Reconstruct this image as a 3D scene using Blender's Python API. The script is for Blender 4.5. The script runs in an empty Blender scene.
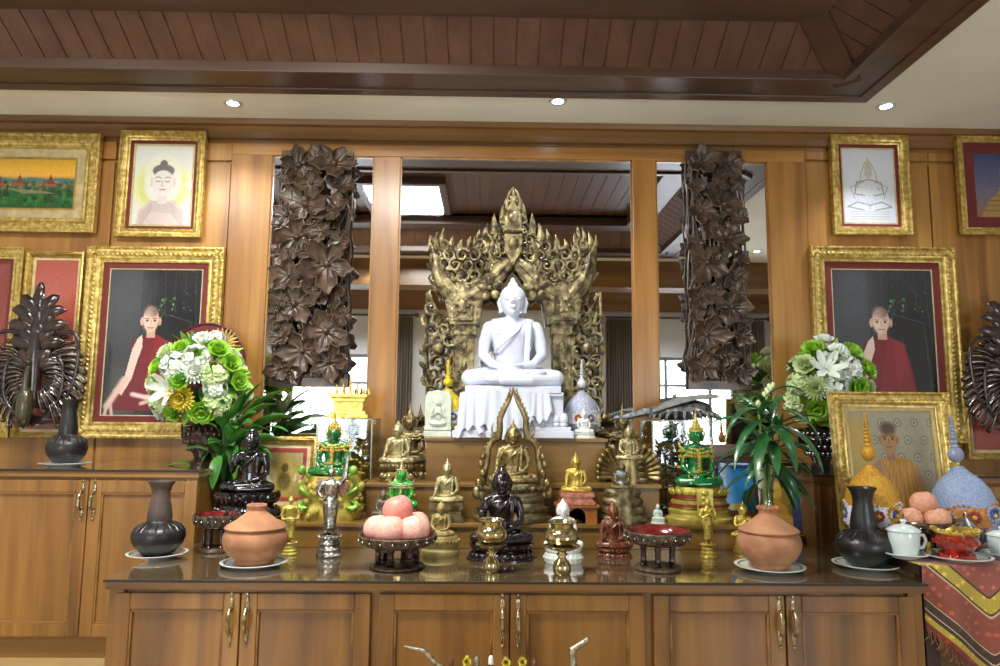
import bpy, bmesh, math, random
import numpy as np
from mathutils import Vector, Matrix, Euler
random.seed(7)
PI = math.pi
R = math.radians
SC = bpy.context.scene
COL = SC.collection
# ------------------------------------------------------------------ camera
FPX = 700.0
CAMZ = 1.07
cam_m = Matrix.Rotation(R(-0.82), 4, 'Z') @ Matrix.Rotation(R(90 + 6.68), 4, 'X') @ Matrix.Rotation(R(0.5), 4, 'Z')
cd = bpy.data.cameras.new('camera'); cam = bpy.data.objects.new('camera', cd); COL.objects.link(cam)
cam.matrix_world = Matrix.Translation((0, 0, CAMZ)) @ cam_m
cd.sensor_width = 36; cd.lens = 36 * FPX / 1000; cd.clip_start = 0.02; cd.clip_end = 200
SC.camera = cam
def ray(px, py):
    return cam_m.to_3x3() @ Vector(((px - 500) / FPX, -(py - 333) / FPX, -1))
def P(px, py, Y):
    d = ray(px, py); t = Y / d.y
    return Vector((d.x * t, Y, CAMZ + d.z * t))
def Q(px, py, z):
    d = ray(px, py); t = (z - CAMZ) / d.z
    return Vector((d.x * t, d.y * t, z))
# ------------------------------------------------------------------ materials
def lin(c):
    if isinstance(c, str):
        c = c.lstrip('#'); c = [int(c[i:i + 2], 16) / 255 for i in (0, 2, 4)]
    return tuple(((x / 12.92) if x <= .04045 else ((x + .055) / 1.055) ** 2.4) for x in c[:3]) + (1,)
MC = {}
def mat(name, col, rough=.5, metal=0, var=None, vs=20, bump=0, bs=60, coat=0, emit=0, ecol=None, trans=0, alpha=1, spec=.5, sss=0, map_scale=(1, 1, 1)):
    if name in MC: return MC[name]
    m = bpy.data.materials.new(name); m.use_nodes = True; nt = m.node_tree; N = nt.nodes; L = nt.links
    b = N['Principled BSDF']
    b.inputs['Roughness'].default_value = rough; b.inputs['Metallic'].default_value = metal
    b.inputs['Coat Weight'].default_value = coat; b.inputs['Specular IOR Level'].default_value = spec
    b.inputs['Transmission Weight'].default_value = trans; b.inputs['Alpha'].default_value = alpha
    b.inputs['Coat Roughness'].default_value = .08
    if sss: b.inputs['Subsurface Weight'].default_value = sss; b.inputs['Subsurface Scale'].default_value = .02
    tc = N.new('ShaderNodeTexCoord'); mp = N.new('ShaderNodeMapping'); mp.inputs['Scale'].default_value = map_scale
    L.new(tc.outputs['Object'], mp.inputs['Vector'])
    c1 = lin(col); c2 = lin(var) if var else tuple(x * .72 for x in c1[:3]) + (1,)
    nz = N.new('ShaderNodeTexNoise'); nz.inputs['Scale'].default_value = vs; nz.inputs['Detail'].default_value = 4
    cr = N.new('ShaderNodeValToRGB'); cr.color_ramp.elements[0].position = .38; cr.color_ramp.elements[1].position = .66
    cr.color_ramp.elements[0].color = c2; cr.color_ramp.elements[1].color = c1
    L.new(mp.outputs[0], nz.inputs['Vector']); L.new(nz.outputs['Fac'], cr.inputs[0]); L.new(cr.outputs[0], b.inputs['Base Color'])
    if bump:
        n2 = N.new('ShaderNodeTexNoise'); n2.inputs['Scale'].default_value = bs; n2.inputs['Detail'].default_value = 3
        bp = N.new('ShaderNodeBump'); bp.inputs['Strength'].default_value = bump; bp.inputs['Distance'].default_value = .01
        L.new(mp.outputs[0], n2.inputs['Vector']); L.new(n2.outputs['Fac'], bp.inputs['Height']); L.new(bp.outputs[0], b.inputs['Normal'])
    if emit:
        b.inputs['Emission Color'].default_value = lin(ecol or col); b.inputs['Emission Strength'].default_value = emit
    MC[name] = m; return m
def wood(name, c_dark, c_mid, c_light, axis='z', rough=.38, coat=.25, s=1.0):
    if name in MC: return MC[name]
    m = bpy.data.materials.new(name); m.use_nodes = True; nt = m.node_tree; N = nt.nodes; L = nt.links
    b = N['Principled BSDF']; b.inputs['Roughness'].default_value = rough; b.inputs['Coat Weight'].default_value = coat; b.inputs['Coat Roughness'].default_value = .2
    tc = N.new('ShaderNodeTexCoord'); mp = N.new('ShaderNodeMapping'); L.new(tc.outputs['Object'], mp.inputs['Vector'])
    sc = [7 * s, 7 * s, 7 * s]; sc['xyz'.index(axis)] = .55 * s; mp.inputs['Scale'].default_value = sc
    nz = N.new('ShaderNodeTexNoise'); nz.inputs['Scale'].default_value = 1.3; nz.inputs['Detail'].default_value = 5; nz.inputs['Distortion'].default_value = .6
    L.new(mp.outputs[0], nz.inputs['Vector'])
    cr = N.new('ShaderNodeValToRGB'); e = cr.color_ramp.elements
    e[0].position = .3; e[0].color = lin(c_dark); e[1].position = .72; e[1].color = lin(c_light)
    k = e.new(.5); k.color = lin(c_mid)
    L.new(nz.outputs['Fac'], cr.inputs[0])
    mp2 = N.new('ShaderNodeMapping'); s2 = [60 * s, 60 * s, 60 * s]; s2['xyz'.index(axis)] = 2 * s; mp2.inputs['Scale'].default_value = s2
    L.new(tc.outputs['Object'], mp2.inputs['Vector'])
    n2 = N.new('ShaderNodeTexNoise'); n2.inputs['Scale'].default_value = 1; n2.inputs['Detail'].default_value = 3; L.new(mp2.outputs[0], n2.inputs['Vector'])
    mx = N.new('ShaderNodeMix'); mx.data_type = 'RGBA'; mx.blend_type = 'MULTIPLY'; mx.inputs[0].default_value = .42
    L.new(cr.outputs[0], mx.inputs[6]); L.new(n2.outputs['Fac'], mx.inputs[7])
    cr2 = N.new('ShaderNodeBrightContrast'); cr2.inputs['Bright'].default_value = .0
    L.new(mx.outputs[2], cr2.inputs[0]); L.new(cr2.outputs[0], b.inputs['Base Color'])
    MC[name] = m; return m
def vcol_mat(name, rough=.25, coat=.6):
    if name in MC: return MC[name]
    m = bpy.data.materials.new(name); m.use_nodes = True; N = m.node_tree.nodes; b = N['Principled BSDF']
    a = N.new('ShaderNodeVertexColor'); a.layer_name = 'Col'; m.node_tree.links.new(a.outputs['Color'], b.inputs['Base Color'])
    b.inputs['Roughness'].default_value = rough; b.inputs['Coat Weight'].default_value = coat; b.inputs['Coat Roughness'].default_value = .03
    MC[name] = m; return m
def glass_mat(name, tint=(.93, .97, .95), fac=.12):
    if name in MC: return MC[name]
    m = bpy.data.materials.new(name); m.use_nodes = True; nt = m.node_tree; N = nt.nodes; L = nt.links
    for n in list(N):
        if n.type == 'BSDF_PRINCIPLED': N.remove(n)
    out = [n for n in N if n.type == 'OUTPUT_MATERIAL'][0]
    t = N.new('ShaderNodeBsdfTransparent'); t.inputs[0].default_value = (*tint, 1)
    g = N.new('ShaderNodeBsdfGlossy'); g.inputs['Roughness'].default_value = .03
    lw = N.new('ShaderNodeLayerWeight'); lw.inputs[0].default_value = .35
    mm = N.new('ShaderNodeMath'); mm.operation = 'MULTIPLY_ADD'; mm.inputs[1].default_value = .5; mm.inputs[2].default_value = fac * .4
    L.new(lw.outputs['Fresnel'], mm.inputs[0])
    mx = N.new('ShaderNodeMixShader'); L.new(mm.outputs[0], mx.inputs[0]); L.new(t.outputs[0], mx.inputs[1]); L.new(g.outputs[0], mx.inputs[2])
    L.new(mx.outputs[0], out.inputs[0]); MC[name] = m; return m
# ------------------------------------------------------------------ mesh builder
class MB:
    def __init__(s): s.v = []; s.f = []
    def add(s, vs, fs, M=None):
        o = len(s.v)
        s.v += [tuple(M @ Vector(v)) if M is not None else tuple(v) for v in vs]
        s.f += [tuple(i + o for i in f) for f in fs]; return s
    def box(s, c, d, M=None):
        x, y, z = c; a, b, h = d[0] / 2, d[1] / 2, d[2] / 2
        vs = [(x + i * a, y + j * b, z + k * h) for k in (-1, 1) for j in (-1, 1) for i in (-1, 1)]
        return s.add(vs, [(0, 2, 3, 1), (4, 5, 7, 6), (0, 1, 5, 4), (2, 6, 7, 3), (0, 4, 6, 2), (1, 3, 7, 5)], M)
    def bx(s, x0, x1, y0, y1, z0, z1, M=None):
        return s.box(((x0 + x1) / 2, (y0 + y1) / 2, (z0 + z1) / 2), (x1 - x0, y1 - y0, z1 - z0), M)
    def lathe(s, prof, n=28, c=(0, 0, 0), sx=1, sy=1, M=None, caps=True):
        vs = []; fs = []
        m = len(prof)
        for r, z in prof:
            for i in range(n):
                a = 2 * PI * i / n; vs.append((c[0] + r * sx * math.cos(a), c[1] + r * sy * math.sin(a), c[2] + z))
        for j in range(m - 1):
            for i in range(n):
                k = (i + 1) % n; fs.append((j * n + i, j * n + k, (j + 1) * n + k, (j + 1) * n + i))
        if caps and prof[0][0] > 1e-5: fs.append(tuple(range(n))[::-1])
        if caps and prof[-1][0] > 1e-5: fs.append(tuple((m - 1) * n + i for i in range(n)))
        return s.add(vs, fs, M)
    def ell(s, c, r, M=None, u=14, v=8, rot=None):
        if not hasattr(r, '__len__'): r = (r, r, r)
        vs = [(0, 0, -1)]; fs = []
        for j in range(1, v):
            p = PI * j / v - PI / 2
            for i in range(u):
                a = 2 * PI * i / u; vs.append((math.cos(p) * math.cos(a), math.cos(p) * math.sin(a), math.sin(p)))
        vs.append((0, 0, 1)); n = len(vs) - 1
        for i in range(u):
            k = (i + 1) % u; fs.append((0, 1 + k, 1 + i)); fs.append((n, n - u + i, n - u + k))
            for j in range(v - 2):
                a = 1 + j * u; fs.append((a + i, a + k, a + u + k, a + u + i))
        T = Matrix.Translation(c) @ (rot.to_4x4() if rot is not None else Matrix()) @ Matrix.Diagonal((*r, 1))
        return s.add(vs, fs, (M @ T) if M is not None else T)
    def tube(s, pts, rad, n=8, M=None, flat=1.0, up=None):
        pts = [Vector(p) for p in pts]
        if not hasattr(rad, '__len__'): rad = [rad] * len(pts)
        vs = []; fs = []
        t0 = (pts[1] - pts[0]).normalized()
        ref = Vector(up) if up else (Vector((0, 0, 1)) if abs(t0.z) < .9 else Vector((0, 1, 0)))
        nrm = (ref - t0 * ref.dot(t0)).normalized()
        for i, p in enumerate(pts):
            t = (pts[min(i + 1, len(pts) - 1)] - pts[max(i - 1, 0)]).normalized()
            q = nrm - t * nrm.dot(t)
            if q.length < 1e-6: q = t.orthogonal()
            nrm = q.normalized(); bn = t.cross(nrm)
            for k in range(n):
                a = 2 * PI * k / n; vs.append(p + nrm * (rad[i] * flat * math.cos(a)) + bn * (rad[i] * math.sin(a)))
        for j in range(len(pts) - 1):
            for k in range(n):
                l = (k + 1) % n; fs.append((j * n + k, j * n + l, (j + 1) * n + l, (j + 1) * n + k))
        fs.append(tuple(range(n))[::-1]); fs.append(tuple((len(pts) - 1) * n + k for k in range(n)))
        return s.add(vs, fs, M)
    def limb(s, pts, rad, n=12, M=None):
        s.tube(pts, rad, n, M)
        for p, r in zip(pts, rad): s.ell(p, r, M, 12, 8)
        return s
    def prism(s, out, t, M=None):   # outline in xz, thickness along y (0..t); may be concave
        bm = bmesh.new(); vv = [bm.verts.new((x, 0, z)) for x, z in out]
        f = bm.faces.new(vv); bmesh.ops.triangulate(bm, faces=[f])
        n = len(out); tris = [tuple(v.index for v in f.verts) for f in bm.faces] if not bm.verts.index_update() else None
        bm.free()
        vs = [(x, 0, z) for x, z in out] + [(x, t, z) for x, z in out]
        fs = list(tris) + [tuple(i + n for i in q[::-1]) for q in tris]
        for i in range(n): k = (i + 1) % n; fs.append((i, i + n, k + n, k))
        return s.add(vs, fs, M)
    def sweep(s, prof, path, closed=False, M=None):
        """prof: list of (a,b) ; path: list of (origin, axisA, axisB)"""
        m = len(prof); vs = []; fs = []
        for o, A, B in path:
            for a, b in prof: vs.append(Vector(o) + Vector(A) * a + Vector(B) * b)
        n = len(path)
        for j in range(n if closed else n - 1):
            j2 = (j + 1) % n
            for i in range(m):
                k = (i + 1) % m; fs.append((j * m + i, j * m + k, j2 * m + k, j2 * m + i))
        if not closed: fs.append(tuple(range(m))[::-1]); fs.append(tuple((n - 1) * m + i for i in range(m)))
        return s.add(vs, fs, M)
    def mesh(s, name, smooth=True, ang=35):
        me = bpy.data.meshes.new(name); me.from_pydata(s.v, [], s.f)
        bm = bmesh.new(); bm.from_mesh(me); bmesh.ops.recalc_face_normals(bm, faces=bm.faces); bm.to_mesh(me); bm.free()
        if smooth:
            me.polygons.foreach_set('use_smooth', [True] * len(me.polygons)); me.set_sharp_from_angle(angle=R(ang))
        me.update(); return me
    def obj(s, name, m, parent=None, smooth=True, bev=0, ang=35, loc=None):
        return mobj(name, s.mesh(name, smooth, ang), m, parent, bev, loc)
def smooth_path(pts, n=6):
    pts = [Vector(p) for p in pts]; out = []
    for i in range(len(pts) - 1):
        a, b_, c, d = pts[max(i - 1, 0)], pts[i], pts[i + 1], pts[min(i + 2, len(pts) - 1)]
        for k in range(n):
            t = k / n; out.append(.5 * ((2 * b_) + (c - a) * t + (2 * a - 5 * b_ + 4 * c - d) * t * t + (3 * b_ - a - 3 * c + d) * t ** 3))
    return out + [pts[-1]]
def mobj(name, me, m, parent=None, bev=0, loc=None):
    if m is not None and not me.materials: me.materials.append(m)
    o = bpy.data.objects.new(name, me); COL.objects.link(o)
    if m is not None and me.materials[0] != m:
        o.material_slots[0].link = 'OBJECT'; o.material_slots[0].material = m
    if parent is not None: o.parent = parent
    if loc is not None: o.location = loc
    if bev:
        b = o.modifiers.new('bevel', 'BEVEL'); b.width = bev; b.segments = 2; b.limit_method = 'ANGLE'; b.angle_limit = R(40)
    return o
def tag(o, label, cat, group=None, kind=None):
    if label: o['label'] = label
    if cat: o['category'] = cat
    if group: o['group'] = group
    if kind: o['kind'] = kind
    return o
def struct(o, label=None): o['kind'] = 'structure'; o['label'] = label or o.name; return o
def thing(name, label, cat, loc=(0, 0, 0), rz=0, group=None, scale=1):
    o = bpy.data.objects.new(name, None); COL.objects.link(o); o.location = loc; o.rotation_euler = (0, 0, rz); o.scale = (scale,) * 3 if not hasattr(scale, '__len__') else scale
    o.empty_display_size = .05
    return tag(o, label, cat, group)
CH = {}
def copy_tree(o, loc, rz=None, label=None, scale=None, mats=None, root=True, parent=None):
    c = o.copy(); COL.objects.link(c)
    if root:
        c.location = loc
        if rz is not None: c.rotation_euler = (0, 0, rz)
        if label: c['label'] = label
        if scale is not None: c.scale = (scale,) * 3 if not hasattr(scale, '__len__') else scale
    else: c.parent = parent
    for ch in [k for k in COL.objects if k.parent == o]: copy_tree(ch, None, root=False, parent=c)
    return c
def remesh(mb, vox, sm=3, name='fused', dec=0):
    me = mb.mesh(name + '_raw', False); o = bpy.data.objects.new('tmp', me); COL.objects.link(o)
    r = o.modifiers.new('r', 'REMESH'); r.mode = 'VOXEL'; r.voxel_size = vox
    if sm: k = o.modifiers.new('s', 'SMOOTH'); k.factor = .5; k.iterations = sm
    if dec: d = o.modifiers.new('d', 'DECIMATE'); d.ratio = dec
    dg = bpy.context.evaluated_depsgraph_get(); dg.update()
    out = bpy.data.meshes.new_from_object(o.evaluated_get(dg)); out.name = name
    bpy.data.objects.remove(o); bpy.data.meshes.remove(me)
    out.polygons.foreach_set('use_smooth', [True] * len(out.polygons)); out.update(); return out
# ------------------------------------------------------------------ common materials
W_WALL = wood('honey_wall_wood', '#8a5a26', '#ad7936', '#c08f48', 'z')
W_WALLH = wood('honey_wall_wood_across', '#8a5a26', '#ad7936', '#c08f48', 'x')
W_CAB = wood('cabinet_wood_upright', '#63411a', '#8c602a', '#a27639', 'z')
W_CABH = wood('cabinet_wood_across', '#63411a', '#8c602a', '#a27639', 'x')
W_DARK = wood('dark_ceiling_wood', '#4a3428', '#553d2f', '#604838', 'x', rough=.45, coat=.1)
W_DARKY = wood('dark_ceiling_wood_deep', '#4a3428', '#553d2f', '#604838', 'y', rough=.45, coat=.1)
W_PLANK = wood('ceiling_plank_wood', '#5a3d32', '#654637', '#704f40', 'y', rough=.5, coat=.05)
W_CROWN = wood('crown_wood', '#6b4a22', '#80592a', '#8f6733', 'x')
GOLD = mat('gilded_gold', '#d2b66a', .35, .75, '#a98a45', 30, .15, 120)
GOLDF = mat('gilded_frame_gold', '#d9bf74', .34, .62, '#a3873f', 40, .2, 90)
WHITE = mat('ceiling_paint', '#e4e5dc', .8, 0, '#dfe0d6', 3)
WALLW = mat('white_wall_paint', '#cfd3d6', .8, 0, '#c9cdd0', 3)
# ================================================================== SETTING
YW = 3.80          # front wall face
ZC = 2.684          # soffit height
XL, XR, YB = -3.5, 3.6, -1.05
TX0, TX1, TY0, TY1 = -3.0, P(860, 97, 3.36).x, .67, 3.33     # tray opening
b = MB(); b.bx(XL - .1, XR + .1, YB - .1, YW + .12, -.1, 0)
fl = b.obj('floor', mat('floor_tile', '#b59a6a', .35, 0, '#a88c5c', 6, coat=.3), smooth=False); struct(fl, 'pale tan floor')
b = MB(); b.bx(XL - .1, XR + .1, YW, YW + .12, 0, 3.05); struct(b.obj('wall_front', W_WALL, smooth=False), 'honey wood panelled wall')
b = MB(); b.bx(XL - .1, XL, YB, YW, 0, 3.05); struct(b.obj('wall_left', WALLW, smooth=False), 'white left wall')
b = MB(); b.bx(XR, XR + .1, YB, YW, 0, 3.05); struct(b.obj('wall_right', WALLW, smooth=False), 'white right wall')
# rear wall with two windows
WZ0, WZ1 = .45, 1.8
wins = [(-3.1, -1.12), (1.62, 3.3)]
b = MB()
xs = [XL, wins[0][0], wins[0][1], wins[1][0], wins[1][1], XR]
for i in range(0, 5, 2): b.bx(xs[i], xs[i + 1], YB - .1, YB, 0, 3.05)
for w in wins: b.bx(w[0], w[1], YB - .1, YB, 0, WZ0); b.bx(w[0], w[1], YB - .1, YB, WZ1, 3.05)
struct(b.obj('wall_back', WALLW, smooth=False), 'white rear wall seen in the mirrors')
PANE = glass_mat('window_glass', (.97, .98, 1), .1)
WF = mat('window_frame_paint', '#8f949a', .4)
for n, w in enumerate(wins):
    b = MB(); x0, x1 = w
    for x in np.linspace(x0 + .02, x1 - .02, 4): b.bx(x - .02, x + .02, YB - .07, YB - .03, WZ0, WZ1)
    for z in (WZ0 + .02, 1.45, WZ1 - .02): b.bx(x0, x1, YB - .068, YB - .032, z - .02, z + .02)
    f = struct(b.obj('window_%d' % (n + 1), WF, smooth=False), 'window in the rear wall')
    g = MB(); g.bx(x0, x1, YB - .052, YB - .048, WZ0, WZ1); g.obj('pane', PANE, f, smooth=False)
    # balcony railing outside
    r = thing('balcony_railing', 'dark railing outside the %s rear window' % ('left' if n == 0 else 'right'), 'railing', ((x0 + x1) / 2, YB - .5, 0))
    hw = (x1 - x0) / 2; IR = mat('iron', '#3c3e44', .5, .4)
    g = MB(); g.bx(-hw, hw, -.02, .02, 1.2, 1.24); g.bx(-hw, hw, -.015, .015, .85, .87); g.bx(-hw, hw, -.015, .015, .3, .33); g.obj('rail', IR, r)
    g = MB()
    for x in np.linspace(-hw + .03, hw - .03, 16): g.bx(x - .008, x + .008, -.008, .008, .0, 1.2)
    g.obj('bars', IR, r)
b = MB(); b.bx(XL, XR, YB - 1.2, YB - .1, -.1, -.02); struct(b.obj('balcony_floor', mat('concrete', '#a9a69e', .8)), 'balcony floor outside')
# curtains
CUR = mat('curtain_cloth', '#8d8378', .8, 0, '#665a50', 3, map_scale=(14, 14, .3))
def curtain(x0, x1, label):
    b = MB(); n = 60; vs = []; fs = []
    for i in range(n + 1):
        x = x0 + (x1 - x0) * i / n; y = YB + .07 + .03 * math.sin(i * 1.25)
        for z in (.12, 1.0, 2.26): vs.append((x, y, z))
        for z in (2.26, 1.0, .12): vs.append((x, y + .008, z))
    for i in range(n):
        for k in range(6): fs.append((i * 6 + k, i * 6 + (k + 1) % 6, (i + 1) * 6 + (k + 1) % 6, (i + 1) * 6 + k))
    fs.append(tuple(range(6))); fs.append(tuple(n * 6 + k for k in range(6)))
    b.add(vs, fs); o = b.obj('curtain', CUR); o.location = (0, 0, 0)
    return tag(o, label, 'curtain', 'curtains at the rear windows')
curtain(-1.35, -.95, 'grey gathered curtain at the inner side of the left rear window')
curtain(-3.3, -2.75, 'grey gathered curtain at the outer side of the left rear window')
curtain(1.42, 1.8, 'grey gathered curtain at the inner side of the right rear window')
curtain(2.95, 3.4, 'grey gathered curtain at the outer side of the right rear window')
for n, (x0, x1) in enumerate(((-3.4, -.9), (1.35, 3.45))):
    b = MB(); b.tube([(x0, YB + .075, 2.28), (x1, YB + .075, 2.28)], .014, 10); b.ell((x0, YB + .075, 2.28), .03); b.ell((x1, YB + .075, 2.28), .03)
    tag(b.obj('curtain_rod', W_DARK), 'dark curtain rod over the %s rear window' % ('left' if n == 0 else 'right'), 'curtain rod')
# ceiling : white plate with tray hole
b = MB()
b.bx(XL, XR, TY1, YW, ZC, ZC + .05); b.bx(XL, TX0, TY0, TY1, ZC, ZC + .05); b.bx(TX1, XR, TY0, TY1, ZC, ZC + .05); b.bx(XL, XR, YB, TY0, ZC, ZC + .05)
struct(b.obj('ceiling', WHITE, smooth=False), 'pale painted ceiling border')
b = MB(); b.bx(XL, XR, YB - .1, YW, 3.05, 3.12); struct(b.obj('roof_slab', WALLW, smooth=False), 'slab above the ceiling')
# tray frame: moulded lower beams
FW = .21; FWX = .2
ix0, ix1, iy0, iy1 = TX0 + FWX, TX1 - FWX, TY0 + FW, TY1 - FW     # foot of slope
SL = .255; SH = .15
jx0, jx1, jy0, jy1 = ix0 + SL, ix1 - SL, iy0 + SL, iy1 - SL     # top of slope
Z0 = ZC + .005; Z1 = Z0 + SH
def ring(x0, x1, y0, y1, z): return [Vector((x0, y0, z)), Vector((x1, y0, z)), Vector((x1, y1, z)), Vector((x0, y1, z))]
def ringbox(b, o, i, z0, z1):
    (ax0, ax1, ay0, ay1), (bx0, bx1, by0, by1) = o, i
    vs = ring(ax0, ax1, ay0, ay1, z0) + ring(bx0, bx1, by0, by1, z0) + ring(ax0, ax1, ay0, ay1, z1) + ring(bx0, bx1, by0, by1, z1)
    fs = []
    for k in range(4):
        l = (k + 1) % 4
        fs += [(k, l, 4 + l, 4 + k), (8 + k, 12 + k, 12 + l, 8 + l), (k, 8 + k, 8 + l, l), (4 + k, 4 + l, 12 + l, 12 + k)]
    b.add(vs, fs)
b = MB()
ringbox(b, (TX0 - .03, TX1 + .03, TY0 - .03, TY1 + .03), (TX0 + .02, TX1 - .02, TY0 + .02, TY1 - .02), ZC - .028, ZC)
ringbox(b, (TX0 - .02, TX1 + .02, TY0 - .02, TY1 + .02), (TX0 + .035, TX1 - .035, TY0 + .035, TY1 - .035), ZC - .03, ZC + .02)
ringbox(b, (TX0, TX1, TY0, TY1), (ix0, ix1, iy0, iy1), ZC - .022, ZC + .06)
ringbox(b, (ix0 - .03, ix1 + .03, iy0 - .03, iy1 + .03), (ix0 + .012, ix1 - .012, iy0 + .012, iy1 - .012), ZC - .036, ZC + .02)
struct(b.obj('trim_1', W_DARK, smooth=False, bev=.004), 'dark wood beam around the ceiling tray')
# sloping planks
def plank_run(name, p0, p1, q0, q1, n, mtl):
    """strip planks between lower line p0-p1 and upper line q0-q1"""
    b = MB(); p0, p1, q0, q1 = map(Vector, (p0, p1, q0, q1))
    L = (p1 - p0).length; d = (p1 - p0) / L; w = L / n; up = Vector((0, 0, 1))
    qa = (q0 - p0).dot(d); qb = (q1 - p0).dot(d); across = (q0 - p0) - d * qa
    def lim(t): # how far up a rib at parameter t runs
        f = 1.0
        if t < qa: f = t / qa
        if t > qb: f = min(f, (L - t) / (L - qb))
        return max(0, min(1, f))
    for i in range(n):
        a, c = i * w + .004, (i + 1) * w - .004
        fa, fc = lim(a), lim(c)
        A, B_, C_, D = p0 + d * a, p0 + d * c, p0 + d * c + across * fc, p0 + d * a + across * fa
        nrm = d.cross(across).normalized(); nrm = nrm if nrm.z > 0 else -nrm
        t = nrm * .012
        b.add([A, B_, C_, D, A + t, B_ + t, C_ + t, D + t], [(0, 1, 2, 3), (7, 6, 5, 4), (0, 4, 5, 1), (1, 5, 6, 2), (2, 6, 7, 3), (3, 7, 4, 0)])
    nrm = d.cross(across).normalized(); nrm = nrm if nrm.z > 0 else -nrm
    t0, t1 = nrm * .006, nrm * .02
    b.add([p0 + t0, p1 + t0, q1 + t0, q0 + t0, p0 + t1, p1 + t1, q1 + t1, q0 + t1], [(0, 1, 2, 3), (7, 6, 5, 4), (0, 4, 5, 1), (1, 5, 6, 2), (2, 6, 7, 3), (3, 7, 4, 0)])
    return struct(b.obj(name, mtl, smooth=False), 'sloping dark wood planks of the ceiling tray')
plank_run('trim_2', (ix0, iy1, Z0), (ix1, iy1, Z0), (jx0, jy1, Z1), (jx1, jy1, Z1), 43, W_PLANK)
plank_run('trim_3', (ix0, iy0, Z0), (ix1, iy0, Z0), (jx0, jy0, Z1), (jx1, jy0, Z1), 43, W_PLANK)
plank_run('trim_4', (ix1, iy0, Z0), (ix1, iy1, Z0), (jx1, jy0, Z1), (jx1, jy1, Z1), 20, W_PLANK)
plank_run('trim_5', (ix0, iy0, Z0), (ix0, iy1, Z0), (jx0, jy0, Z1), (jx0, jy1, Z1), 20, W_PLANK)
# hip beams and upper ring
b = MB()
for (px_, py_, qx, qy) in ((ix0, iy0, jx0, jy0), (ix1, iy0, jx1, jy0), (ix1, iy1, jx1, jy1), (ix0, iy1, jx0, jy1)):
    a = Vector((px_, py_, Z0)); c = Vector((qx, qy, Z1)); a2 = a - (c - a) * .12; c2 = c + (c - a) * .15
    d = (c2 - a2).normalized(); sd = d.cross(Vector((0, 0, 1))).normalized(); n = sd.cross(d)
    b.sweep([(-.06, -.035), (.06, -.035), (.06, .02), (-.06, .02)], [(a2, sd, n), (c2, sd, n)])
ringbox(b, (jx0 - .035, jx1 + .035, jy0 - .035, jy1 + .035), (jx0 + .16, jx1 - .16, jy0 + .16, jy1 - .16), Z1 - .03, Z1 + .05)
struct(b.obj('trim_6', W_DARK, smooth=False, bev=.004), 'dark wood hip beams and upper ring of the ceiling tray')
b = MB(); x = jx0 + .14
while x < jx1 - .14:
    b.bx(x + .003, min(x + .11, jx1 - .12) - .003, jy0 + .14, jy1 - .14, Z1 + .075, Z1 + .09); x += .11
b.bx(jx0 + .1, jx1 - .1, jy0 + .1, jy1 - .1, Z1 + .082, Z1 + .1)
struct(b.obj('trim_7', W_PLANK, smooth=False), 'flat plank panel of the ceiling tray')
# header beam at the far side of the tray, seen in mirrors
b = MB(); b.bx(XL, XR, .1, .4, 2.4, ZC); struct(b.obj('trim_8', W_CROWN, smooth=False, bev=.005), 'brown header beam across the room')
b = MB(); b.bx(XL, XR, YB, YB + .06, 2.36, ZC); struct(b.obj('trim_9', W_CROWN, smooth=False, bev=.005), 'brown cornice on the rear wall')
# crown moulding
prof = [(0, 0), (0, -.125), (-.012, -.125), (-.014, -.1), (-.03, -.092), (-.034, -.06), (-.055, -.035), (-.075, -.028), (-.08, -.008), (-.085, 0)]
b = MB(); b.sweep(prof, [(Vector((XL, YW, ZC)), (0, 1, 0), (0, 0, 1)), (Vector((XR, YW, ZC)), (0, 1, 0), (0, 0, 1))])
struct(b.obj('trim_10', W_CROWN, smooth=False), 'brown crown moulding over the panelled wall')
# panelling : header rail, pilasters, dado
def wx(px, y=300): return P(px, y, YW - .03).x
def wz(py, px=500): return P(px, py, YW - .03).z
mz1 = wz(158); mz0 = wz(444)
mir = [(wx(265.5), wx(370)), (wx(397), wx(634)), (wx(658), wx(772))]
b = MB(); b.bx(wx(224), wx(811), YW - .03, YW, mz1, ZC - .12); struct(b.obj('trim_11', W_WALLH, smooth=False, bev=.003), 'wood header rail over the mirrors')
cols = [(wx(224), mir[0][0]), (mir[0][1], mir[1][0]), (mir[1][1], mir[2][0]), (mir[2][1], wx(811))]
for i, (a, c) in enumerate(cols):
    b = MB(); b.bx(a, c, YW - .03, YW, mz0, mz1); struct(b.obj('trim_%d' % (12 + i), W_WALL, smooth=False, bev=.003), 'upright wood pilaster beside a mirror')
b = MB(); b.bx(wx(224), wx(811), YW - .034, YW, mz0 - .06, mz0); b.bx(wx(224), wx(811), YW - .03, YW, .5, mz0 - .06)
struct(b.obj('trim_16', W_WALLH, smooth=False, bev=.003), 'wood rail below the mirrors')
# shallow panels on either side (raised boards leave grooves between them)
b = MB()
for x0, x1 in ((-3.5, wx(104)), (wx(106), wx(224) - .004)): b.bx(x0, x1 - .004, YW - .018, YW, 0, wz(161, 100)); b.bx(x0, x1, YW - .02, YW, wz(158, 100), ZC - .12)
for x0, x1 in ((wx(811) + .004, wx(938)), (wx(939), 3.6)): b.bx(x0, x1 - .004, YW - .018, YW, 0, wz(163, 900)); b.bx(x0, x1, YW - .02, YW, wz(160, 900), ZC - .12)
struct(b.obj('trim_17', W_WALL, smooth=False, bev=.002), 'honey wood wall panels with thin grooves')
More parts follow.
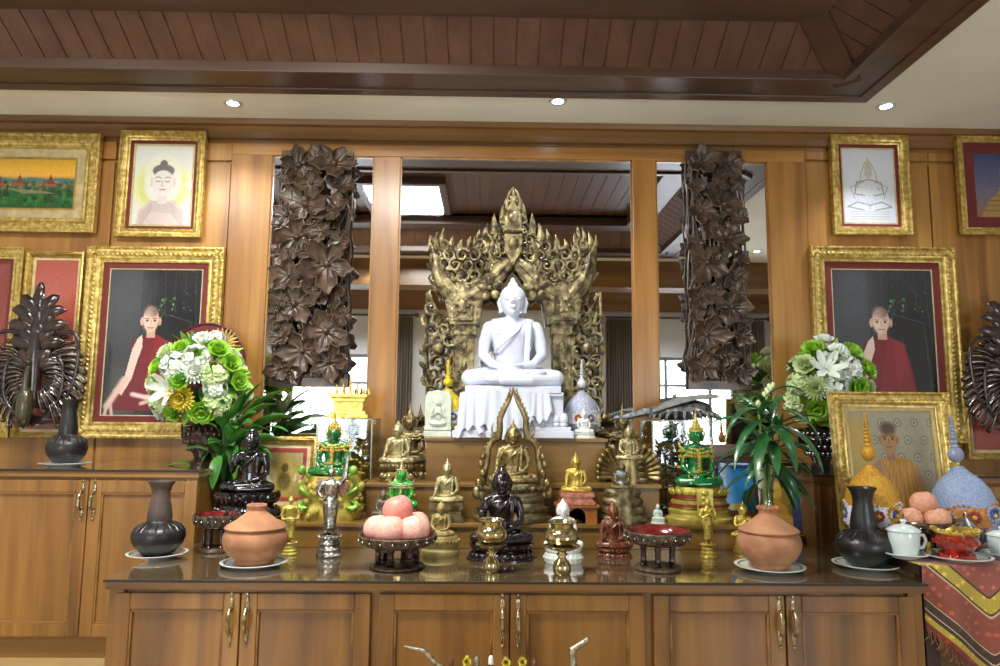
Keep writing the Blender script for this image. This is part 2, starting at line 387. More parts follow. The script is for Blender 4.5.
# mirrors
MIR = bpy.data.materials.new('mirror_silver'); MIR.use_nodes = True
q = MIR.node_tree.nodes['Principled BSDF']; q.inputs['Base Color'].default_value = (.84, .85, .88, 1); q.inputs['Metallic'].default_value = 1; q.inputs['Roughness'].default_value = .015
for (a, c), lab in zip(mir, ('tall narrow mirror behind the left lotus panel', 'wide mirror behind the white marble Buddha', 'tall narrow mirror behind the right lotus panel')):
    t = thing('wall_mirror', lab, 'mirror', ((a + c) / 2, YW - .01, mz0)); hw = (c - a) / 2; h = mz1 - mz0
    g = MB(); g.bx(-hw, hw, -.004, .009, 0, h); g.obj('mirror_glass', MIR, t, smooth=False)
    g = MB()
    for x0, x1, z0, z1 in ((-hw, -hw + .008, 0, h), (hw - .008, hw, 0, h), (-hw, hw, 0, .008), (-hw, hw, h - .008, h)): g.bx(x0, x1, -.012, -.004, z0, z1)
    g.obj('edge_bead', W_WALL, t, smooth=False)
# ------------------------------------------------------------------ lights
LAMPW = mat('downlight_glow', '#ffffff', .5, emit=25, ecol='#dfe8ff'); CHR = mat('white_metal_rim', '#d8dae0', .3, .3)
dl = []
def downlight(x, y, label, power=3.2):
    t = thing('downlight', label, 'ceiling light', (x, y, ZC), group='recessed downlights in the pale ceiling border')
    g = MB(); g.lathe([(.030, -.004), (.045, -.006), (.048, 0), (.03, 0), (.03, -.004)], 28, caps=False); g.obj('rim', CHR, t)
    g = MB(); g.lathe([(0, -.003), (.029, -.003), (.029, -.0005), (0, -.0005)], 24); g.obj('lamp', LAMPW, t)
    ld = bpy.data.lights.new('downlight_beam', 'SPOT'); ld.energy = power * 12; ld.spot_size = R(95); ld.spot_blend = .6; ld.color = (.9, .94, 1); ld.shadow_soft_size = .03
    lo = bpy.data.objects.new('downlight_beam', ld); COL.objects.link(lo); lo.location = (x, y, ZC - .012); lo['kind'] = 'structure'
for px_, lab in ((233, 'left'), (558, 'middle'), (886, 'right')):
    q = Q(px_, {233: 103, 558: 101, 886: 106}[px_], ZC); downlight(q.x, q.y, {'left': 'round recessed downlight above the drawing of a head', 'middle': 'round recessed downlight above the wide mirror', 'right': 'round recessed downlight above the framed line drawing'}[lab])
for x, y, lb, pw in ((2.6, 2.3, 'recessed downlight in the right ceiling border beside the tray, reflected in the right mirror', 3), (2.6, .9, 'recessed downlight in the right ceiling border nearer the rear windows', 3), (-1.2, .52, 'recessed downlight behind the ceiling tray, left of the middle', 3), (.6, .52, 'recessed downlight behind the ceiling tray, right of the middle', 3), (-1.6, -.35, 'added fill downlight near the left rear window', 5), (.25, -.3, 'added fill downlight near the middle of the rear wall', 7), (2.2, -.35, 'added fill downlight near the right rear window', 5)):  # the last three are added to brighten the rear wall
    downlight(x, y, lb, pw)
for LX, LLAB in ((-.72, 'square white ceiling lamp in dark frame, reflected in the wide mirror'), (-2.25, 'added square fill lamp, out of view at the far left of the ceiling tray')):  # the second lamp is an unseen extra, added for more room light
    t = thing('ceiling_lamp', LLAB, 'ceiling light', (LX, 1.85, Z1 + .075))
    g = MB(); ringbox(g, (-.36, .36, -.42, .42), (-.3, .3, -.36, .36), -.06, 0); g.obj('frame', W_DARK, t, smooth=False, bev=.004)
    g = MB(); g.bx(-.3, .3, -.36, .36, -.05, -.002); g.obj('diffuser', mat('lamp_diffuser', '#ffffff', .5, emit=7, ecol='#f4f6ff'), t, smooth=False)
def area(name, loc, rot, sx, sy, e, col):
    l = bpy.data.lights.new(name, 'AREA'); l.shape = 'RECTANGLE'; l.size = sx; l.size_y = sy; l.energy = e; l.color = col
    o = bpy.data.objects.new(name, l); COL.objects.link(o); o.location = loc; o.rotation_euler = rot; return o
area('lamp_light', (-.72, 1.85, Z1), (0, 0, 0), .58, .7, 95, (1, .97, .88))
area('lamp_light', (-2.25, 1.85, Z1), (0, 0, 0), .58, .7, 60, (1, .97, .88))  # fill light of the added, unseen lamp
for w in wins: area('window_daylight', ((w[0] + w[1]) / 2, YB - .15, (WZ0 + WZ1) / 2), (R(90), 0, 0), w[1] - w[0], WZ1 - WZ0, 95, (.93, .97, .97))
wd = bpy.data.worlds.new('world'); SC.world = wd; wd.use_nodes = True
wd.node_tree.nodes['Background'].inputs[0].default_value = (.8, .9, 1, 1); wd.node_tree.nodes['Background'].inputs[1].default_value = 2.2
SC.view_settings.view_transform = 'Standard'; SC.view_settings.look = 'None'; SC.view_settings.gamma = 1; SC.view_settings.exposure = 0
# ================================================================== CABINETS
BLACKG = mat('tinted_table_glass', '#5c4c36', .07, 0, '#54452f', 4, coat=1, spec=.8)
ZT = .50; TF = 2.50
EDGE = mat('dark_glass_edge', '#1c150f', .6)
BRASS = mat('antique_brass', '#b5a78a', .25, .85, '#7d6c4c', 60, .1)
def door(parent, x0, x1, z0, z1, yf, handle_x, hz):
    """door front at y=yf (front face faces -y)"""
    g = MB(); st = .055
    g.bx(x0, x0 + st, yf, yf + .022, z0, z1); g.bx(x1 - st, x1, yf, yf + .022, z0, z1)
    g.bx(x0 + st, x1 - st, yf, yf + .022, z0, z0 + st); g.bx(x0 + st, x1 - st, yf, yf + .022, z1 - st, z1)
    d = g.obj('door', W_CAB, parent, smooth=False, bev=.003)
    g = MB(); k = .008
    for a, c, e, f in ((x0 + st, x0 + st + k, z0 + st, z1 - st), (x1 - st - k, x1 - st, z0 + st, z1 - st), (x0 + st, x1 - st, z0 + st, z0 + st + k), (x0 + st, x1 - st, z1 - st - k, z1 - st)): g.bx(a, c, yf + .002, yf + .02, e, f)
    g.obj('bead', W_CABH, d, smooth=False, bev=.002)
    g = MB(); g.bx(x0 + st, x1 - st, yf + .012, yf + .02, z0 + st, z1 - st); g.obj('panel', W_CAB, d, smooth=False)
    g = MB(); h = .085
    g.tube([(handle_x, yf, hz + h / 2), (handle_x, yf - .018, hz + h / 2 - .004), (handle_x, yf - .03, hz + .02), (handle_x, yf - .03, hz - .02), (handle_x, yf - .018, hz - h / 2 + .004), (handle_x, yf, hz - h / 2)], [.004, .0055, .008, .008, .0055, .004], 10)
    for s in (-1, 1):
        g.ell((handle_x, yf - .002, hz + s * h * .62), (.009, .004, .026)); g.ell((handle_x, yf - .004, hz + s * h * .98), (.005, .004, .008)); g.ell((handle_x, yf - .02, hz + s * .034), (.0075, .0075, .005))
    g.obj('handle', BRASS, d)
def cabinet(name, label, x0, x1, yf, yb, H, doors, top_t=.035, base=.09, notch=None):
    t = thing(name, label, 'cabinet', ((x0 + x1) / 2, (yf + yb) / 2, 0))
    ox, oy = -(x0 + x1) / 2, -(yf + yb) / 2
    X0, X1, F, B_ = x0 + ox, x1 + ox, yf + oy, yb + oy
    n = notch; M_ = (LF - .006) + oy if n else B_      # the altar narrows where it runs back between the side cabinets
    def slab(g, e, f, z0, z1):
        g.bx(X0 + e, X1 - e, F + f, M_, z0, z1)
        if n: g.bx(n[0] + ox, n[1] + ox, M_, B_, z0, z1)
    g = MB(); slab(g, .01, .03, base, H - top_t - .002)
    g.bx(X0 + .01, X0 + .06, F + .012, F + .03, base, H - top_t); g.bx(X1 - .06, X1 - .01, F + .012, F + .03, base, H - top_t)
    g.obj('body', W_CAB, t, smooth=False, bev=.002)
    g = MB(); slab(g, .03, .05, 0, base); g.obj('plinth', W_CABH, t, smooth=False)
    g = MB(); slab(g, 0, 0, H - top_t, H - .008); g.obj('top', W_CABH, t, smooth=False, bev=.003)
    g = MB(); slab(g, -.004, -.006, H - .008, H); gt = g.obj('glass_top', BLACKG, t, smooth=False, bev=.0015)
    g = MB(); g.bx(X0 - .004, X1 + .004, F - .0075, F - .0062, H - .0085, H - .0005); g.obj('dark_glass_edge', EDGE, gt, smooth=False)
    for (a, c, hx) in doors: door(t, a + ox, c + ox, base + .01, H - top_t - .012, F + .008, hx + ox, H - .035 - .08 - (.02 if H < .7 else .02))
    return t
LF = 3.18
fx = lambda px: P(px, 620, TF + .01).x
tx0, tx1 = P(106, 572, TF).x, P(926, 584, TF).x
d = [(fx(113), fx(239), fx(231)), (fx(240.5), fx(370), fx(247)), (fx(378), fx(509), fx(502.5)), (fx(510.5), fx(645), fx(518)), (fx(654), fx(785), fx(779)), (fx(786.5), fx(915), fx(793))]
cabinet('altar_cabinet', 'long low honey wood altar cabinet with glass top and six panelled doors', tx0, tx1, TF, YW - .04, ZT, d, notch=(P(197, 475, LF).x + .02, P(812, 475, LF).x - .012))
LF = 3.18; LH = .815
gx = lambda px: P(px, 560, LF + .01).x
lx1 = P(197, 475, LF).x
dw = gx(193) - gx(84)
dd = [(gx(84), gx(193) - .0, gx(90)), (gx(83) - dw, gx(83), gx(78)), (gx(83) - 2 * dw - .02, gx(83) - dw - .02, gx(83) - dw - .06), (gx(83) - 3 * dw - .02, gx(83) - 2 * dw - .025, gx(83) - 3 * dw + .03)]
cabinet('side_cabinet', 'taller honey wood wall cabinet with dark glass top left of the altar', -3.3, lx1 + .01, LF, YW - .02, LH, dd)
rx0 = P(812, 475, LF).x
w = .5; dd = [(rx0 + .03 + i * (w + .003), rx0 + .03 + i * (w + .003) + w, rx0 + .03 + i * (w + .003) + (.03 if i % 2 else w - .03)) for i in range(3)]
cabinet('side_cabinet', 'taller honey wood wall cabinet with dark glass top right of the altar', rx0, rx0 + 1.65, LF, YW - .02, LH, dd)
# stepped stand : three tiers resting on one another
W_STEP = wood('step_wood', '#6f4d1e', '#836028', '#917034', 'x')
T1 = dict(y0=3.08); T2 = dict(y0=3.25); T3 = dict(y0=3.38)
Z1T, Z2T, Z3T = P(515, 524, 3.08).z, P(515, 484, 3.25).z, P(515, 438, 3.38).z
def tier(name, label, px0, px1, y0, y1, z0, z1, py):
    a, c = P(px0, py, y0).x, P(px1, py, y0).x; t = thing(name, label, 'step', ((a + c) / 2, (y0 + y1) / 2, z0), group=None); w, d, h = (c - a) / 2, (y1 - y0) / 2, z1 - z0
    g = MB(); g.bx(-w, w, -d + .012, d, 0, h - .018); g.obj('riser', W_STEP, t, smooth=False, bev=.002)
    g = MB(); g.bx(-w - .01, w + .01, -d, d, h - .018, h); g.obj('tread', W_STEP, t, smooth=False, bev=.003)
tier('step_platform', 'lowest and widest brown wooden step on the altar cabinet', 222, 738, T1['y0'], YW - .05, ZT, Z1T, 525)
tier('step_platform', 'middle brown wooden step of the statue stand', 366, 660, T2['y0'], YW - .05, Z1T, Z2T, 485)
tier('step_platform', 'top brown wooden step carrying the white marble Buddha', 426, 606, T3['y0'], YW - .05, Z2T, Z3T, 440)
# ================================================================== FIGURES (unit height meshes)
def V(*a): return Vector(a)
FIG = {}
def head(b, c, s, finial='flame', ears=True, lx=0):
    """head centred at c, s = head half height ; faces -y"""
    x, y, z = c
    b.ell(c, (s * .78, s * .86, s), u=20, v=14)
    b.ell((x, y - s * .25, z - s * .42), (s * .56, s * .55, s * .5))
    b.ell((x, y + s * .12, z + s * .25), (s * .82, s * .9, s * .82), u=20, v=12)          # hair cap
    b.tube([(x, y - s * .78, z + s * .22), (x, y - s * .92, z - s * .02), (x, y - s * 1.0, z - s * .16)], [s * .07, s * .09, s * .15], 8)
    b.ell((x - s * .09, y - s * .9, z - s * .18), s * .08); b.ell((x + s * .09, y - s * .9, z - s * .18), s * .08)
    for e in (-1, 1):
        b.ell((x + e * s * .32, y - s * .72, z + s * .05), (s * .2, s * .14, s * .09))
        b.tube([(x + e * s * .1, y - s * .82, z + s * .16), (x + e * s * .32, y - s * .8, z + s * .25), (x + e * s * .56, y - s * .6, z + s * .15)], s * .05, 6)
        if ears:
            b.tube([(x + e * s * .76, y + s * .0, z + s * .22), (x + e * s * .86, y + s * .02, z - s * .1), (x + e * s * .8, y, z - s * .5), (x + e * s * .74, y, z - s * .74)], [s * .12, s * .15, s * .1, s * .13], 8)
    b.ell((x, y - s * .84, z - s * .4), (s * .22, s * .12, s * .055)); b.ell((x, y - s * .82, z - s * .5), (s * .16, s * .12, s * .06))
    b.ell((x, y - s * .68, z - s * .78), (s * .2, s * .18, s * .16))
    if finial in ('flame', 'knob', 'spire', 'bun'): b.ell((x, y + s * .15, z + s * 1.0), (s * .36, s * .36, s * .34))
    if finial == 'flame': b.lathe([(s * .13, 0), (s * .14, s * .15), (s * .08, s * .35), (s * .02, s * .6)], 10, (x, y + s * .12, z + s * 1.2))
    if finial == 'knob': b.ell((x, y + s * .12, z + s * 1.38), s * .17)
    if finial == 'spire': b.lathe([(s * .16, 0), (s * .15, s * .25), (s * .09, s * .5), (s * .02, s * .95)], 10, (x, y + s * .12, z + s * 1.15))
def hand(b, w, d, s, up=V(0, 0, 1), curl=.4, side=1):
    """palm at w pointing along d; s = hand length"""
    d = Vector(d).normalized(); sd = d.cross(up).normalized(); n = sd.cross(d)
    w = Vector(w); Rm = Matrix((sd, d, n)).transposed()
    b.ell(w + d * s * .3, (s * .26, s * .34, s * .12), rot=Rm)
    for i, l in enumerate((.42, .5, .46, .36)):
        o = w + d * s * .5 + sd * s * (.19 - .127 * i)
        p1 = o + d * s * l * .5; p2 = o + d * s * l * .9 - n * s * l * curl * .5
        b.limb([o, p1, p2], [s * .07, s * .065, s * .05], 6)
    o = w + d * s * .12 + sd * side * s * .22
    b.limb([o, o + (d + sd * side * .7) * s * .22, o + (d * 1.2 + sd * side * .6) * s * .36], [s * .08, s * .07, s * .055], 6)
def seated(pose='earth', finial='flame', vox=.011, slim=1.0, ears=True, hs=.142, name='body', sash=True):
    key = ('seat', pose, finial, vox, slim, hs, sash)
    if key in FIG: return FIG[key]
    b = MB(); w = slim
    # legs crossed
    for e in (-1, 1):
        b.limb([(e * .1, .06, .085), (e * .22 * w, -.02, .085), (e * .335 * w, -.1, .075)], [.1, .088, .07])
    b.limb([(.33 * w, -.12, .062), (.14, -.24, .055), (-.08, -.255, .05)], [.062, .05, .038])
    b.limb([(-.33 * w, -.12, .07), (-.12, -.22, .085), (.1, -.235, .1)], [.064, .054, .04])
    b.ell((.19, -.2, .118), (.085, .045, .028)); b.ell((-.15, -.22, .055), (.08, .05, .03))
    b.ell((0, .02, .07), (.26 * w, .2, .075))
    b.ell((0, -.1, .04), (.3 * w, .16, .045))
    # torso
    b.lathe([(.0, .06), (.17, .1), (.155, .2), (.145, .27), (.165, .36), (.188, .45), (.178, .51), (.12, .555), (.06, .575), (.052, .62), (0, .65)], 24, (0, .05, 0), 1, .72)
    b.ell((-.075, -.02, .47), (.08, .055, .06)); b.ell((.075, -.02, .47), (.08, .055, .06))
    b.tube([(-.17, .05, .53), (0, .06, .56), (.17, .05, .53)], [.055, .06, .055], 12)
    sh = [(-.195, .05, .505), (.195, .05, .505)]
    # arms : x<0 is the figure's right
    if pose == 'earth':
        b.limb([sh[0], (-.235, .02, .38), (-.246, -.01, .28)], [.062, .053, .046]); b.limb([(-.246, -.01, .28), (-.265, -.12, .21), (-.268, -.17, .18)], [.046, .036, .028])
        hand(b, (-.272, -.165, .18), (0, -.35, -1), .13, V(0, -1, .3))
        b.limb([sh[1], (.235, .03, .38), (.243, .0, .27)], [.062, .053, .046]); b.limb([(.243, 0, .27), (.16, -.12, .19), (.08, -.16, .17)], [.046, .036, .028])
        hand(b, (.09, -.16, .165), (-1, -.1, 0), .14, V(0, 0, 1), .2)
    elif pose == 'lap':
        for e in (-1, 1):
            b.limb([sh[0 if e < 0 else 1], (e * .235, .02, .38), (e * .245, -.02, .27)], [.062, .053, .046]); b.limb([(e * .245, -.02, .27), (e * .17, -.13, .19), (e * .08, -.17, .165 + .01 * e)], [.046, .037, .028])
            hand(b, (e * .09, -.17, .165 + .012 * e), (-e, -.08, 0), .14, V(0, 0, 1), .2, side=-e)
    elif pose == 'pray':
        for e in (-1, 1):
            b.limb([sh[0 if e < 0 else 1], (e * .245, .0, .38), (e * .22, -.07, .3)], [.06, .05, .044]); b.limb([(e * .22, -.07, .3), (e * .1, -.17, .36), (e * .03, -.19, .4)], [.044, .034, .027])
            hand(b, (e * .022, -.19, .4), (-e * .05, -.1, 1), .12, V(e, 0, 0), .1, side=1)
    elif pose == 'teach':
        b.limb([sh[0], (-.25, .02, .37), (-.24, -.06, .3)], [.062, .053, .046]); b.limb([(-.24, -.06, .3), (-.22, -.16, .38), (-.2, -.19, .45)], [.044, .034, .027])
        hand(b, (-.2, -.19, .44), (.1, -.1, 1), .12, V(0, 1, 0), .2)
        b.limb([sh[1], (.235, .03, .38), (.243, .0, .27)], [.062, .053, .046]); b.limb([(.243, 0, .27), (.16, -.12, .19), (.08, -.16, .17)], [.046, .036, .028])
        hand(b, (.09, -.16, .165), (-1, -.1, 0), .14, V(0, 0, 1), .2)
    if sash:  # robe edge from left shoulder round under the right arm, hem folds on the legs, shoulder flap
        b.tube([(.1, -.03, .565), (.04, -.095, .47), (-.04, -.105, .4), (-.12, -.08, .33), (-.155, .0, .29)], .011, 6)
        b.tube([(.13, -.0, .57), (.13, -.085, .5), (.125, -.1, .4), (.12, -.09, .3), (.11, -.12, .2)], [.03, .03, .028, .028, .026], 8, flat=.35, up=(0, 1, 0))
        for e in (-1, 1):
            for k in range(3): b.tube([(e * (.1 + .05 * k), -.17 - .0 * k, .13), (e * (.2 + .045 * k), -.17 + .03 * k, .12 - .015 * k), (e * (.28 + .035 * k), -.14 + .04 * k, .07)], .009, 5)
    b.limb([(0, .05, .55), (0, .03, .64)], [.062, .055])
    head(b, (0, .01, .60 + hs * .98), hs, finial, ears)
    top = max(v[2] for v in b.v)
    b.v = [(x / top, y / top, z / top) for x, y, z in b.v]
    me = remesh(b, vox, 2, name); FIG[key] = me; return me
def standing(pose='pray', finial='flame', vox=.009, name='body', skirt=True):
    key = ('stand', pose, finial, vox, skirt)
    if key in FIG: return FIG[key]
    b = MB()
    for e in (-1, 1):
        b.limb([(e * .05, 0, .47), (e * .048, -.01, .27), (e * .045, .01, .05)], [.062, .042, .026]); b.ell((e * .047, -.03, .02), (.025, .055, .02))
    if skirt: b.lathe([(.06, .07), (.085, .09), (.08, .25), (.098, .42), (.085, .52)], 18, (0, 0, 0), 1, .75)
    b.lathe([(.085, .46), (.075, .56), (.1, .68), (.11, .74), (.06, .8), (.032, .82), (.03, .86)], 18, (0, 0, 0), 1, .65)
    b.tube([(-.11, 0, .75), (0, 0, .78), (.11, 0, .75)], [.035, .04, .035], 10)
    sh = [(-.12, 0, .745), (.12, 0, .745)]
    if pose == 'pray':
        for e in (-1, 1):
            b.limb([sh[0 if e < 0 else 1], (e * .155, -.02, .62), (e * .12, -.08, .58)], [.035, .03, .026]); b.limb([(e * .12, -.08, .58), (e * .02, -.12, .66)], [.026, .019])
            hand(b, (e * .014, -.12, .66), (-e * .05, -.1, 1), .08, V(e, 0, 0), .1)
    elif pose == 'raise':
        b.limb([sh[1], (.18, -.02, .84), (.2, -.04, .9)], [.035, .028, .022]); hand(b, (.2, -.04, .9), (.1, 0, 1), .09, V(0, 1, 0), .2)
        b.limb([sh[0], (-.16, -.02, .62), (-.1, -.08, .56)], [.035, .03, .024]); hand(b, (-.1, -.08, .56), (1, -.2, 0), .08, V(0, 0, 1), .2)
    elif pose == 'hold':
        for e in (-1, 1):
            b.limb([sh[0 if e < 0 else 1], (e * .16, .0, .6), (e * .14, -.04, .5)], [.035, .03, .024]); b.limb([(e * .14, -.04, .5), (e * .05, -.11, .52)], [.024, .02])
            hand(b, (e * .05, -.11, .52), (-e, -.1, .1), .08, V(0, 0, 1), .3)
    head(b, (0, -.01, .915), .062, finial)
    top = max(v[2] for v in b.v); b.v = [(x / top, y / top, z / top) for x, y, z in b.v]
    me = remesh(b, vox, 1, name); FIG[key] = me; return me
BASES = {}
def petal_ring(b, rx, ry, z, h, n, out=.02, up=True, y0=0):
    for i in range(n):
        a = 2 * PI * i / n; nx, ny = math.cos(a), math.sin(a)
        w = 2 * PI * (rx + ry) / 2 / n * .52
        rot = Matrix.Rotation(a, 3, 'Z') @ Matrix.Rotation(R(22 if up else -22), 3, 'Y')
        b.ell((rx * nx, ry * ny + y0, z), (out, w, h / 2), u=8, v=6, rot=rot)
def base_mesh(kind, w, d, h, cy=-.04, seed=0):
    """w,d,h full sizes in the figure's unit; origin at its bottom"""
    b = MB(); rx, ry = w / 2, d / 2
    if kind == 'lotus':
        b.lathe([(1.0, 0), (1.0, .1), (.94, .14), (.9, .2), (.78, .45), (.74, .52), (.78, .6), (.9, .85), (.92, 1.0), (.0, 1.0)], 40, (0, 0, 0), 1, 1)
        b.v = [(x * rx, y * ry + cy, z * h) for x, y, z in b.v]
        petal_ring(b, rx * .84, ry * .84, h * .76, h * .42, 22, h * .1, True, cy); petal_ring(b, rx * .88, ry * .88, h * .3, h * .36, 22, h * .1, False, cy)
    elif kind == 'cushion':
        b.lathe([(.95, 0), (1.0, .12), (.98, .28), (.9, .34), (.88, .42), (.98, .55), (.98, .85), (.88, 1.0), (0, 1.0)], 40)
        b.v = [(x * rx, y * ry + cy, z * h) for x, y, z in b.v]
        petal_ring(b, rx * .97, ry * .97, h * .72, h * .3, 26, h * .07, True, cy)
    elif kind == 'coils':
        n = 4
        for i in range(n):
            f = 1 - .1 * i; z = h * (i + .5) / n; pts = []
            for k in range(33):
                a = 2 * PI * k / 32; pts.append((rx * .86 * f * math.cos(a), ry * .86 * f * math.sin(a) + cy, z))
            b.tube(pts, h / n * .56, 10)
        b.lathe([(rx * .8, 0), (rx * .6, h)], 20, (0, cy, 0))
    elif kind == 'block':
        b.bx(-rx, rx, cy - ry, cy + ry, 0, h * .22); b.bx(-rx * .92, rx * .92, cy - ry * .92, cy + ry * .92, h * .22, h * .36)
        b.bx(-rx * .84, rx * .84, cy - ry * .84, cy + ry * .84, h * .36, h * .66); b.bx(-rx * .95, rx * .95, cy - ry * .95, cy + ry * .95, h * .66, h)
    elif kind == 'tiers':
        for i in range(4):
            f = 1 - .09 * i; z0 = h * i / 4
            b.lathe([(f * .97, z0), (f, z0 + h * .04), (f, z0 + h * .12), (f * .9, z0 + h * .17), (f * .88, z0 + h * .25)], 36, (0, 0, 0), 1, 1)
        b.lathe([(.6, h * .98), (.6, h), (0, h)], 24)
        b.v = [(x * rx, y * ry + cy, z) for x, y, z in b.v]
        petal_ring(b, rx * .84, ry * .84, h * .86, h * .2, 20, h * .05, True, cy)
    return b
def crown(b, z, s, y=0):
    """tiered pointed crown standing on a head of half height s, head centre z"""
    b.lathe([(s * .9, s * .2), (s * 1.0, s * .28), (s * .95, s * .5), (s * .75, s * .6), (s * .8, s * .72), (s * .6, s * .95), (s * .64, s * 1.05), (s * .42, s * 1.3), (s * .44, s * 1.4), (s * .22, s * 1.8), (s * .16, s * 2.3), (s * .02, s * 3.1)], 20, (0, y, z))
    for i in range(12):
        a = 2 * PI * i / 12; b.ell((s * .95 * math.cos(a), y + s * .95 * math.sin(a), z + s * .6), (s * .12, s * .12, s * .28), u=6, v=6)
    for e in (-1, 1): b.tube([(e * s * .95, y - s * .1, z + s * .4), (e * s * 1.25, y - s * .1, z + s * .1), (e * s * 1.1, y - s * .1, z - s * .5), (e * s * .95, y - s * .15, z - s * .9)], [s * .1, s * .16, s * .12, s * .03], 6)
def garment(b, s=1):
    """filigree collar, chest band, armlets, belt for a seated figure (unit seated coordinates)"""
    rnd = random.Random(3)
    for k, (zz, rr) in enumerate(((.545, .13), (.5, .19), (.455, .21))):
        for i in range(26):
            a = 2 * PI * i / 26; x = rr * math.cos(a); y = .04 + rr * .72 * math.sin(a)
            b.ell((x, y, zz - .03 * abs(math.sin(a)) * (1 if y < 0 else 0)), .016 * s + .004 * rnd.random(), u=6, v=4)
    for i in range(14): b.ell((0 + .012 * (i % 2 * 2 - 1), -.1 - .003 * i, .5 - .022 * i), (.022 * s, .014 * s, .014 * s), u=6, v=4)
    for i in range(24):
        a = 2 * PI * i / 24; b.ell((.155 * math.cos(a), .04 + .125 * math.sin(a), .2), (.02 * s, .02 * s, .022 * s), u=6, v=4)
    for e in (-1, 1):
        b.tube([(e * .15, -.02, .49), (e * .2, -.03, .46), (e * .24, -.03, .42), (e * .262, -.04, .27), (e * .2, -.12, .19), (e * .13, -.1, .2)], .011, 5)
        b.tube([(e * .2, -.14, .17), (e * .2, -.2, .13)], .012, 5)
        for zz, xx in ((.42, .24), (.5, .24), (.27, .265)):
            for i in range(8):
                a = 2 * PI * i / 8; b.ell((e * xx + .055 * math.cos(a), .02 + .055 * math.sin(a), zz), .016 * s, u=6, v=4)
        b.tube([(e * .22, .04, .52), (e * .28, .04, .56), (e * .31, .04, .64)], [.03, .022, .004], 6)
        for i in range(10): b.ell((e * (.1 + .024 * i), -.24 + .015 * i, .13 - .006 * i), (.014 * s, .014 * s, .02), u=6, v=4)
def seated_statue(name, label, px, ytop, Y, z, m, pose='earth', finial='flame', base='lotus', bh=.22, bw=.9, bd=.62, vox=.013, mb_=None, wx=1.0, cat='statue', group=None, rz=0, extra=None, sash=True, hs=.142):
    x = P(px, (ytop + 520) / 2, Y).x; H = P(px, ytop, Y).z - z
    t = thing(name, label, cat, (x, Y, z), rz, group)
    f = H * (1 - bh)
    o = mobj('body', seated(pose, finial, vox, hs=hs, sash=sash), m, t); o.location = (0, 0, H * bh - f * .012); o.scale = (f * wx, f * wx, f)
    if base:
        g = base_mesh(base, bw * f * wx, bd * f * wx, H * bh, -.05 * f); g.obj('pedestal', mb_ or m, t, bev=0)
    if extra: extra(t, f, H, o)
    return t, H, f
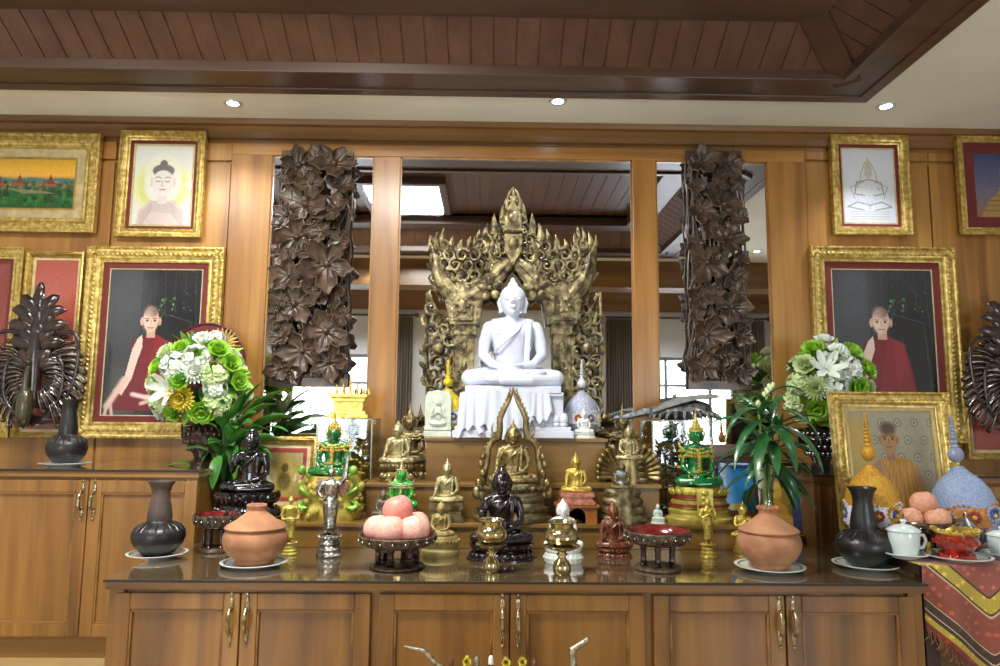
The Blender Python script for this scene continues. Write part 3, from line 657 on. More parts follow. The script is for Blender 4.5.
# ================================================================== PICTURES painted from shapes
class Pic:
    def __init__(s, w, h, n, col='#808080', seed=1):
        s.W = n; s.H = max(8, int(n * h / w)); s.w, s.h = w, h
        u = (np.arange(s.W) + .5) / s.W; v = (np.arange(s.H) + .5) / s.H
        s.U, s.V = np.meshgrid(u, v); s.asp = h / w; s.c = np.zeros((s.H, s.W, 3)); s.c[:] = s.rgb(col); s.rng = np.random.RandomState(seed)
    def rgb(s, c):
        if isinstance(c, str): c = c.lstrip('#'); c = [int(c[i:i + 2], 16) / 255 for i in (0, 2, 4)]
        return np.array(c[:3])
    def put(s, m, c, a=1):
        m = (np.clip(m, 0, 1) * a)[..., None]; s.c = s.c * (1 - m) + s.rgb(c) * m; return s
    def grad(s, stops):
        t = s.V; v = np.array([k for k, _ in stops]); cc = np.array([s.rgb(c) for _, c in stops])
        for i in range(3): s.c[..., i] = np.interp(t, v, cc[:, i])
        return s
    def ell(s, cx, cy, rx, ry, c, soft=.15, a=1, rot=0):
        du = s.U - cx; dv = (s.V - cy) * s.asp; ry = ry * s.asp
        if rot: k = R(rot); du, dv = du * math.cos(k) + dv * math.sin(k), -du * math.sin(k) + dv * math.cos(k)
        d = np.sqrt((du / rx) ** 2 + (dv / ry) ** 2); return s.put((1 - d) / soft + .5, c, a)
    def ring(s, cx, cy, r, t, c, a=1):
        d = np.sqrt((s.U - cx) ** 2 + ((s.V - cy) * s.asp) ** 2); return s.put(1.5 - np.abs(d - r) / t, c, a)
    def poly(s, pts, c, a=1):
        x, y = s.U, s.V; m = np.zeros_like(x, bool); n = len(pts)
        for i in range(n):
            x1, y1 = pts[i]; x2, y2 = pts[(i + 1) % n]
            k = ((y1 > y) != (y2 > y)); m ^= k & (x < (x2 - x1) * (y - y1) / (y2 - y1 + 1e-12) + x1)
        return s.put(m.astype(float), c, a)
    def line(s, pts, w, c, a=1):
        for (x1, y1), (x2, y2) in zip(pts, pts[1:]):
            X, Yy = s.U - x1, (s.V - y1) * s.asp; dx, dy = x2 - x1, (y2 - y1) * s.asp
            t = np.clip((X * dx + Yy * dy) / (dx * dx + dy * dy + 1e-12), 0, 1)
            s.put(1.5 - np.sqrt((X - t * dx) ** 2 + (Yy - t * dy) ** 2) / w, c, a)
        return s
    def rect(s, x0, y0, x1, y1, c, a=1): return s.put(((s.U >= x0) & (s.U <= x1) & (s.V >= y0) & (s.V <= y1)).astype(float), c, a)
    def speck(s, n, x0, y0, x1, y1, r, cols, a=.8):
        for _ in range(n):
            s.ell(s.rng.uniform(x0, x1), s.rng.uniform(y0, y1), r * s.rng.uniform(.5, 1.5), r * s.rng.uniform(.5, 1.5) / s.asp, cols[s.rng.randint(len(cols))], .4, a)
        return s
    def grain(s, k): s.c = np.clip(s.c + s.rng.normal(0, k, (s.H, s.W, 1)), 0, 1); return s
    def build(s, name, parent, y=0, gloss=.25, coat=.6, x0=None, z0=None, z1=None):
        W, H = s.W, s.H; w, h = s.w, s.h
        xs = np.linspace(-w / 2, w / 2, W + 1); zs = np.linspace(h / 2, -h / 2, H + 1)
        X, Z = np.meshgrid(xs, zs); vs = np.stack([X, np.full_like(X, y), Z], -1).reshape(-1, 3)
        i = np.arange(W * H); r = i // W; c = i % W; a = r * (W + 1) + c
        fs = np.stack([a, a + W + 1, a + W + 2, a + 1], -1)
        me = bpy.data.meshes.new(name); me.from_pydata(vs.tolist(), [], fs.tolist())
        lc = np.where(s.c <= .04045, s.c / 12.92, ((s.c + .055) / 1.055) ** 2.4).reshape(-1, 3)
        ca = me.color_attributes.new('Col', 'FLOAT_COLOR', 'CORNER')
        cc = np.ones((W * H, 4, 4)); cc[..., :3] = lc[:, None, :]; ca.data.foreach_set('color', cc.reshape(-1).astype(np.float32))
        return mobj(name, me, vcol_mat('printed_picture_%d' % int(gloss * 100), gloss, coat), parent)
def monk_photo(w, h, n, mirror=False):
    p = Pic(w, h, n, '#26262a', 5)
    p.rect(0, 0, .35, 1, '#35363a'); p.ell(.2, .15, .25, .3, '#50545a', 1.2, .6); p.ell(.75, .6, .3, .4, '#141416', .8, .8)
    for k in range(9): p.line([(.05 + .11 * k, 0), (.03 + .12 * k, .5 + .03 * k)], .006, '#44464c', .35)
    p.rect(.55, .3, .95, 1, '#121214', .6); p.line([(.58, .3), (.9, .36), (.95, .9)], .008, '#3c3f46', .7)
    p.speck(26, .55, .2, .72, .34, .012, ['#3f6a40', '#7fae7a', '#26402a'], .7); p.speck(20, .75, .1, .95, .3, .008, ['#6c7c70', '#2a3a2e'], .6)
    p.ell(.15, .85, .22, .18, '#4a4c48', .8, .6)
    cx = .56
    u0, v0 = p.U, p.V; p.U = (p.U - .47) / 1.22 + .56; p.V = (p.V - .35) * .98 + .32
    p.poly([(.41, .46), (.5, .44), (.62, .42), (.74, .47), (.79, .62), (.83, .82), (.78, .93), (.3, .93), (.28, .86), (.36, .8)], '#6c1620')
    p.poly([(.5, .43), (.62, .42), (.74, .47), (.77, .66), (.6, .8), (.44, .78), (.47, .6)], '#7c1c26')
    for k in range(7): p.line([(.6 - .02 * k, .43), (.5 - .015 * k + .02, .78)], .006, '#571019', .6)
    for k in range(5): p.line([(.66 + .02 * k, .46), (.68 + .025 * k, .8)], .006, '#92303a', .5)
    p.poly([(.24, .93), (.3, .82), (.5, .78), (.82, .8), (.88, .93)], '#651520')
    p.poly([(.49, .42), (.45, .45), (.41, .52), (.36, .7), (.3, .8), (.34, .83), (.42, .72), (.46, .6), (.5, .5)], '#d7bcae')
    p.line([(.36, .72), (.3, .8), (.22, .9)], .03, '#cfb0a2'); p.line([(.22, .9), (.2, .97)], .014, '#c9a899'); p.line([(.25, .88), (.27, .97)], .013, '#c9a899')
    p.line([(.44, .82), (.56, .84), (.7, .82), (.86, .86)], .024, '#d6bdb2'); p.line([(.52, .88), (.68, .84)], .02, '#c8a99c')
    p.rect(cx - .035, .36, cx + .045, .44, '#b99684')
    p.ell(cx, .315, .07, .088, '#c9a794', .12); p.ell(cx, .262, .062, .04, '#5c4a42', .6, .75); p.poly([(cx - .05, .33), (cx + .05, .33), (cx + .03, .4), (cx - .03, .4)], '#c9a794'); p.ell(cx - .025, .32, .04, .07, '#dcc0b0', 1.2, .6)
    p.ell(cx - .08, .33, .014, .03, '#c39f8d'); p.ell(cx + .08, .33, .014, .03, '#b28e7e')
    for e in (-1, 1): p.line([(cx + e * .018, .312), (cx + e * .052, .31)], .005, '#4a332c', .8); p.ell(cx + e * .034, .325, .012, .006, '#3a2622', .5)
    p.line([(cx, .32), (cx + .004, .35)], .005, '#a98270', .8); p.line([(cx - .024, .374), (cx + .024, .374)], .005, '#8b5a50', .9)
    p.U, p.V = u0, v0
    if mirror: p.c = p.c[:, ::-1]
    return p.grain(.012)
# ================================================================== PICTURE FRAMES
REDMAT = mat('dark_red_mat', '#6c2420', .7, 0, '#64201c', 30)
CREAM = mat('cream_liner', '#cdbb8c', .6)
def frame(name, label, px, Yf, fw, pic, mats=(), style='rope', tilt=0, cat='picture', m=GOLDF, turn=0, group=None):
    x0, y0, x1, y1 = px
    cx, cy = (x0 + x1) / 2, (y0 + y1) / 2
    W = P(x1, cy, Yf).x - P(x0, cy, Yf).x; Hh = P(cx, y0, Yf).z - P(cx, y1, Yf).z
    c = P(cx, cy, Yf); k = W / (x1 - x0); fw = fw * k
    t = thing(name, label, cat, (c.x, Yf + .028, c.z), group=group); t.rotation_euler = (tilt, 0, turn)
    iw, ih = W / 2 - fw, Hh / 2 - fw
    g = MB(); d = .03
    prof = [(0, 0), (0, .008), (fw * .12, .012), (fw * .2, .01), (fw * .32, .018), (fw * .62, .026), (fw * .78, .024), (fw * .86, .03), (fw, .028), (fw, -.004), (0, -.004)]
    g.sweep(prof, [((sx * iw, 0, sz * ih), (sx, 0, sz), (0, -1, 0)) for sx, sz in ((-1, -1), (1, -1), (1, 1), (-1, 1))], True)
    rr = fw * .13
    def run(a, b_, off, zd, r, sp, shp=1.6):
        n = max(4, int((b_ - a) / sp)); out = []
        for i in range(n): out.append((a + (b_ - a) * (i + .5) / n))
        return out
    if style in ('rope', 'ornate'):
        for off, zd, r, sp in ((fw * .9, -.03, fw * .07, fw * .26), (fw * .47, -.022, fw * .1, fw * .34)) if style == 'rope' else ((fw * .92, -.03, fw * .07, fw * .24), (fw * .5, -.024, fw * .13, fw * .3), (fw * .1, -.01, fw * .05, fw * .16)):
            a, c_ = iw + off, ih + off
            for i, xx in enumerate(run(-a, a, 0, 0, 0, sp)):
                for s in (-1, 1): g.ell((xx, zd, s * c_), (r * 1.3, r * .5, r * .8), u=6, v=4, rot=Matrix.Rotation(.6 * s, 3, 'Y'))
            for zz in run(-c_, c_, 0, 0, 0, sp):
                for s in (-1, 1): g.ell((s * a, zd, zz), (r * .8, r * .5, r * 1.3), u=6, v=4, rot=Matrix.Rotation(.6 * s, 3, 'Y'))
    if style == 'ornate':
        for sx in (-1, 1):
            for sz in (-1, 1):
                for k_ in range(5):
                    a = k_ * PI / 8 + (0); g.ell((sx * (iw + fw * .5 + fw * .35 * math.cos(a)), -.026, sz * (ih + fw * .5 - fw * .2 + fw * .35 * math.sin(a))), (fw * .2, .008, fw * .1), u=8, v=5, rot=Matrix.Rotation(-sx * sz * a, 3, 'Y'))
    g.obj('frame', m, t, ang=50)
    a, c_ = iw, ih
    for j, (mw, mm, dep) in enumerate(mats):
        mw *= k; g = MB(); g.sweep([(0, 0), (0, .003), (mw, .003), (mw, 0)], [((sx * (a - mw), .004 + .001 * j, sz * (c_ - mw)), (sx, 0, sz), (0, -1, 0)) for sx, sz in ((-1, -1), (1, -1), (1, 1), (-1, 1))], True)
        g.obj(dep, mm, t, smooth=False); a -= mw; c_ -= mw
    g = MB(); g.bx(-iw - fw * .5, iw + fw * .5, .006, .012, -ih - fw * .5, ih + fw * .5); g.obj('backing', mat('backing_board', '#4b3826', .8), t, smooth=False)
    pc = pic(2 * a, 2 * c_); pc.build('picture', t, y=.0045)
    return t
YF = YW - .066
def pic_landscape(w, h):
    p = Pic(w, h, 110, '#000000'); p.grad([(0, '#b9962f'), (.2, '#d9a53c'), (.34, '#e0a94a'), (.42, '#7d7a4a'), (.5, '#2f4a34'), (.75, '#24512a'), (1, '#1d4a25')])
    p.poly([(0, .42), (.15, .38), (.3, .42), (.5, .37), (.7, .41), (.85, .38), (1, .41), (1, .5), (0, .5)], '#4b6a6c')
    p.speck(120, 0, .46, 1, .62, .02, ['#24402c', '#7b6a48', '#305a36', '#8f7452'], .8); p.speck(120, 0, .62, 1, .95, .03, ['#1f5a28', '#2d7434', '#173c1c'], .8)
    for x in (.12, .36, .72): p.poly([(x - .05, .54), (x - .03, .44), (x, .3), (x + .03, .44), (x + .05, .54)], '#6e3a26'); p.rect(x - .07, .5, x + .07, .56, '#84513a')
    p.poly([(.2, .6), (.6, .64), (.8, .7), (.4, .7)], '#a88c66', .6); return p.grain(.02)
def pic_head(w, h):
    p = Pic(w, h, 90, '#d4d6cf')
    p.U = (p.U - .5) / 1.1 + .5; p.V = (p.V - .5) / 1.1 + .48; p.ring(.5, .5, .34, .06, '#c9cf77', .8); p.ring(.5, .5, .42, .04, '#d6d890', .7); p.ell(.5, .36, .3, .24, '#dcdfd4', .2, .8)
    p.poly([(.1, 1), (.14, .78), (.3, .66), (.7, .66), (.86, .78), (.9, 1)], '#c9bcb8')
    for k in range(6): p.line([(.16, .98 - .03 * k), (.34, .78 - .02 * k), (.66, .8 - .02 * k), (.84, .96 - .03 * k)], .006, '#a98f90', .7)
    p.rect(.43, .55, .57, .7, '#d0cbc6'); p.ell(.5, .44, .17, .17, '#d8d3cd', .06)
    p.ell(.5, .315, .17, .075, '#6c6663', .15); p.ell(.5, .24, .06, .05, '#6c6663', .2); p.ell(.5, .4, .145, .09, '#d8d3cd', .12)
    for e in (-1, 1):
        p.line([(.5 + e * .03, .4), (.5 + e * .08, .385), (.5 + e * .12, .4)], .006, '#6a605c'); p.line([(.5 + e * .035, .435), (.5 + e * .07, .445), (.5 + e * .11, .435)], .006, '#6a605c')
        p.ell(.5 + e * .18, .45, .022, .06, '#cfc6c0', .3)
    p.line([(.5, .43), (.485, .49), (.51, .495)], .005, '#958880'); p.line([(.46, .535), (.5, .53), (.54, .535)], .008, '#9c6b66'); return p.grain(.01)
def pic_redpaper(w, h):
    p = Pic(w, h, 60, '#a8483c'); p.grad([(0, '#9c4638'), (.3, '#b4594a'), (1, '#8c3c30')]); p.ell(.5, .5, .25, .3, '#b97560', .5, .6); return p.grain(.02)
def pic_line(w, h):
    p = Pic(w, h, 90, '#c5ccd6'); c = '#8f8a86'; p.U = (p.U - .5) / 1.2 + .5; p.V = (p.V - .5) / 1.1 + .5; p.ell(.5, .5, .42, .46, '#ccd2da', .8, .8)
    p.poly([(.44, .3), (.5, .12), (.56, .3)], '#b3a77e', .8); p.ell(.5, .34, .07, .06, '#b9b6b4', .3)
    for e in (-1, 1):
        p.line([(.5, .42), (.5 + e * .2, .46), (.5 + e * .24, .6), (.5 + e * .08, .62)], .01, c); p.line([(.5 + e * .1, .45), (.5 + e * .3, .52), (.5 + e * .24, .66)], .008, c, .7)
        p.line([(.5, .74), (.5 + e * .2, .7), (.5 + e * .36, .76), (.5 + e * .1, .8)], .01, c)
        p.line([(.5 + e * .04, .2), (.5 + e * .12, .34), (.5 + e * .14, .44)], .008, '#a39a78')
    for k in range(4): p.line([(.18, .82 + .03 * k), (.82, .82 + .03 * k)], .006, '#a59a86', .8)
    p.speck(40, .3, .42, .7, .8, .012, ['#a49a8a', '#b0aea8', '#9aa0a4'], .7); return p.grain(.015)
def pic_stupa(w, h):
    p = Pic(w, h, 60); p.grad([(0, '#32406c'), (.6, '#6a6480'), (1, '#8a6a4a')]); p.poly([(.1, 1), (.3, .75), (.55, .6), (.75, .3), (.8, .1), (.85, .3), (1, .55), (1, 1)], '#a08048')
    for k in range(6): p.line([(.2 + .06 * k, .9 - .08 * k), (1, .9 - .08 * k)], .01, '#6f5430'); 
    return p.grain(.02)
def pic_plain(w, h):
    p = Pic(w, h, 40, '#7a3026'); return p.grain(.02)
RM = REDMAT; GL = mat('gold_liner', '#c9a65a', .35, .7)
frame('framed_picture', 'gold framed landscape painting of temples, cut by the left edge of the photo', (-42, 132, 97, 231), YF, 15, pic_landscape, [(9, mat('tan_mat', '#b9a878', .7), 'mount'), (2, GL, 'liner')])
frame('framed_picture', 'gold framed pale drawing of a serene head with green halo', (117, 130, 203, 236), YF, 9, pic_head, [(3, RM, 'mount'), (2, CREAM, 'liner')])
frame('framed_picture', 'plain gold framed picture, only its right edge showing at the far left', (-60, 245, 16, 436), YF, 12, pic_plain, [(4, RM, 'mount')])
frame('framed_picture', 'narrow gold framed red picture behind the left peacock carving', (18, 250, 77, 436), YF, 5, pic_redpaper, [(3, CREAM, 'liner')], style='plain')
frame('framed_photograph', 'large gold framed photo of a seated monk in maroon robe, behind the left bouquet', (80, 245, 219, 437), YF, 16, lambda w, h: monk_photo(w, h, 130), [(6, RM, 'mount'), (1, CREAM, 'liner')], style='ornate')
frame('framed_picture', 'gold framed faint line drawing of a crowned seated figure', (833, 134, 911, 234), YF, 9, pic_line, [(3, RM, 'mount'), (1.5, CREAM, 'liner')])
frame('framed_picture', 'gold framed stupa picture with wide red mount, at the upper right corner', (960, 133, 1040, 234), YF, 8, pic_stupa, [(11, RM, 'mount')])
frame('framed_photograph', 'large gold framed photo of a seated monk in maroon robe, beside the right peacock carving', (815, 245, 962, 441), YF, 15, lambda w, h: monk_photo(w, h, 130), [(7, RM, 'mount'), (1, CREAM, 'liner')], style='ornate')
frame('framed_picture', 'small gold framed picture half hidden behind the right peacock carving', (966, 352, 1030, 459), YF, 6, pic_redpaper, [(3, CREAM, 'liner')], style='plain')
# ------------------------------------------------------------------ leaning pictures on the altar
def pic_orange_monk(w, h):
    p = Pic(w, h, 110, '#8b8670', 3); p.grad([(0, '#8e8a78'), (1, '#807856')])
    for j in range(5):
        for i in range(5):
            x, y = .2 + .2 * i + (.1 if j % 2 else 0), .1 + .16 * j; p.ell(x, y, .05, .045, '#6c6a5c', .2, .8); p.ell(x, y, .03, .027, '#a3a08c', .3, .8); p.ell(x, y, .014, .014, '#5d5a4c', .3)
    p.ell(.12, .35, .16, .3, '#a88a3c', .4, .7)
    p.U = (p.U - .47) / 1.15 + .5; p.V = (p.V - .25) / 1.12 + .29
    p.poly([(.2, 1.2), (.22, .62), (.3, .5), (.46, .44), (.62, .44), (.76, .5), (.82, .64), (.86, 1.2)], '#a5762c')
    p.poly([(.28, .52), (.38, .46), (.44, .5), (.4, .72), (.3, .84), (.22, .8), (.24, .6)], '#8f6844')
    for k in range(8): p.line([(.5 + .03 * k, .46), (.36 + .06 * k, .98)], .007, '#7d5620', .7)
    for k in range(5): p.line([(.4 + .07 * k, .48), (.5 + .05 * k, .9)], .006, '#c4923e', .6)
    p.line([(.76, .55), (.82, .75), (.8, .95)], .03, '#8f6844')
    p.rect(.46, .38, .55, .47, '#84603e'); p.ell(.5, .29, .085, .13, '#97724c', .12); p.ell(.5, .205, .078, .05, '#3c312a', .7, .85)
    for e in (-1, 1): p.line([(.5 + e * .02, .268), (.5 + e * .062, .272)], .006, '#4a3626'); p.ell(.5 + e * .04, .29, .012, .008, '#241812', .4); p.ell(.5 + e * .09, .3, .014, .035, '#86623f')
    p.line([(.5, .29), (.505, .325)], .006, '#6e4e30'); p.line([(.475, .358), (.5, .354), (.525, .358)], .007, '#6b3f30')
    return p.grain(.02)
yb = 2.78
frame('framed_photograph', 'gold baroque framed photo of a monk in orange robe, leaning behind the conical ornaments', (837, 391, 960, 542), 3.06, 15, pic_orange_monk, [(3, CREAM, 'liner'), (1.5, GL, 'inner_liner')], style='ornate', tilt=R(-6), turn=R(0))
def pic_gold(w, h):
    p = Pic(w, h, 40, '#9b8a4a'); p.ell(.5, .5, .3, .4, '#b9a65a', .6); p.ell(.5, .35, .1, .1, '#6c5c30', .4); p.ell(.5, .65, .2, .2, '#77683a', .5); return p.grain(.03)
frame('framed_picture', 'gold framed small picture with red mount behind the black Buddha', (250, 437, 315, 513), 3.44, 7, pic_gold, [(4, CREAM, 'liner'), (4, mat('bright_red_mat', '#a03028', .6), 'mount')], style='plain', tilt=R(-8))
def pic_blue(w, h):
    p = Pic(w, h, 50); p.grad([(0, '#2b79c4'), (.5, '#3b96da'), (1, '#58aee0')]); p.poly([(.5, 1), (.62, .6), (.9, .5), (1, .7), (1, 1)], '#2d5a5a'); p.poly([(.0, 1), (.0, .9), (.5, .85), (.6, 1)], '#c4a850'); return p.grain(.01)
frame('framed_picture', 'bright blue sky picture leaning left of the strap leaved plant', (719, 462, 762, 512), 3.46, 1.2, pic_blue, [], style='plain', tilt=R(-6), m=mat('blue_edge', '#2b6aa8', .5))
def pic_goldbuddha(w, h):
    p = Pic(w, h, 60); p.grad([(0, '#5b5236'), (.5, '#8c7430'), (1, '#6a5526')]); p.ell(.4, .35, .12, .14, '#c4a040', .3); p.poly([(.1, .95), (.2, .6), (.4, .45), (.6, .6), (.75, .95)], '#b48c30'); p.ell(.45, .8, .35, .1, '#caa448', .3)
    p.ell(.8, .4, .12, .3, '#2c4a7c', .4); p.rect(.72, .6, .92, .95, '#384a70'); return p.grain(.03)
frame('framed_picture', 'dark framed picture of a golden statue with blue figure, right of the strap leaved plant', (757, 463, 812, 540), 3.3, 3.5, pic_goldbuddha, [(1, GL, 'liner')], style='plain', tilt=R(-6), m=mat('dark_frame_wood', '#3a241a', .4, coat=.3))
# ================================================================== CARVINGS ON THE WALL
LOTW = mat('dark_carved_wood', '#604c3c', .38, 0, '#3c2e24', 18, .25, 70, coat=.15)
def lobed(b, c, r, rot, tilt, seed, lobes=5, cup=.35, T=.006):
    """big lobed leaf/flower with raised rim, centre c=(x,z) on a panel, depth off the panel by cup"""
    rnd = random.Random(seed); ph = rnd.random() * 6; n = 50; m = 6; vs = []; fs = []; el = rnd.uniform(.1, .3); ea = rnd.random() * 6; jit = [rnd.uniform(.85, 1.15) for _ in range(lobes)]
    def lobe_r(a):
        u = lobes * (a - ph) / (2 * PI); k = round(u); f = abs(u - k) * 2      # 0 at a lobe tip, 1 in the notch
        return r * (1.08 * jit[k % lobes] * (1 - f) ** .8 * .42 + .6 + .06 * math.cos(3 * PI * f)) * (1 + el * math.cos(a - ea))
    for back in (0, 1):
        for j in range(m + 1):
            q = j / m
            for i in range(n):
                a = 2 * PI * i / n; rr = lobe_r(a) * q
                hgt = cup * r * (q ** 2 * 1.0 - .35 * q + .12 * math.cos(lobes * (a - ph)) * q) + .04 * r * math.cos(2 * lobes * (a - ph)) * q
                v = Vector((rr * math.cos(a), -hgt + back * T, rr * math.sin(a)))
                vs.append(v)
    o = (m + 1) * n
    for j in range(m):
        for i in range(n):
            k = (i + 1) % n; A = j * n + i; B = j * n + k; C_ = (j + 1) * n + k; D = (j + 1) * n + i
            fs.append((A, B, C_, D)); fs.append((o + A, o + D, o + C_, o + B))
    for i in range(n): k = (i + 1) % n; fs.append((m * n + i, m * n + k, o + m * n + k, o + m * n + i))
    Rm = Matrix.Translation((c[0], c[2], c[1])) @ Matrix.Rotation(rot, 4, 'Y') @ Matrix.Rotation(tilt, 4, 'X')
    b.add(vs, fs, Rm)
    rim = [(lobe_r(a), a) for a in [2 * PI * i / n for i in range(n + 1)]]
    pts = []
    for rr, a in rim:
        hgt = cup * r * (.65 + .12 * math.cos(lobes * (a - ph))) + .04 * r * math.cos(2 * lobes * (a - ph)); pts.append((rr * math.cos(a), -hgt, rr * math.sin(a)))
    b.tube(pts, .0045, 6, Rm)
    b.ell((0, -cup * r * .0, 0), (r * .16, r * .25, r * .16), Rm)
    for k in range(lobes): a = ph + 2 * PI * k / lobes; b.tube([(0, -.002, 0), (r * .45 * math.cos(a), -cup * r * .1 - .004, r * .45 * math.sin(a)), (r * .8 * math.cos(a), -cup * r * .5 - .002, r * .8 * math.sin(a))], [.005, .004, .002], 5, Rm)
def lotus_panel(label, x0, x1, y0, y1, Yp, seed, flip=False):
    A, B = P(x0, y0, Yp), P(x1, y1, Yp); W = B.x - A.x; H = A.z - B.z
    t = thing('carved_lotus_panel', label, 'wood carving', ((A.x + B.x) / 2, Yp, B.z), group=None)
    L = [(.24, .07, .3), (.74, .07, .28), (.46, .16, .18), (.38, .245, .34), (.78, .265, .26), (.1, .3, .16), (.26, .385, .32), (.62, .36, .16), (.7, .5, .34), (.16, .545, .24), (.3, .665, .31), (.6, .63, .2), (.86, .62, .2), (.72, .775, .3), (.12, .8, .18), (.42, .855, .28), (.82, .9, .26), (.14, .93, .17), (.5, .05, .16), (.1, .14, .14), (.92, .17, .14), (.5, .3, .15), (.92, .4, .15), (.46, .46, .16), (.08, .46, .13), (.44, .57, .15), (.08, .65, .14), (.5, .72, .15), (.1, .74, .13), (.93, .72, .13), (.62, .86, .14), (.28, .95, .14)]
    rnd = random.Random(seed); b = MB(); leaves = []
    for i, (u, v, r) in enumerate(L):
        if flip: u = 1 - u; v = min(.93, max(.07, v + rnd.uniform(-.012, .012)))
        g = MB(); dep = -.012 - .012 * (i % 3); rr = r * W * .98
        x = (u - .5) * W; x = max(-W / 2 + rr * .9, min(W / 2 - rr * .9, x))
        lobed(g, (x, max(rr * .8, min(H - rr * .85, (1 - v) * H)), dep), rr, rnd.uniform(0, 6), R(rnd.uniform(-28, 20)), seed * 31 + i, rnd.choice((4, 5, 5)), rnd.uniform(.3, .55))
        g.obj('leaf', LOTW, t, ang=60); leaves.append((x, (1 - v) * H))
    # stems
    b = MB()
    for i, (x, z) in enumerate(leaves):
        zz = max(.03, z - rnd.uniform(.22, .5) * H); x2 = max(-W * .46, min(W * .46, x + rnd.uniform(-.25, .25) * W))
        b.tube([(x, .0, z), (x + rnd.uniform(-.1, .1) * W, -.006, (z * 2 + zz) / 3), (x2 + rnd.uniform(-.06, .06) * W, -.004, (z + 2 * zz) / 3), (x2, .0, zz)], [.007, .0075, .008, .008], 6)
    for k in range(20):
        x = -W * .46 + W * .92 * k / 19; h = rnd.uniform(.1, .34) * H
        b.tube([(x, .002, .03), (x + rnd.uniform(-.03, .03), -.004, .03 + h * .5), (x + rnd.uniform(-.05, .05), .002, .03 + h)], [.006, .006, .003], 6)
    for k in range(16):
        x = rnd.choice((-1, 1)) * W * rnd.uniform(.36, .47); z = rnd.uniform(.1, .9) * H
        b.tube([(x, .004, z), (x * .9, -.004, z + .05), (x, .004, z + .1)], .006, 6)
    for k in range(10):
        x = rnd.uniform(-.4, .4) * W; z = rnd.uniform(.1, .95) * H; b.ell((x, -.012, z), (.018, .014, .034), rot=Matrix.Rotation(rnd.uniform(-.6, .6), 3, 'Y'))
    b.obj('stems', LOTW, t, ang=60)
    # side bars and foot bar
    b = MB()
    for s in (-1, 1):
        pts = smooth_path([(s * W * (.47 + .02 * math.sin(k * 2.3 + seed + s)), .006, H * (.02 + .95 * k / 12)) for k in range(13)], 3); b.tube(pts, .0055, 6)
    b.bx(-W / 2, W / 2, -.012, .014, 0, H * .035); b.bx(-W / 2, W / 2, -.004, .014, H * .035, H * .05)
    for k in range(16): b.ell((-W / 2 + W * (k + .5) / 16, -.006, H * .045), (W / 26, .01, H * .016), u=8, v=5)
    b.bx(-W / 2 + .01, W / 2 - .01, .0, .014, H * .97, H * .99)
    b.obj('border', LOTW, t, ang=40, bev=0)
lotus_panel('pierced dark carved lotus panel over the left narrow mirror', 280, 347, 148, 387, YW - .05, 4)
lotus_panel('pierced dark carved lotus panel over the right narrow mirror', 684, 751, 148, 390, YW - .05, 9, True)
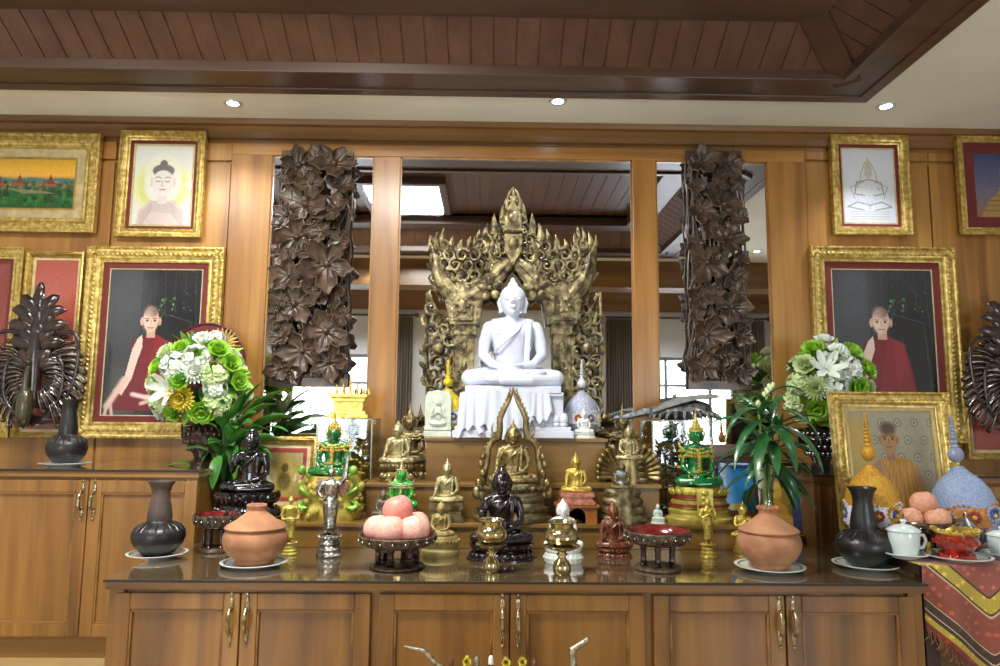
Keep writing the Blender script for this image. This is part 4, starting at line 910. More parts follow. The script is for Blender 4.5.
# ------------------------------------------------------------------ peacock carvings
PEA = mat('dark_lacquer_carving', '#35201c', .28, .2, '#1c1210', 25, .2, 60, coat=.6)
PGR = mat('green_glass_inlay', '#2f4a2c', .25, .3, '#4a2c20', 50, .3, 120, coat=.6)
SILV = mat('silver_inlay', '#a9a49c', .25, .9, '#6e655c', 60)
def peacock(label, pxc, y0, y1, x0, Yp, dark=PEA, green=PGR):
    C0 = P(pxc, y1, Yp); H = P(pxc, y0, Yp).z - C0.z; W = (C0.x - P(x0, (y0 + y1) / 2, Yp).x)     # half width
    t = thing('peacock_carving', label, 'wood carving', (C0.x, Yp, C0.z))
    zc = H * .34
    for s in (-1, 1):
        for lay, (rad0, rad1, n, a0, a1, yo) in enumerate(((.42, 1.0, 15, -62, 76, .0), (.22, .64, 13, -70, 74, -.02))):
            g = MB(); g2 = MB()
            for k in range(n):
                a = R(a0 + (a1 - a0) * k / (n - 1)); up = k / (n - 1)
                pts = []; 
                for q in np.linspace(0, 1, 9):
                    r = rad0 + (rad1 - rad0) * q; aa = a - R(24) * (q ** 1.3 - .2) * (1 if up > .3 else .4) + R(10)
                    pts.append(Vector((s * W * r * math.cos(aa) * 1.0, yo - .018 * math.sin(q * PI), zc + W * 1.12 * r * math.sin(aa))))
                rd = [W * .028 + W * .032 * math.sin(min(1, q * 1.3) * PI * .75) for q in np.linspace(0, 1, 9)]
                g.tube(pts, rd, 8, flat=.55, up=(0, 1, 0)); g.ell(pts[-1], (W * .055, .012, W * .055))
                g2.tube([p + Vector((0, -.014, 0)) for p in pts[1:]], W * .013, 5)
            w = g.obj('wing', dark, t, ang=60); g2.obj('feather_inlay', SILV, w)
        # large scroll at the top of each wing
        for (ox, oz, r0, dirn) in ((.5, .68, .2, 1), (.28, .5, .13, .62)):
            g = MB(); pts = []
            for k in range(24):
                q = k / 23; a = R(200) - q * R(430); r = W * r0 * (1 - .72 * q)
                pts.append((s * (W * ox - math.cos(a) * r * -1 - W * .05), -.03, H * oz + math.sin(a) * r))
            g.tube(pts, [W * .045 * (1 - .5 * k / 23) for k in range(24)], 8, flat=.7, up=(0, 1, 0))
            tail = smooth_path([pts[0], (s * W * (.12 + .68 * dirn), -.034, H * (oz - .03)), (s * W * (.14 + .76 * dirn), -.034, H * (oz - .2)), (s * W * (.14 + .6 * dirn), -.03, H * (oz * .36)), (s * W * .16, -.02, H * .05)], 4)
            g.tube(tail, [W * .05 * (1 - .5 * q / 16) for q in range(17)], 8, flat=.7, up=(0, 1, 0)); g.obj('scroll', dark, t, ang=60)
    # crest of leaves
    g = MB()
    for z0, sc, nn in ((.42, .9, 5), (.55, 1.1, 5), (.66, 1.25, 5), (.76, 1.1, 5)):
        for k in range(nn):
            a = (k - (nn - 1) / 2) * R(34 if nn == 5 else 28); L = H * .2 * sc * (1 - .14 * abs(k - (nn - 1) / 2))
            p0 = V(0, -.03, H * z0); d = V(math.sin(a), 0, math.cos(a)); e = p0 + d * L
            g.tube([p0, p0 + d * L * .5 + V(0, -.015, 0), p0 + d * L * .85 + V(math.sin(a) * .02, -.01, 0), e + V(math.sin(a) * .03, .0, -.01 * abs(math.sin(a)))], [.012, W * .15, W * .1, .003], 8, flat=.4, up=(0, 1, 0))
    g.tube([(0, -.02, H * .15), (0, -.03, H * .5), (0, -.03, H * .85)], [.03, .04, .02], 10); g.ell((0, -.035, H * .95), (W * .09, .014, H * .05))
    g.obj('leaf_crest', dark, t, ang=60)
    # bird body in the middle, tail fan below
    g = MB(); g.ell((-W * .06, -.06, H * .16), (W * .17, .04, H * .14)); g.limb([(-W * .06, -.065, H * .22), (-W * .04, -.075, H * .34), (-W * .02, -.07, H * .42)], [W * .09, W * .065, W * .05]); g.ell((-W * .02, -.075, H * .45), (W * .06, .02, W * .07))
    g.tube([(-W * .02, -.09, H * .45), (-W * .02, -.12, H * .44)], [.008, .002], 6)
    for k in range(3): g.tube([(-W * .02, -.07, H * .47), ((k - 1) * .012 - W * .02, -.07, H * .52)], .003, 5)
    g.obj('bird_body', green, t)
    g = MB()
    for k in range(9):
        a = R(-68 + 17 * k); g.tube([(0, -.02, H * .1), (W * .3 * math.sin(a), -.035, H * .1 - W * .2 * math.cos(a)), (W * .5 * math.sin(a), -.02, H * .07 - W * .16 * math.cos(a) + .015)], [.008, .016, .004], 6, flat=.5, up=(0, 1, 0))
    g.obj('tail_fan', dark, t)
peacock('winged peacock carving with silver inlay on the left side cabinet', 33, 283, 431, -8, YW - .15)
peacock('winged peacock carving in plain dark lacquer at the right edge', 1012, 290, 438, 962, YW - .15, green=PEA)
# ------------------------------------------------------------------ carved gilded arch behind the marble statue
ARC = mat('gilt_carving_shaded', '#ab9d72', .36, .5, '#453a28', 26, .4, 70)  # noise tones imitate bright highlights and shaded crevices of the relief
YA = 3.735
AO = P(513, 437, YA); AO.z = Z3T
arch = thing('carved_arch', 'tall pierced gilded wooden arch with scrollwork behind the white marble Buddha', 'arch', tuple(AO))
def A(px, py, dy=0): p = P(px, py, YA); return V(p.x - AO.x, dy, p.z - AO.z)
def acurl(b, c, r, turn=1, a0=0, th=.007, dy=0, turns=1.3):
    pts = []; n = int(18 * turns)
    for k in range(n + 1):
        q = k / n; a = a0 + turn * q * 2 * PI * turns; rr = r * (1 - .8 * q); pts.append(V(c.x + rr * math.cos(a), dy - .006 * q, c.z + rr * math.sin(a)))
    b.tube(pts, [th * (1 - .45 * k / n) for k in range(n + 1)], 6)
def fill(b, poly, sp, seed, th=.009, dy=0):
    """scroll-work inside a pixel polygon, staggered rows"""
    rnd = random.Random(seed); xs_ = [p[0] for p in poly]; ys_ = [p[1] for p in poly]; y = min(ys_) + sp * .4; row = 0
    def inside(x, y):
        c = False
        for i in range(len(poly)):
            x1, y1 = poly[i]; x2, y2 = poly[(i + 1) % len(poly)]
            if (y1 > y) != (y2 > y) and x < (x2 - x1) * (y - y1) / (y2 - y1) + x1: c = not c
        return c
    while y < max(ys_):
        x = min(xs_) + (sp * .5 if row % 2 else 0)
        while x < max(xs_):
            if inside(x, y):
                c = A(x + rnd.uniform(-.6, .6), y + rnd.uniform(-.6, .6)); s = rnd.choice((-1, 1)); a0 = rnd.uniform(0, 6.28); acurl(b, c, sp * .62 / 188, s, a0, th, dy)
                if rnd.random() < .6: e = V(math.cos(a0), 0, math.sin(a0)); b.tube([c + e * sp * .6 / 188 + V(0, dy, 0), c + e * sp * .95 / 188 + V(0, dy - .008, sp * .2 / 188), c + e * sp * 1.1 / 188 + V(0, dy, sp * .55 / 188)], [th, th * 1.1, th * .3], 6)
            x += sp
        y += sp * .86; row += 1
def mx(px, s): return 513 + s * (px - 513) if s < 0 else px
for s in (1, -1):
    X = lambda v: 513 + s * (v - 513)        # v given on the right-hand side of the photo
    # pillar
    g = MB(); p0, p1 = A(X(553), 437), A(X(570), 322); xa, xb = sorted((p0.x, p1.x))
    g.bx(xa, xb, -.02, .03, 0, p1.z); g.bx(xa - .008, xb + .008, -.028, .035, A(X(560), 335).z, p1.z)
    for k in range(4): zz = A(X(560), 345).z - k * .012; g.bx(xa - .004, xb + .004, -.026, -.018, zz, zz + .006)
    xm = (xa + xb) / 2
    for k, yy in enumerate((352, 372, 392, 412)):
        c = A(X(561.5), yy); acurl(g, c + V(.02, 0, 0), .018, 1, 0, .006, -.024); acurl(g, c - V(.02, 0, 0), .018, -1, PI, .006, -.024); g.ell((xm, -.024, c.z + .03), (.016, .012, .028))
    for a in range(6): g.ell((xm + .022 * math.cos(a * PI / 3), -.028, A(X(561), 410).z + .022 * math.sin(a * PI / 3)), (.014, .009, .014))
    g.obj('pillar', ARC, arch, ang=50)
    # cap
    g = MB(); pts = [A(X(x), y) for x, y in ((547, 325), (576, 325), (581, 302), (572, 293), (563, 280), (553, 293), (543, 302))]
    g.prism([(p.x, p.z) for p in pts], .07, Matrix.Translation((0, -.045, 0)))
    pts = [A(X(x), y) for x, y in ((553, 322), (572, 322), (573, 304), (563, 286), (553, 304))]; g.prism([(p.x, p.z) for p in pts], .02, Matrix.Translation((0, -.06, 0)))
    c = A(X(563), 307); g.ell(c + V(0, -.062, 0), (.03, .01, .04)); [g.ell(c + V(.03 * math.cos(a), -.064, .035 * math.sin(a)), (.012, .008, .012)) for a in np.linspace(0, 6.28, 7)[:-1]]
    g.obj('capital', ARC, arch, bev=.004, ang=40)
    # outer horn and inner arm
    g = MB()
    g.tube([A(X(x), y, -.03) for x, y in ((566, 300), (575, 293), (583, 284), (588, 272), (590, 258), (594, 246))], [.045, .05, .045, .035, .022, .006], 10, flat=.55, up=(0, 1, 0))
    g.tube([A(X(x), y, -.055) for x, y in ((570, 299), (580, 288), (586, 274), (589, 256))], .006, 6)
    g.tube([A(X(x), y, -.03) for x, y in ((560, 300), (546, 292), (534, 282), (524, 270), (515, 262))], [.045, .055, .05, .045, .03], 10, flat=.55, up=(0, 1, 0))
    g.tube([A(X(x), y, -.058) for x, y in ((556, 299), (543, 290), (531, 279), (520, 267))], .006, 6)
    g.obj('curved_arm', ARC, arch, ang=60)
    g = MB(); c = A(X(536), 290)
    for k in range(5): a = k * 2 * PI / 5 + .4; g.ell(c + V(.042 * math.cos(a), -.05, .042 * math.sin(a)), (.035, .018, .024), rot=Matrix.Rotation(-a, 3, 'Y'))
    g.ell(c + V(0, -.065, 0), .018); g.obj('rosette', ARC, arch)
    # crescent of scrolls with beaded lower band
    g = MB(); arc = [(587, 262), (580, 276), (568, 286), (556, 289), (545, 286), (536, 277), (531, 262)]
    g.tube([A(X(x), y, -.02) for x, y in arc], .016, 8, flat=.7, up=(0, 1, 0))
    for i in range(len(arc) - 1):
        for q in (.25, .75): p = A(X(arc[i][0] * (1 - q) + arc[i + 1][0] * q), arc[i][1] * (1 - q) + arc[i + 1][1] * q); g.ell(p + V(0, -.035, .01), .011)
    g.tube([A(X(x), y - 5, -.01) for x, y in arc], .006, 6)
    g.obj('crescent_band', ARC, arch)
    g = MB(); fill(g, [(X(x), y) for x, y in ((529, 230), (536, 240), (550, 247), (556, 244), (566, 250), (578, 246), (588, 242), (588, 262), (578, 276), (562, 285), (548, 284), (538, 276), (530, 262))], 12, 5 + s, .0105, -.01)
    for x, y, h in ((583, 248, 22), (574, 252, 17), (565, 252, 14), (556, 250, 16), (547, 246, 18), (539, 240, 18), (589, 250, 20)):
        p = A(X(x), y); g.tube([p, p + V(s * .008, -.01, h * .5 / 188), p + V(-s * .004, 0, h / 188)], [.016, .014, .002], 8, flat=.5, up=(0, 1, 0))
    g.obj('scrollwork', ARC, arch, ang=60)
    g = MB(); fill(g, [(X(x), y) for x, y in ((590, 262), (597, 240), (598, 268), (590, 292), (584, 306), (578, 300), (586, 286))], 8, 15 + s, .007, .005)
    g.tube([A(X(x), y, .005) for x, y in ((596, 246), (595, 262), (592, 280), (586, 300))], [.006, .008, .008, .006], 6); p = A(X(596), 246); g.tube([p, p + V(0, 0, .06)], [.014, .002], 6, flat=.6)
    g.obj('outer_fringe', ARC, arch, ang=60)
    # stepped flames next to the finial
    g = MB(); fill(g, [(X(x), y) for x, y in ((520, 218), (527, 218), (530, 232), (541, 240), (548, 252), (544, 262), (532, 268), (524, 262))], 10, 25 + s, .0095, -.012)
    for x, y, h in ((523, 222, 20), (532, 234, 22), (541, 243, 18)):
        p = A(X(x), y); g.tube([p, p + V(0, -.01, h * .5 / 188), p + V(0, 0, h / 188)], [.02, .018, .002], 8, flat=.5, up=(0, 1, 0))
    for y in (222, 232, 242, 252): acurl(g, A(X(524), y), .022, s, PI / 2, .008, -.03)
    g.tube([A(X(x), y, -.02) for x, y in ((532, 240), (536, 254), (532, 266), (524, 276))], [.012, .018, .016, .01], 8, flat=.6, up=(0, 1, 0))
    g.obj('flame_crest', ARC, arch, ang=60)
    # pierced side leaf
    g = MB(); out = [(571, 340), (578, 325), (586, 315), (594, 304), (600, 292), (601, 320), (602, 350), (600, 378), (601, 400), (598, 416), (590, 425), (580, 432), (573, 432), (571, 400)]
    if s < 0: out = [(x if x < 575 else 575 + (x - 575) * .95, y) for x, y in out]
    fill(g, [(X(x), y) for x, y in out], 12.5, 35 + s, .0105, 0)
    g.tube([A(X(x), y, 0) for x, y in out[0:5]], .008, 6); g.tube([A(X(x), y, 0) for x, y in out[4:11]], .008, 6); g.tube([A(X(572), 338, 0), A(X(571), 432, 0)], .012, 6)
    c = A(X(588), 348); g.ell(c + V(0, -.02, 0), (.034, .02, .034)); c = A(X(588), 400); g.ell(c + V(0, -.015, 0), (.03, .018, .04))
    for x, y in ((595, 300), (602, 325), (602, 355), (602, 385)): p = A(X(x), y); g.tube([p, p + V(s * .012, 0, .03), p + V(s * .004, 0, .06)], [.012, .01, .002], 6, flat=.6)
    g.tube([A(X(584), 432, 0), A(X(584), 437, 0) + V(0, 0, 0)], [.02, .04], 8)
    g.obj('side_leaf', ARC, arch, ang=60)
# centre finial
g = MB(); pts = [A(x, y) for x, y in ((504, 236), (522, 236), (521, 254), (513, 268), (505, 254))]; g.prism([(p.x, p.z) for p in pts], .05, Matrix.Translation((0, -.06, 0)))
pts = [A(x, y) for x, y in ((504, 232), (522, 232), (521, 218), (516, 208), (513, 202), (510, 208), (505, 218))]; g.prism([(p.x, p.z) for p in pts], .05, Matrix.Translation((0, -.06, 0)))
c = A(513, 234); g.box((c.x, -.04, c.z), (.11, .07, .018)); [g.ell((c.x - .045 + .015 * k, -.078, c.z), .007) for k in range(7)]
c = A(513, 246); g.ell(c + V(0, -.06, 0), (.03, .014, .04)); c = A(513, 220); g.ell(c + V(0, -.06, 0), (.028, .014, .035))
g.obj('centre_boss', ARC, arch, bev=.003, ang=40)
g = MB()
for s in (-1, 1):
    acurl(g, A(513 + s * 3, 201), .022, s, PI / 2 + s * .3, .009, -.04); g.tube([A(513 + s * 5, 212, -.04), A(513 + s * 7, 204, -.045), A(513 + s * 4, 195, -.04), A(513, 189, -.035)], [.012, .012, .008, .002], 8)
g.ell(A(513, 204, -.04), (.02, .015, .024)); g.tube([A(513, 212, -.04), A(513, 190, -.04)], [.018, .003], 8)
g.obj('top_flame', ARC, arch, ang=60)
# ================================================================== STATUES
MARB = mat('white_marble', '#d3d9e8', .25, 0, '#c8cfe0', 5, coat=.3, sss=.15)
BRZ = mat('antique_bronze_gold', '#a4966a', .36, .75, '#6b5830', 22, .15, 60)
BRZD = mat('dark_brass', '#8d8260', .4, .7, '#51452a', 26, .25, 60)
PALEG = mat('pale_gilt', '#c4b98c', .35, .55, '#85794f', 22, .12, 60)
BRIGHT = mat('bright_gold_paint', '#dcc463', .3, .6, '#a88c3c', 28, .1, 70)
YELG = mat('yellow_gold_paint', '#d2c45e', .35, .4, '#a09040', 25, .12, 60)
BLK = mat('black_lacquer', '#17161a', .16, .1, '#0f0e11', 20, coat=.8)
DBR = mat('dark_bronze', '#33292a', .22, .5, '#1e1819', 20, coat=.5)
EME = mat('emerald_glass', '#0b7a3a', .08, 0, '#065226', 14, coat=1, sss=.1)
OLV = mat('olive_stone_gilt', '#a8985e', .5, .15, '#857544', 24, .15, 60)
BRN = mat('reddish_brown_wood', '#7a4226', .35, .1, '#552b18', 24, coat=.4)
PEW = mat('pewter_silver', '#bdbcb4', .25, .9, '#6d6b66', 30, .1, 60)
PALES = mat('pale_stone', '#c9d2c4', .6, 0, '#b5beae', 24, .1, 60)
WST = mat('white_stone', '#dfe3de', .35, 0, '#d2d6d0', 20, coat=.2)
def ty(px, py, z=ZT): return Q(px, py, z).y
# --- the large marble statue
YM = 3.545
x = P(512, 400, YM).x; Hm = P(512, 277, YM).z - Z3T; fm = Hm * .695
mt = thing('buddha_statue', 'large glossy white marble Buddha seated on a draped lotus throne', 'statue', (x, YM - .02, Z3T))
o = mobj('body', seated('lap', 'knob', .0065, slim=1.06, hs=.135, name='marble_body'), MARB, mt); o.location = (0, 0, Hm * .30); o.scale = (fm,) * 3
g = MB(); h = Hm * .305; w = .29
g.bx(-w, w, -.165, .1, 0, h * .14); g.bx(-w * .96, w * .96, -.155, .095, h * .14, h * .22)
g.bx(-w * .84, w * .84, -.13, .09, h * .2, h * .82)
g.bx(-w * .8, w * .8, -.15, .095, h * .86, h); g.bx(-w * .84, w * .84, -.145, .095, h * .8, h * .88)
for k in range(15):
    x_ = -w * .84 + w * 1.68 * k / 14; g.ell((x_, -.133, h * .36), (.023, .026, h * .13)); g.ell((x_, -.138, h * .26), (.02, .02, h * .06))
for s in (-1, 1):
    for k in range(5): g.ell((s * w * .84, -.1 + .045 * k, h * .36), (.026, .022, h * .13))
g.obj('throne', MARB, mt, bev=.003, ang=40)
def drape(b, x0, x1, z1, z0, y, folds, amp, sag=.2):
    n = 36; vs = []; fs = []; m = 8
    for i in range(n + 1):
        u = i / n; x_ = x0 + (x1 - x0) * u; zb = z1 + (z0 - z1) * (1 - sag * abs(2 * u - 1) ** 1.5 + .07 * math.sin(u * folds * PI * 2))
        for j in range(m + 1):
            v = j / m; vs.append((x_ + (u - .5) * .03 * v, y - .012 * v - amp * (.25 + v) * abs(math.sin(u * folds * PI)), z1 + (zb - z1) * v))
    for i in range(n):
        for j in range(m): a = i * (m + 1) + j; fs.append((a, a + 1, a + m + 2, a + m + 1))
    o_ = len(vs); vs += [(x_, y_ + .012, z_) for x_, y_, z_ in vs]; fs += [tuple(k + o_ for k in f[::-1]) for f in fs]
    ring_ = [i * (m + 1) for i in range(n + 1)] + [n * (m + 1) + j for j in range(1, m + 1)] + [i * (m + 1) + m for i in range(n - 1, -1, -1)] + [j for j in range(m - 1, 0, -1)]
    for a, c in zip(ring_, ring_[1:] + ring_[:1]): fs.append((a, c, c + o_, a + o_))
    b.add(vs, fs)
g = MB(); drape(g, -w * .55, w * .3, h * .9, h * .02, -.162, 5, .012, .35)
drape(g, -w * .88, -w * .5, h * .86, h * .2, -.158, 3, .012, -.3); drape(g, w * .3, w * .6, h * .86, h * .3, -.158, 3, .012, .4)
g.obj('throne_drapery', MARB, mt, ang=60)
# --- bronze Buddha inside a flame arch
def flame_arch(t, f, H, o):
    g = MB(); k = H / 109; z = lambda py: (526 - py) * k; X_ = lambda dx: dx * k
    for s in (-1, 1):
        prof = [(34, 498), (31, 480), (28, 465), (27, 452), (22, 444), (15, 440), (14, 430), (14, 420), (10, 410), (5, 401), (2, 394), (0, 386)]
        pts = [V(s * X_(a), .035, z(b_)) for a, b_ in prof]
        g.tube(pts, [4.5 * k, 4.2 * k, 4 * k, 3.6 * k, 3.2 * k, 3.6 * k, 3.4 * k, 3.2 * k, 3 * k, 2.6 * k, 1.8 * k, .4 * k], 8, flat=.8, up=(0, 1, 0))
        for i in range(22):
            q = i / 21 * 10.5; a = int(q); p = pts[a].lerp(pts[min(a + 1, 11)], q - a); g.ell(p + V(s * 2.6 * k, -.004, 1 * k), (1.3 * k, 1.5 * k, 2.2 * k), u=6, v=5)
        g.tube([V(s * X_(17), .03, z(440)), V(s * X_(22), .03, z(437)), V(s * X_(23), .03, z(430)), V(s * X_(21), .03, z(424))], [2 * k, 1.6 * k, 1.2 * k, .3 * k], 6)
        for dx, yy, r in ((36, 478, 3.5), (38, 468, 3), (36, 460, 2.6), (40, 488, 4), (42, 498, 5), (36, 500, 5)): g.ell((s * X_(dx - 4), .01, z(yy)), (r * k, r * k * .8, r * k * 1.4), u=10, v=6)
    g.obj('flame_arch', BRZ, t, ang=60)
seated_statue('buddha_statue', 'bronze gold Buddha framed by a pointed flame arch, in front of the marble throne', 513, 416, 3.185, Z1T, BRZ, 'earth', 'spire', 'tiers', .36, 1.2, .72, .011, BRZD, extra=flame_arch)
y_ = ty(502, 560)
seated_statue('buddha_statue', 'near black bronze Buddha seated on the glass in front of the flame-arch Buddha', 502, 464, y_ + .05, ZT, DBR, 'teach', 'knob', 'lotus', .17, .92, .62, .011)
seated_statue('buddha_statue', 'gilt Buddha on small square throne behind the olive stone Buddha', 447, 456, 3.15, Z1T, PALEG, 'earth', 'spire', 'block', .3, .78, .5, .012, BRZD)
seated_statue('buddha_statue', 'dull olive gold Buddha on a thick cushion base right of the fruit bowl', 441, 500, ty(441, 558) + .06, ZT, OLV, 'lap', 'knob', 'cushion', .36, 1.1, .8, .012)
def crowned(t, f, H, o):
    g = MB(); g2 = MB(); zh = .73 / .93; s_ = .118 / .93
    crown(g2, zh + s_ * .1, s_ * .82, .02); c = g2.obj('crown', t['_gm'], t); c.location = o.location; c.scale = o.scale
    garment(g); q = g.obj('filigree_garment', t['_gm'], t); q.location = o.location; q.scale = o.scale
def st_crowned(*a, gm=BRIGHT, **k):
    def ex(t, f, H, o):
        g2 = MB(); zz = .66; crown(g2, zz + .04, .088, .02); c = g2.obj('crown', gm, t); c.location = o.location; c.scale = o.scale
        g = MB(); garment(g); g.v = [(x * .9, y * .9, z * .9) for x, y, z in g.v]; q = g.obj('filigree_garment', gm, t); q.location = o.location; q.scale = o.scale
        if k2: k2(t, f, H, o)
    k2 = k.pop('more', None); return seated_statue(*a, extra=ex, **k)
# crowned figures wear a tiered crown: their own height ends at the crown tip
def crowned_statue(name, label, px, ytip, Y, z, m, gm, **k):
    x_ = P(px, 460, Y).x; Ht = P(px, ytip, Y).z - z; bh = k.get('bh', .3); f = Ht * (1 - bh) / 1.02
    ytop_equiv = ytip
    t = thing(name, label, 'statue', (x_, Y, z)); Hb = Ht * bh
    o = mobj('body', seated(k.get('pose', 'earth'), None, .013, hs=.13, sash=False), m, t); o.location = (0, 0, Hb); sc = f * .80; o.scale = (sc * k.get('wx', 1), sc, sc)
    # unit body has its head top at 1.0 ; head centre ~ .86, half height ~ .137
    g = MB(); crown(g, .86, .136, .03); c = g.obj('crown', gm, t); c.location = o.location; c.scale = o.scale
    g = MB(); garment(g, 1.4); q_ = 1 / .87; g.v = [(a * q_, b_ * q_, c_ * q_) for a, b_, c_ in g.v]; g = g.obj('filigree_garment', gm, t); g.location = o.location; g.scale = o.scale
    if k.get('base', 'lotus'): base_mesh(k.get('base', 'lotus'), k.get('bw', 1.0) * sc, k.get('bd', .7) * sc, Hb, -.05 * sc).obj('pedestal', k.get('bm', gm), t)
    return t, Hb, sc
crowned_statue('crowned_statue', 'large dull gold crowned seated figure, at the back left of the steps', 409, 402, 3.52, Z2T, BRZD, BRZ, bh=.2, pose='lap', bw=1.1)
seated_statue('buddha_statue', 'pale gilt seated Buddha in front of the large crowned figure at left', 397, 420, 3.33, Z2T, PALEG, 'earth', 'knob', 'lotus', .3, .82, .55, .012, BRZ)
crowned_statue('crowned_statue', 'large dull gold crowned seated figure, at the back right of the steps', 623, 403, 3.54, Z2T, BRZD, BRZ, bh=.2, pose='lap', bw=1.1)
def naga_fan(t, f, H, o, m=BRZ, n=7, zc=.45, r=.42, hoods=True):
    g = MB()
    for k in range(n):
        a = R(-78 + 156 * k / (n - 1)); d = V(math.sin(a), 0, math.cos(a)); L = H * r * (1.0 - .1 * abs(k - (n - 1) / 2) / n * 2)
        p0 = V(0, .06 * H, H * zc * .45); pts = [p0 + d * L * .35, p0 + d * L * .8 + V(0, .02 * H, 0), p0 + d * L * 1.05 + V(0, -.01 * H, 0), p0 + d * L * 1.12 + V(0, -.06 * H, 0)]
        g.limb(pts, [H * .05, H * .055, H * .05, H * .028], 8)
    g.obj('serpent_hood', m, t)
def naga_low(t, f, H, o): naga_fan(t, f, H, o, PALEG, 9, .5, .5)
t, H, f = seated_statue('buddha_statue', 'gold Buddha sheltered by fanned serpent heads, on the upper right of the steps', 629, 422, 3.35, Z2T, PALEG, 'lap', 'spire', 'coils', .38, .95, .6, .012, BRZ)
g = MB()
for k in range(7):
    for s in (-1, 1):
        a = R(22 + 12 * k); p0 = V(s * .02, .02, H * .1); L = H * (.52 - .015 * k); d = V(s * math.sin(a), -.02, math.cos(a)); g.limb([p0 + d * L * .3, p0 + d * L * .8, p0 + d * L + V(0, -.012, 0)], [H * .035, H * .042, H * .05], 8)
g.ell((0, .02, H * .25), (H * .06, H * .04, H * .16)); g.obj('serpent_fan', BRZ, t)
SRB = mat('silver_mesh_robe', '#b9bcc4', .3, .7, '#6a6d78', 90, .4, 150)
t, H, f = seated_statue('buddha_statue', 'small Buddha with glittering silver chest on serpent coils, behind the brown Buddha', 622, 458, 3.16, Z1T, BRZD, 'lap', 'spire', 'coils', .52, 1.55, 1.0, .013, BRZD)
g = MB(); g.lathe([(.15, .1), (.14, .2), (.13, .27), (.15, .36), (.18, .45), (.17, .53), (.1, .6)], 20, (0, .05, 0), 1.08, .8); q_ = 1 / .97; o = g.obj('silver_robe', SRB, t); o.location = (0, 0, H * .52); o.scale = (f,) * 3
seated_statue('buddha_statue', 'small reddish brown wooden Buddha left of the empty red offering bowl', 613, 499, ty(613, 559) + .05, ZT, BRN, 'earth', 'flame', 'lotus', .17, .8, .55, .012)
# emerald statues
t, Hb, sc = crowned_statue('emerald_statue', 'green glass crowned Buddha with gold garment on gold and red tiers, at right', 697, 409, 3.19, Z1T, EME, YELG, bh=.31, bw=1.12, base='tiers', pose='lap', bm=YELG, wx=.85)
g = MB(); g.lathe([(.5 * sc, 0), (.5 * sc, .012)], 30, (0, -.05 * sc, Hb * .46), 1, .7); g.lathe([(.46 * sc, 0), (.46 * sc, .012)], 30, (0, -.05 * sc, Hb * .7), 1, .7); g.obj('red_band', mat('red_glass_mosaic', '#93301c', .25, .3, '#5e1c12', 60, coat=.5), t)
g = MB(); g.bx(-.035, .035, -.39 * sc, -.33 * sc, Hb * .05, Hb * .98)
for k in range(6): g.ell((0, -.4 * sc, Hb * (.12 + .15 * k)), (.016, .008, .012))
g.obj('hanging_cloth', YELG, t)
t, Hb, sc = crowned_statue('emerald_statue', 'green glass crowned Buddha on yellow base with green serpents, at left', 333, 411, 3.2, Z1T, EME, BRIGHT, bh=.4, bw=1.2, bd=.8, base='cushion', pose='lap', bm=YELG)
NAG = mat('green_serpent_glaze', '#86b83a', .3, .1, '#5d8c28', 30, coat=.5)
for s in (-1, 1):
    g = MB(); pts = []
    for k in range(30):
        q = k / 29; pts.append((s * (.46 * sc + .09 * sc * math.sin(q * 13)), -.3 * sc - .05 * sc * math.cos(q * 13), Hb * (.25 + .85 * q)))
    g.tube(pts, [.05 * sc * (1 - .3 * k / 29) for k in range(30)], 8); e = pts[-1]; g.ell((e[0], e[1] - .02, e[2] + .01), (.018, .02, .022)); g.ell((s * .46 * sc, -.3 * sc, Hb * .3), (.14 * sc, .1 * sc, .05 * sc))
    g.obj('green_serpent', NAG, t)
g = MB(); rnd = random.Random(8)
for k in range(40): a = rnd.uniform(PI, 2 * PI); g.ell((.6 * sc * math.cos(a), -.05 * sc + .42 * sc * math.sin(a), Hb * rnd.uniform(.1, .9)), .014, u=8, v=5)
g.obj('gold_blossoms', YELG, t)
crowned_statue('emerald_statue', 'tiny bright green crowned figure with gold trim, behind the fruit bowl', 402, 458, 3.16, Z1T, mat('bright_green_glass', '#1fae3c', .1, 0, '#128a2c', 14, coat=1), PALEG, bh=.22, bw=.95, pose='lap')
seated_statue('buddha_statue', 'tiny grey brown statue whose head peeps over the left of the fruit bowl', 383, 487, 3.13, Z1T, mat('grey_brown_stone', '#6f6455', .5, .1, '#4c4438', 24, .1), 'lap', 'spire', 'lotus', .2, .9, .6, .016)
seated_statue('buddha_statue', 'glossy black Buddha with one raised hand on a carved black base, left on the altar', 250, 427, 3.2, Z1T, BLK, 'teach', 'bun', 'lotus', .3, 1.1, .8, .011)
seated_statue('buddha_statue', 'tiny pale statue whose head shows over the rim of the empty red bowl', 658, 502, 3.13, Z1T, PALES, 'lap', 'spire', 'lotus', .2, .9, .6, .016)
seated_statue('buddha_statue', 'plain white stone Buddha partly hidden by the right brass vessel', 563, 498, ty(563, 559) + .05, ZT, WST, 'earth', 'knob', 'lotus', .17, .86, .6, .012)
seated_statue('buddha_statue', 'tiny white Buddha beside the silver flowered cone on the top step', 584, 407, 3.44, Z3T, WST, 'lap', 'spire', 'lotus', .18, .95, .6, .016)
seated_statue('buddha_statue', 'small gold seated Buddha behind the right clay pot', 743, 499, ty(743, 552), ZT, BRIGHT, 'pray', 'spire', 'tiers', .3, .62, .55, .014)
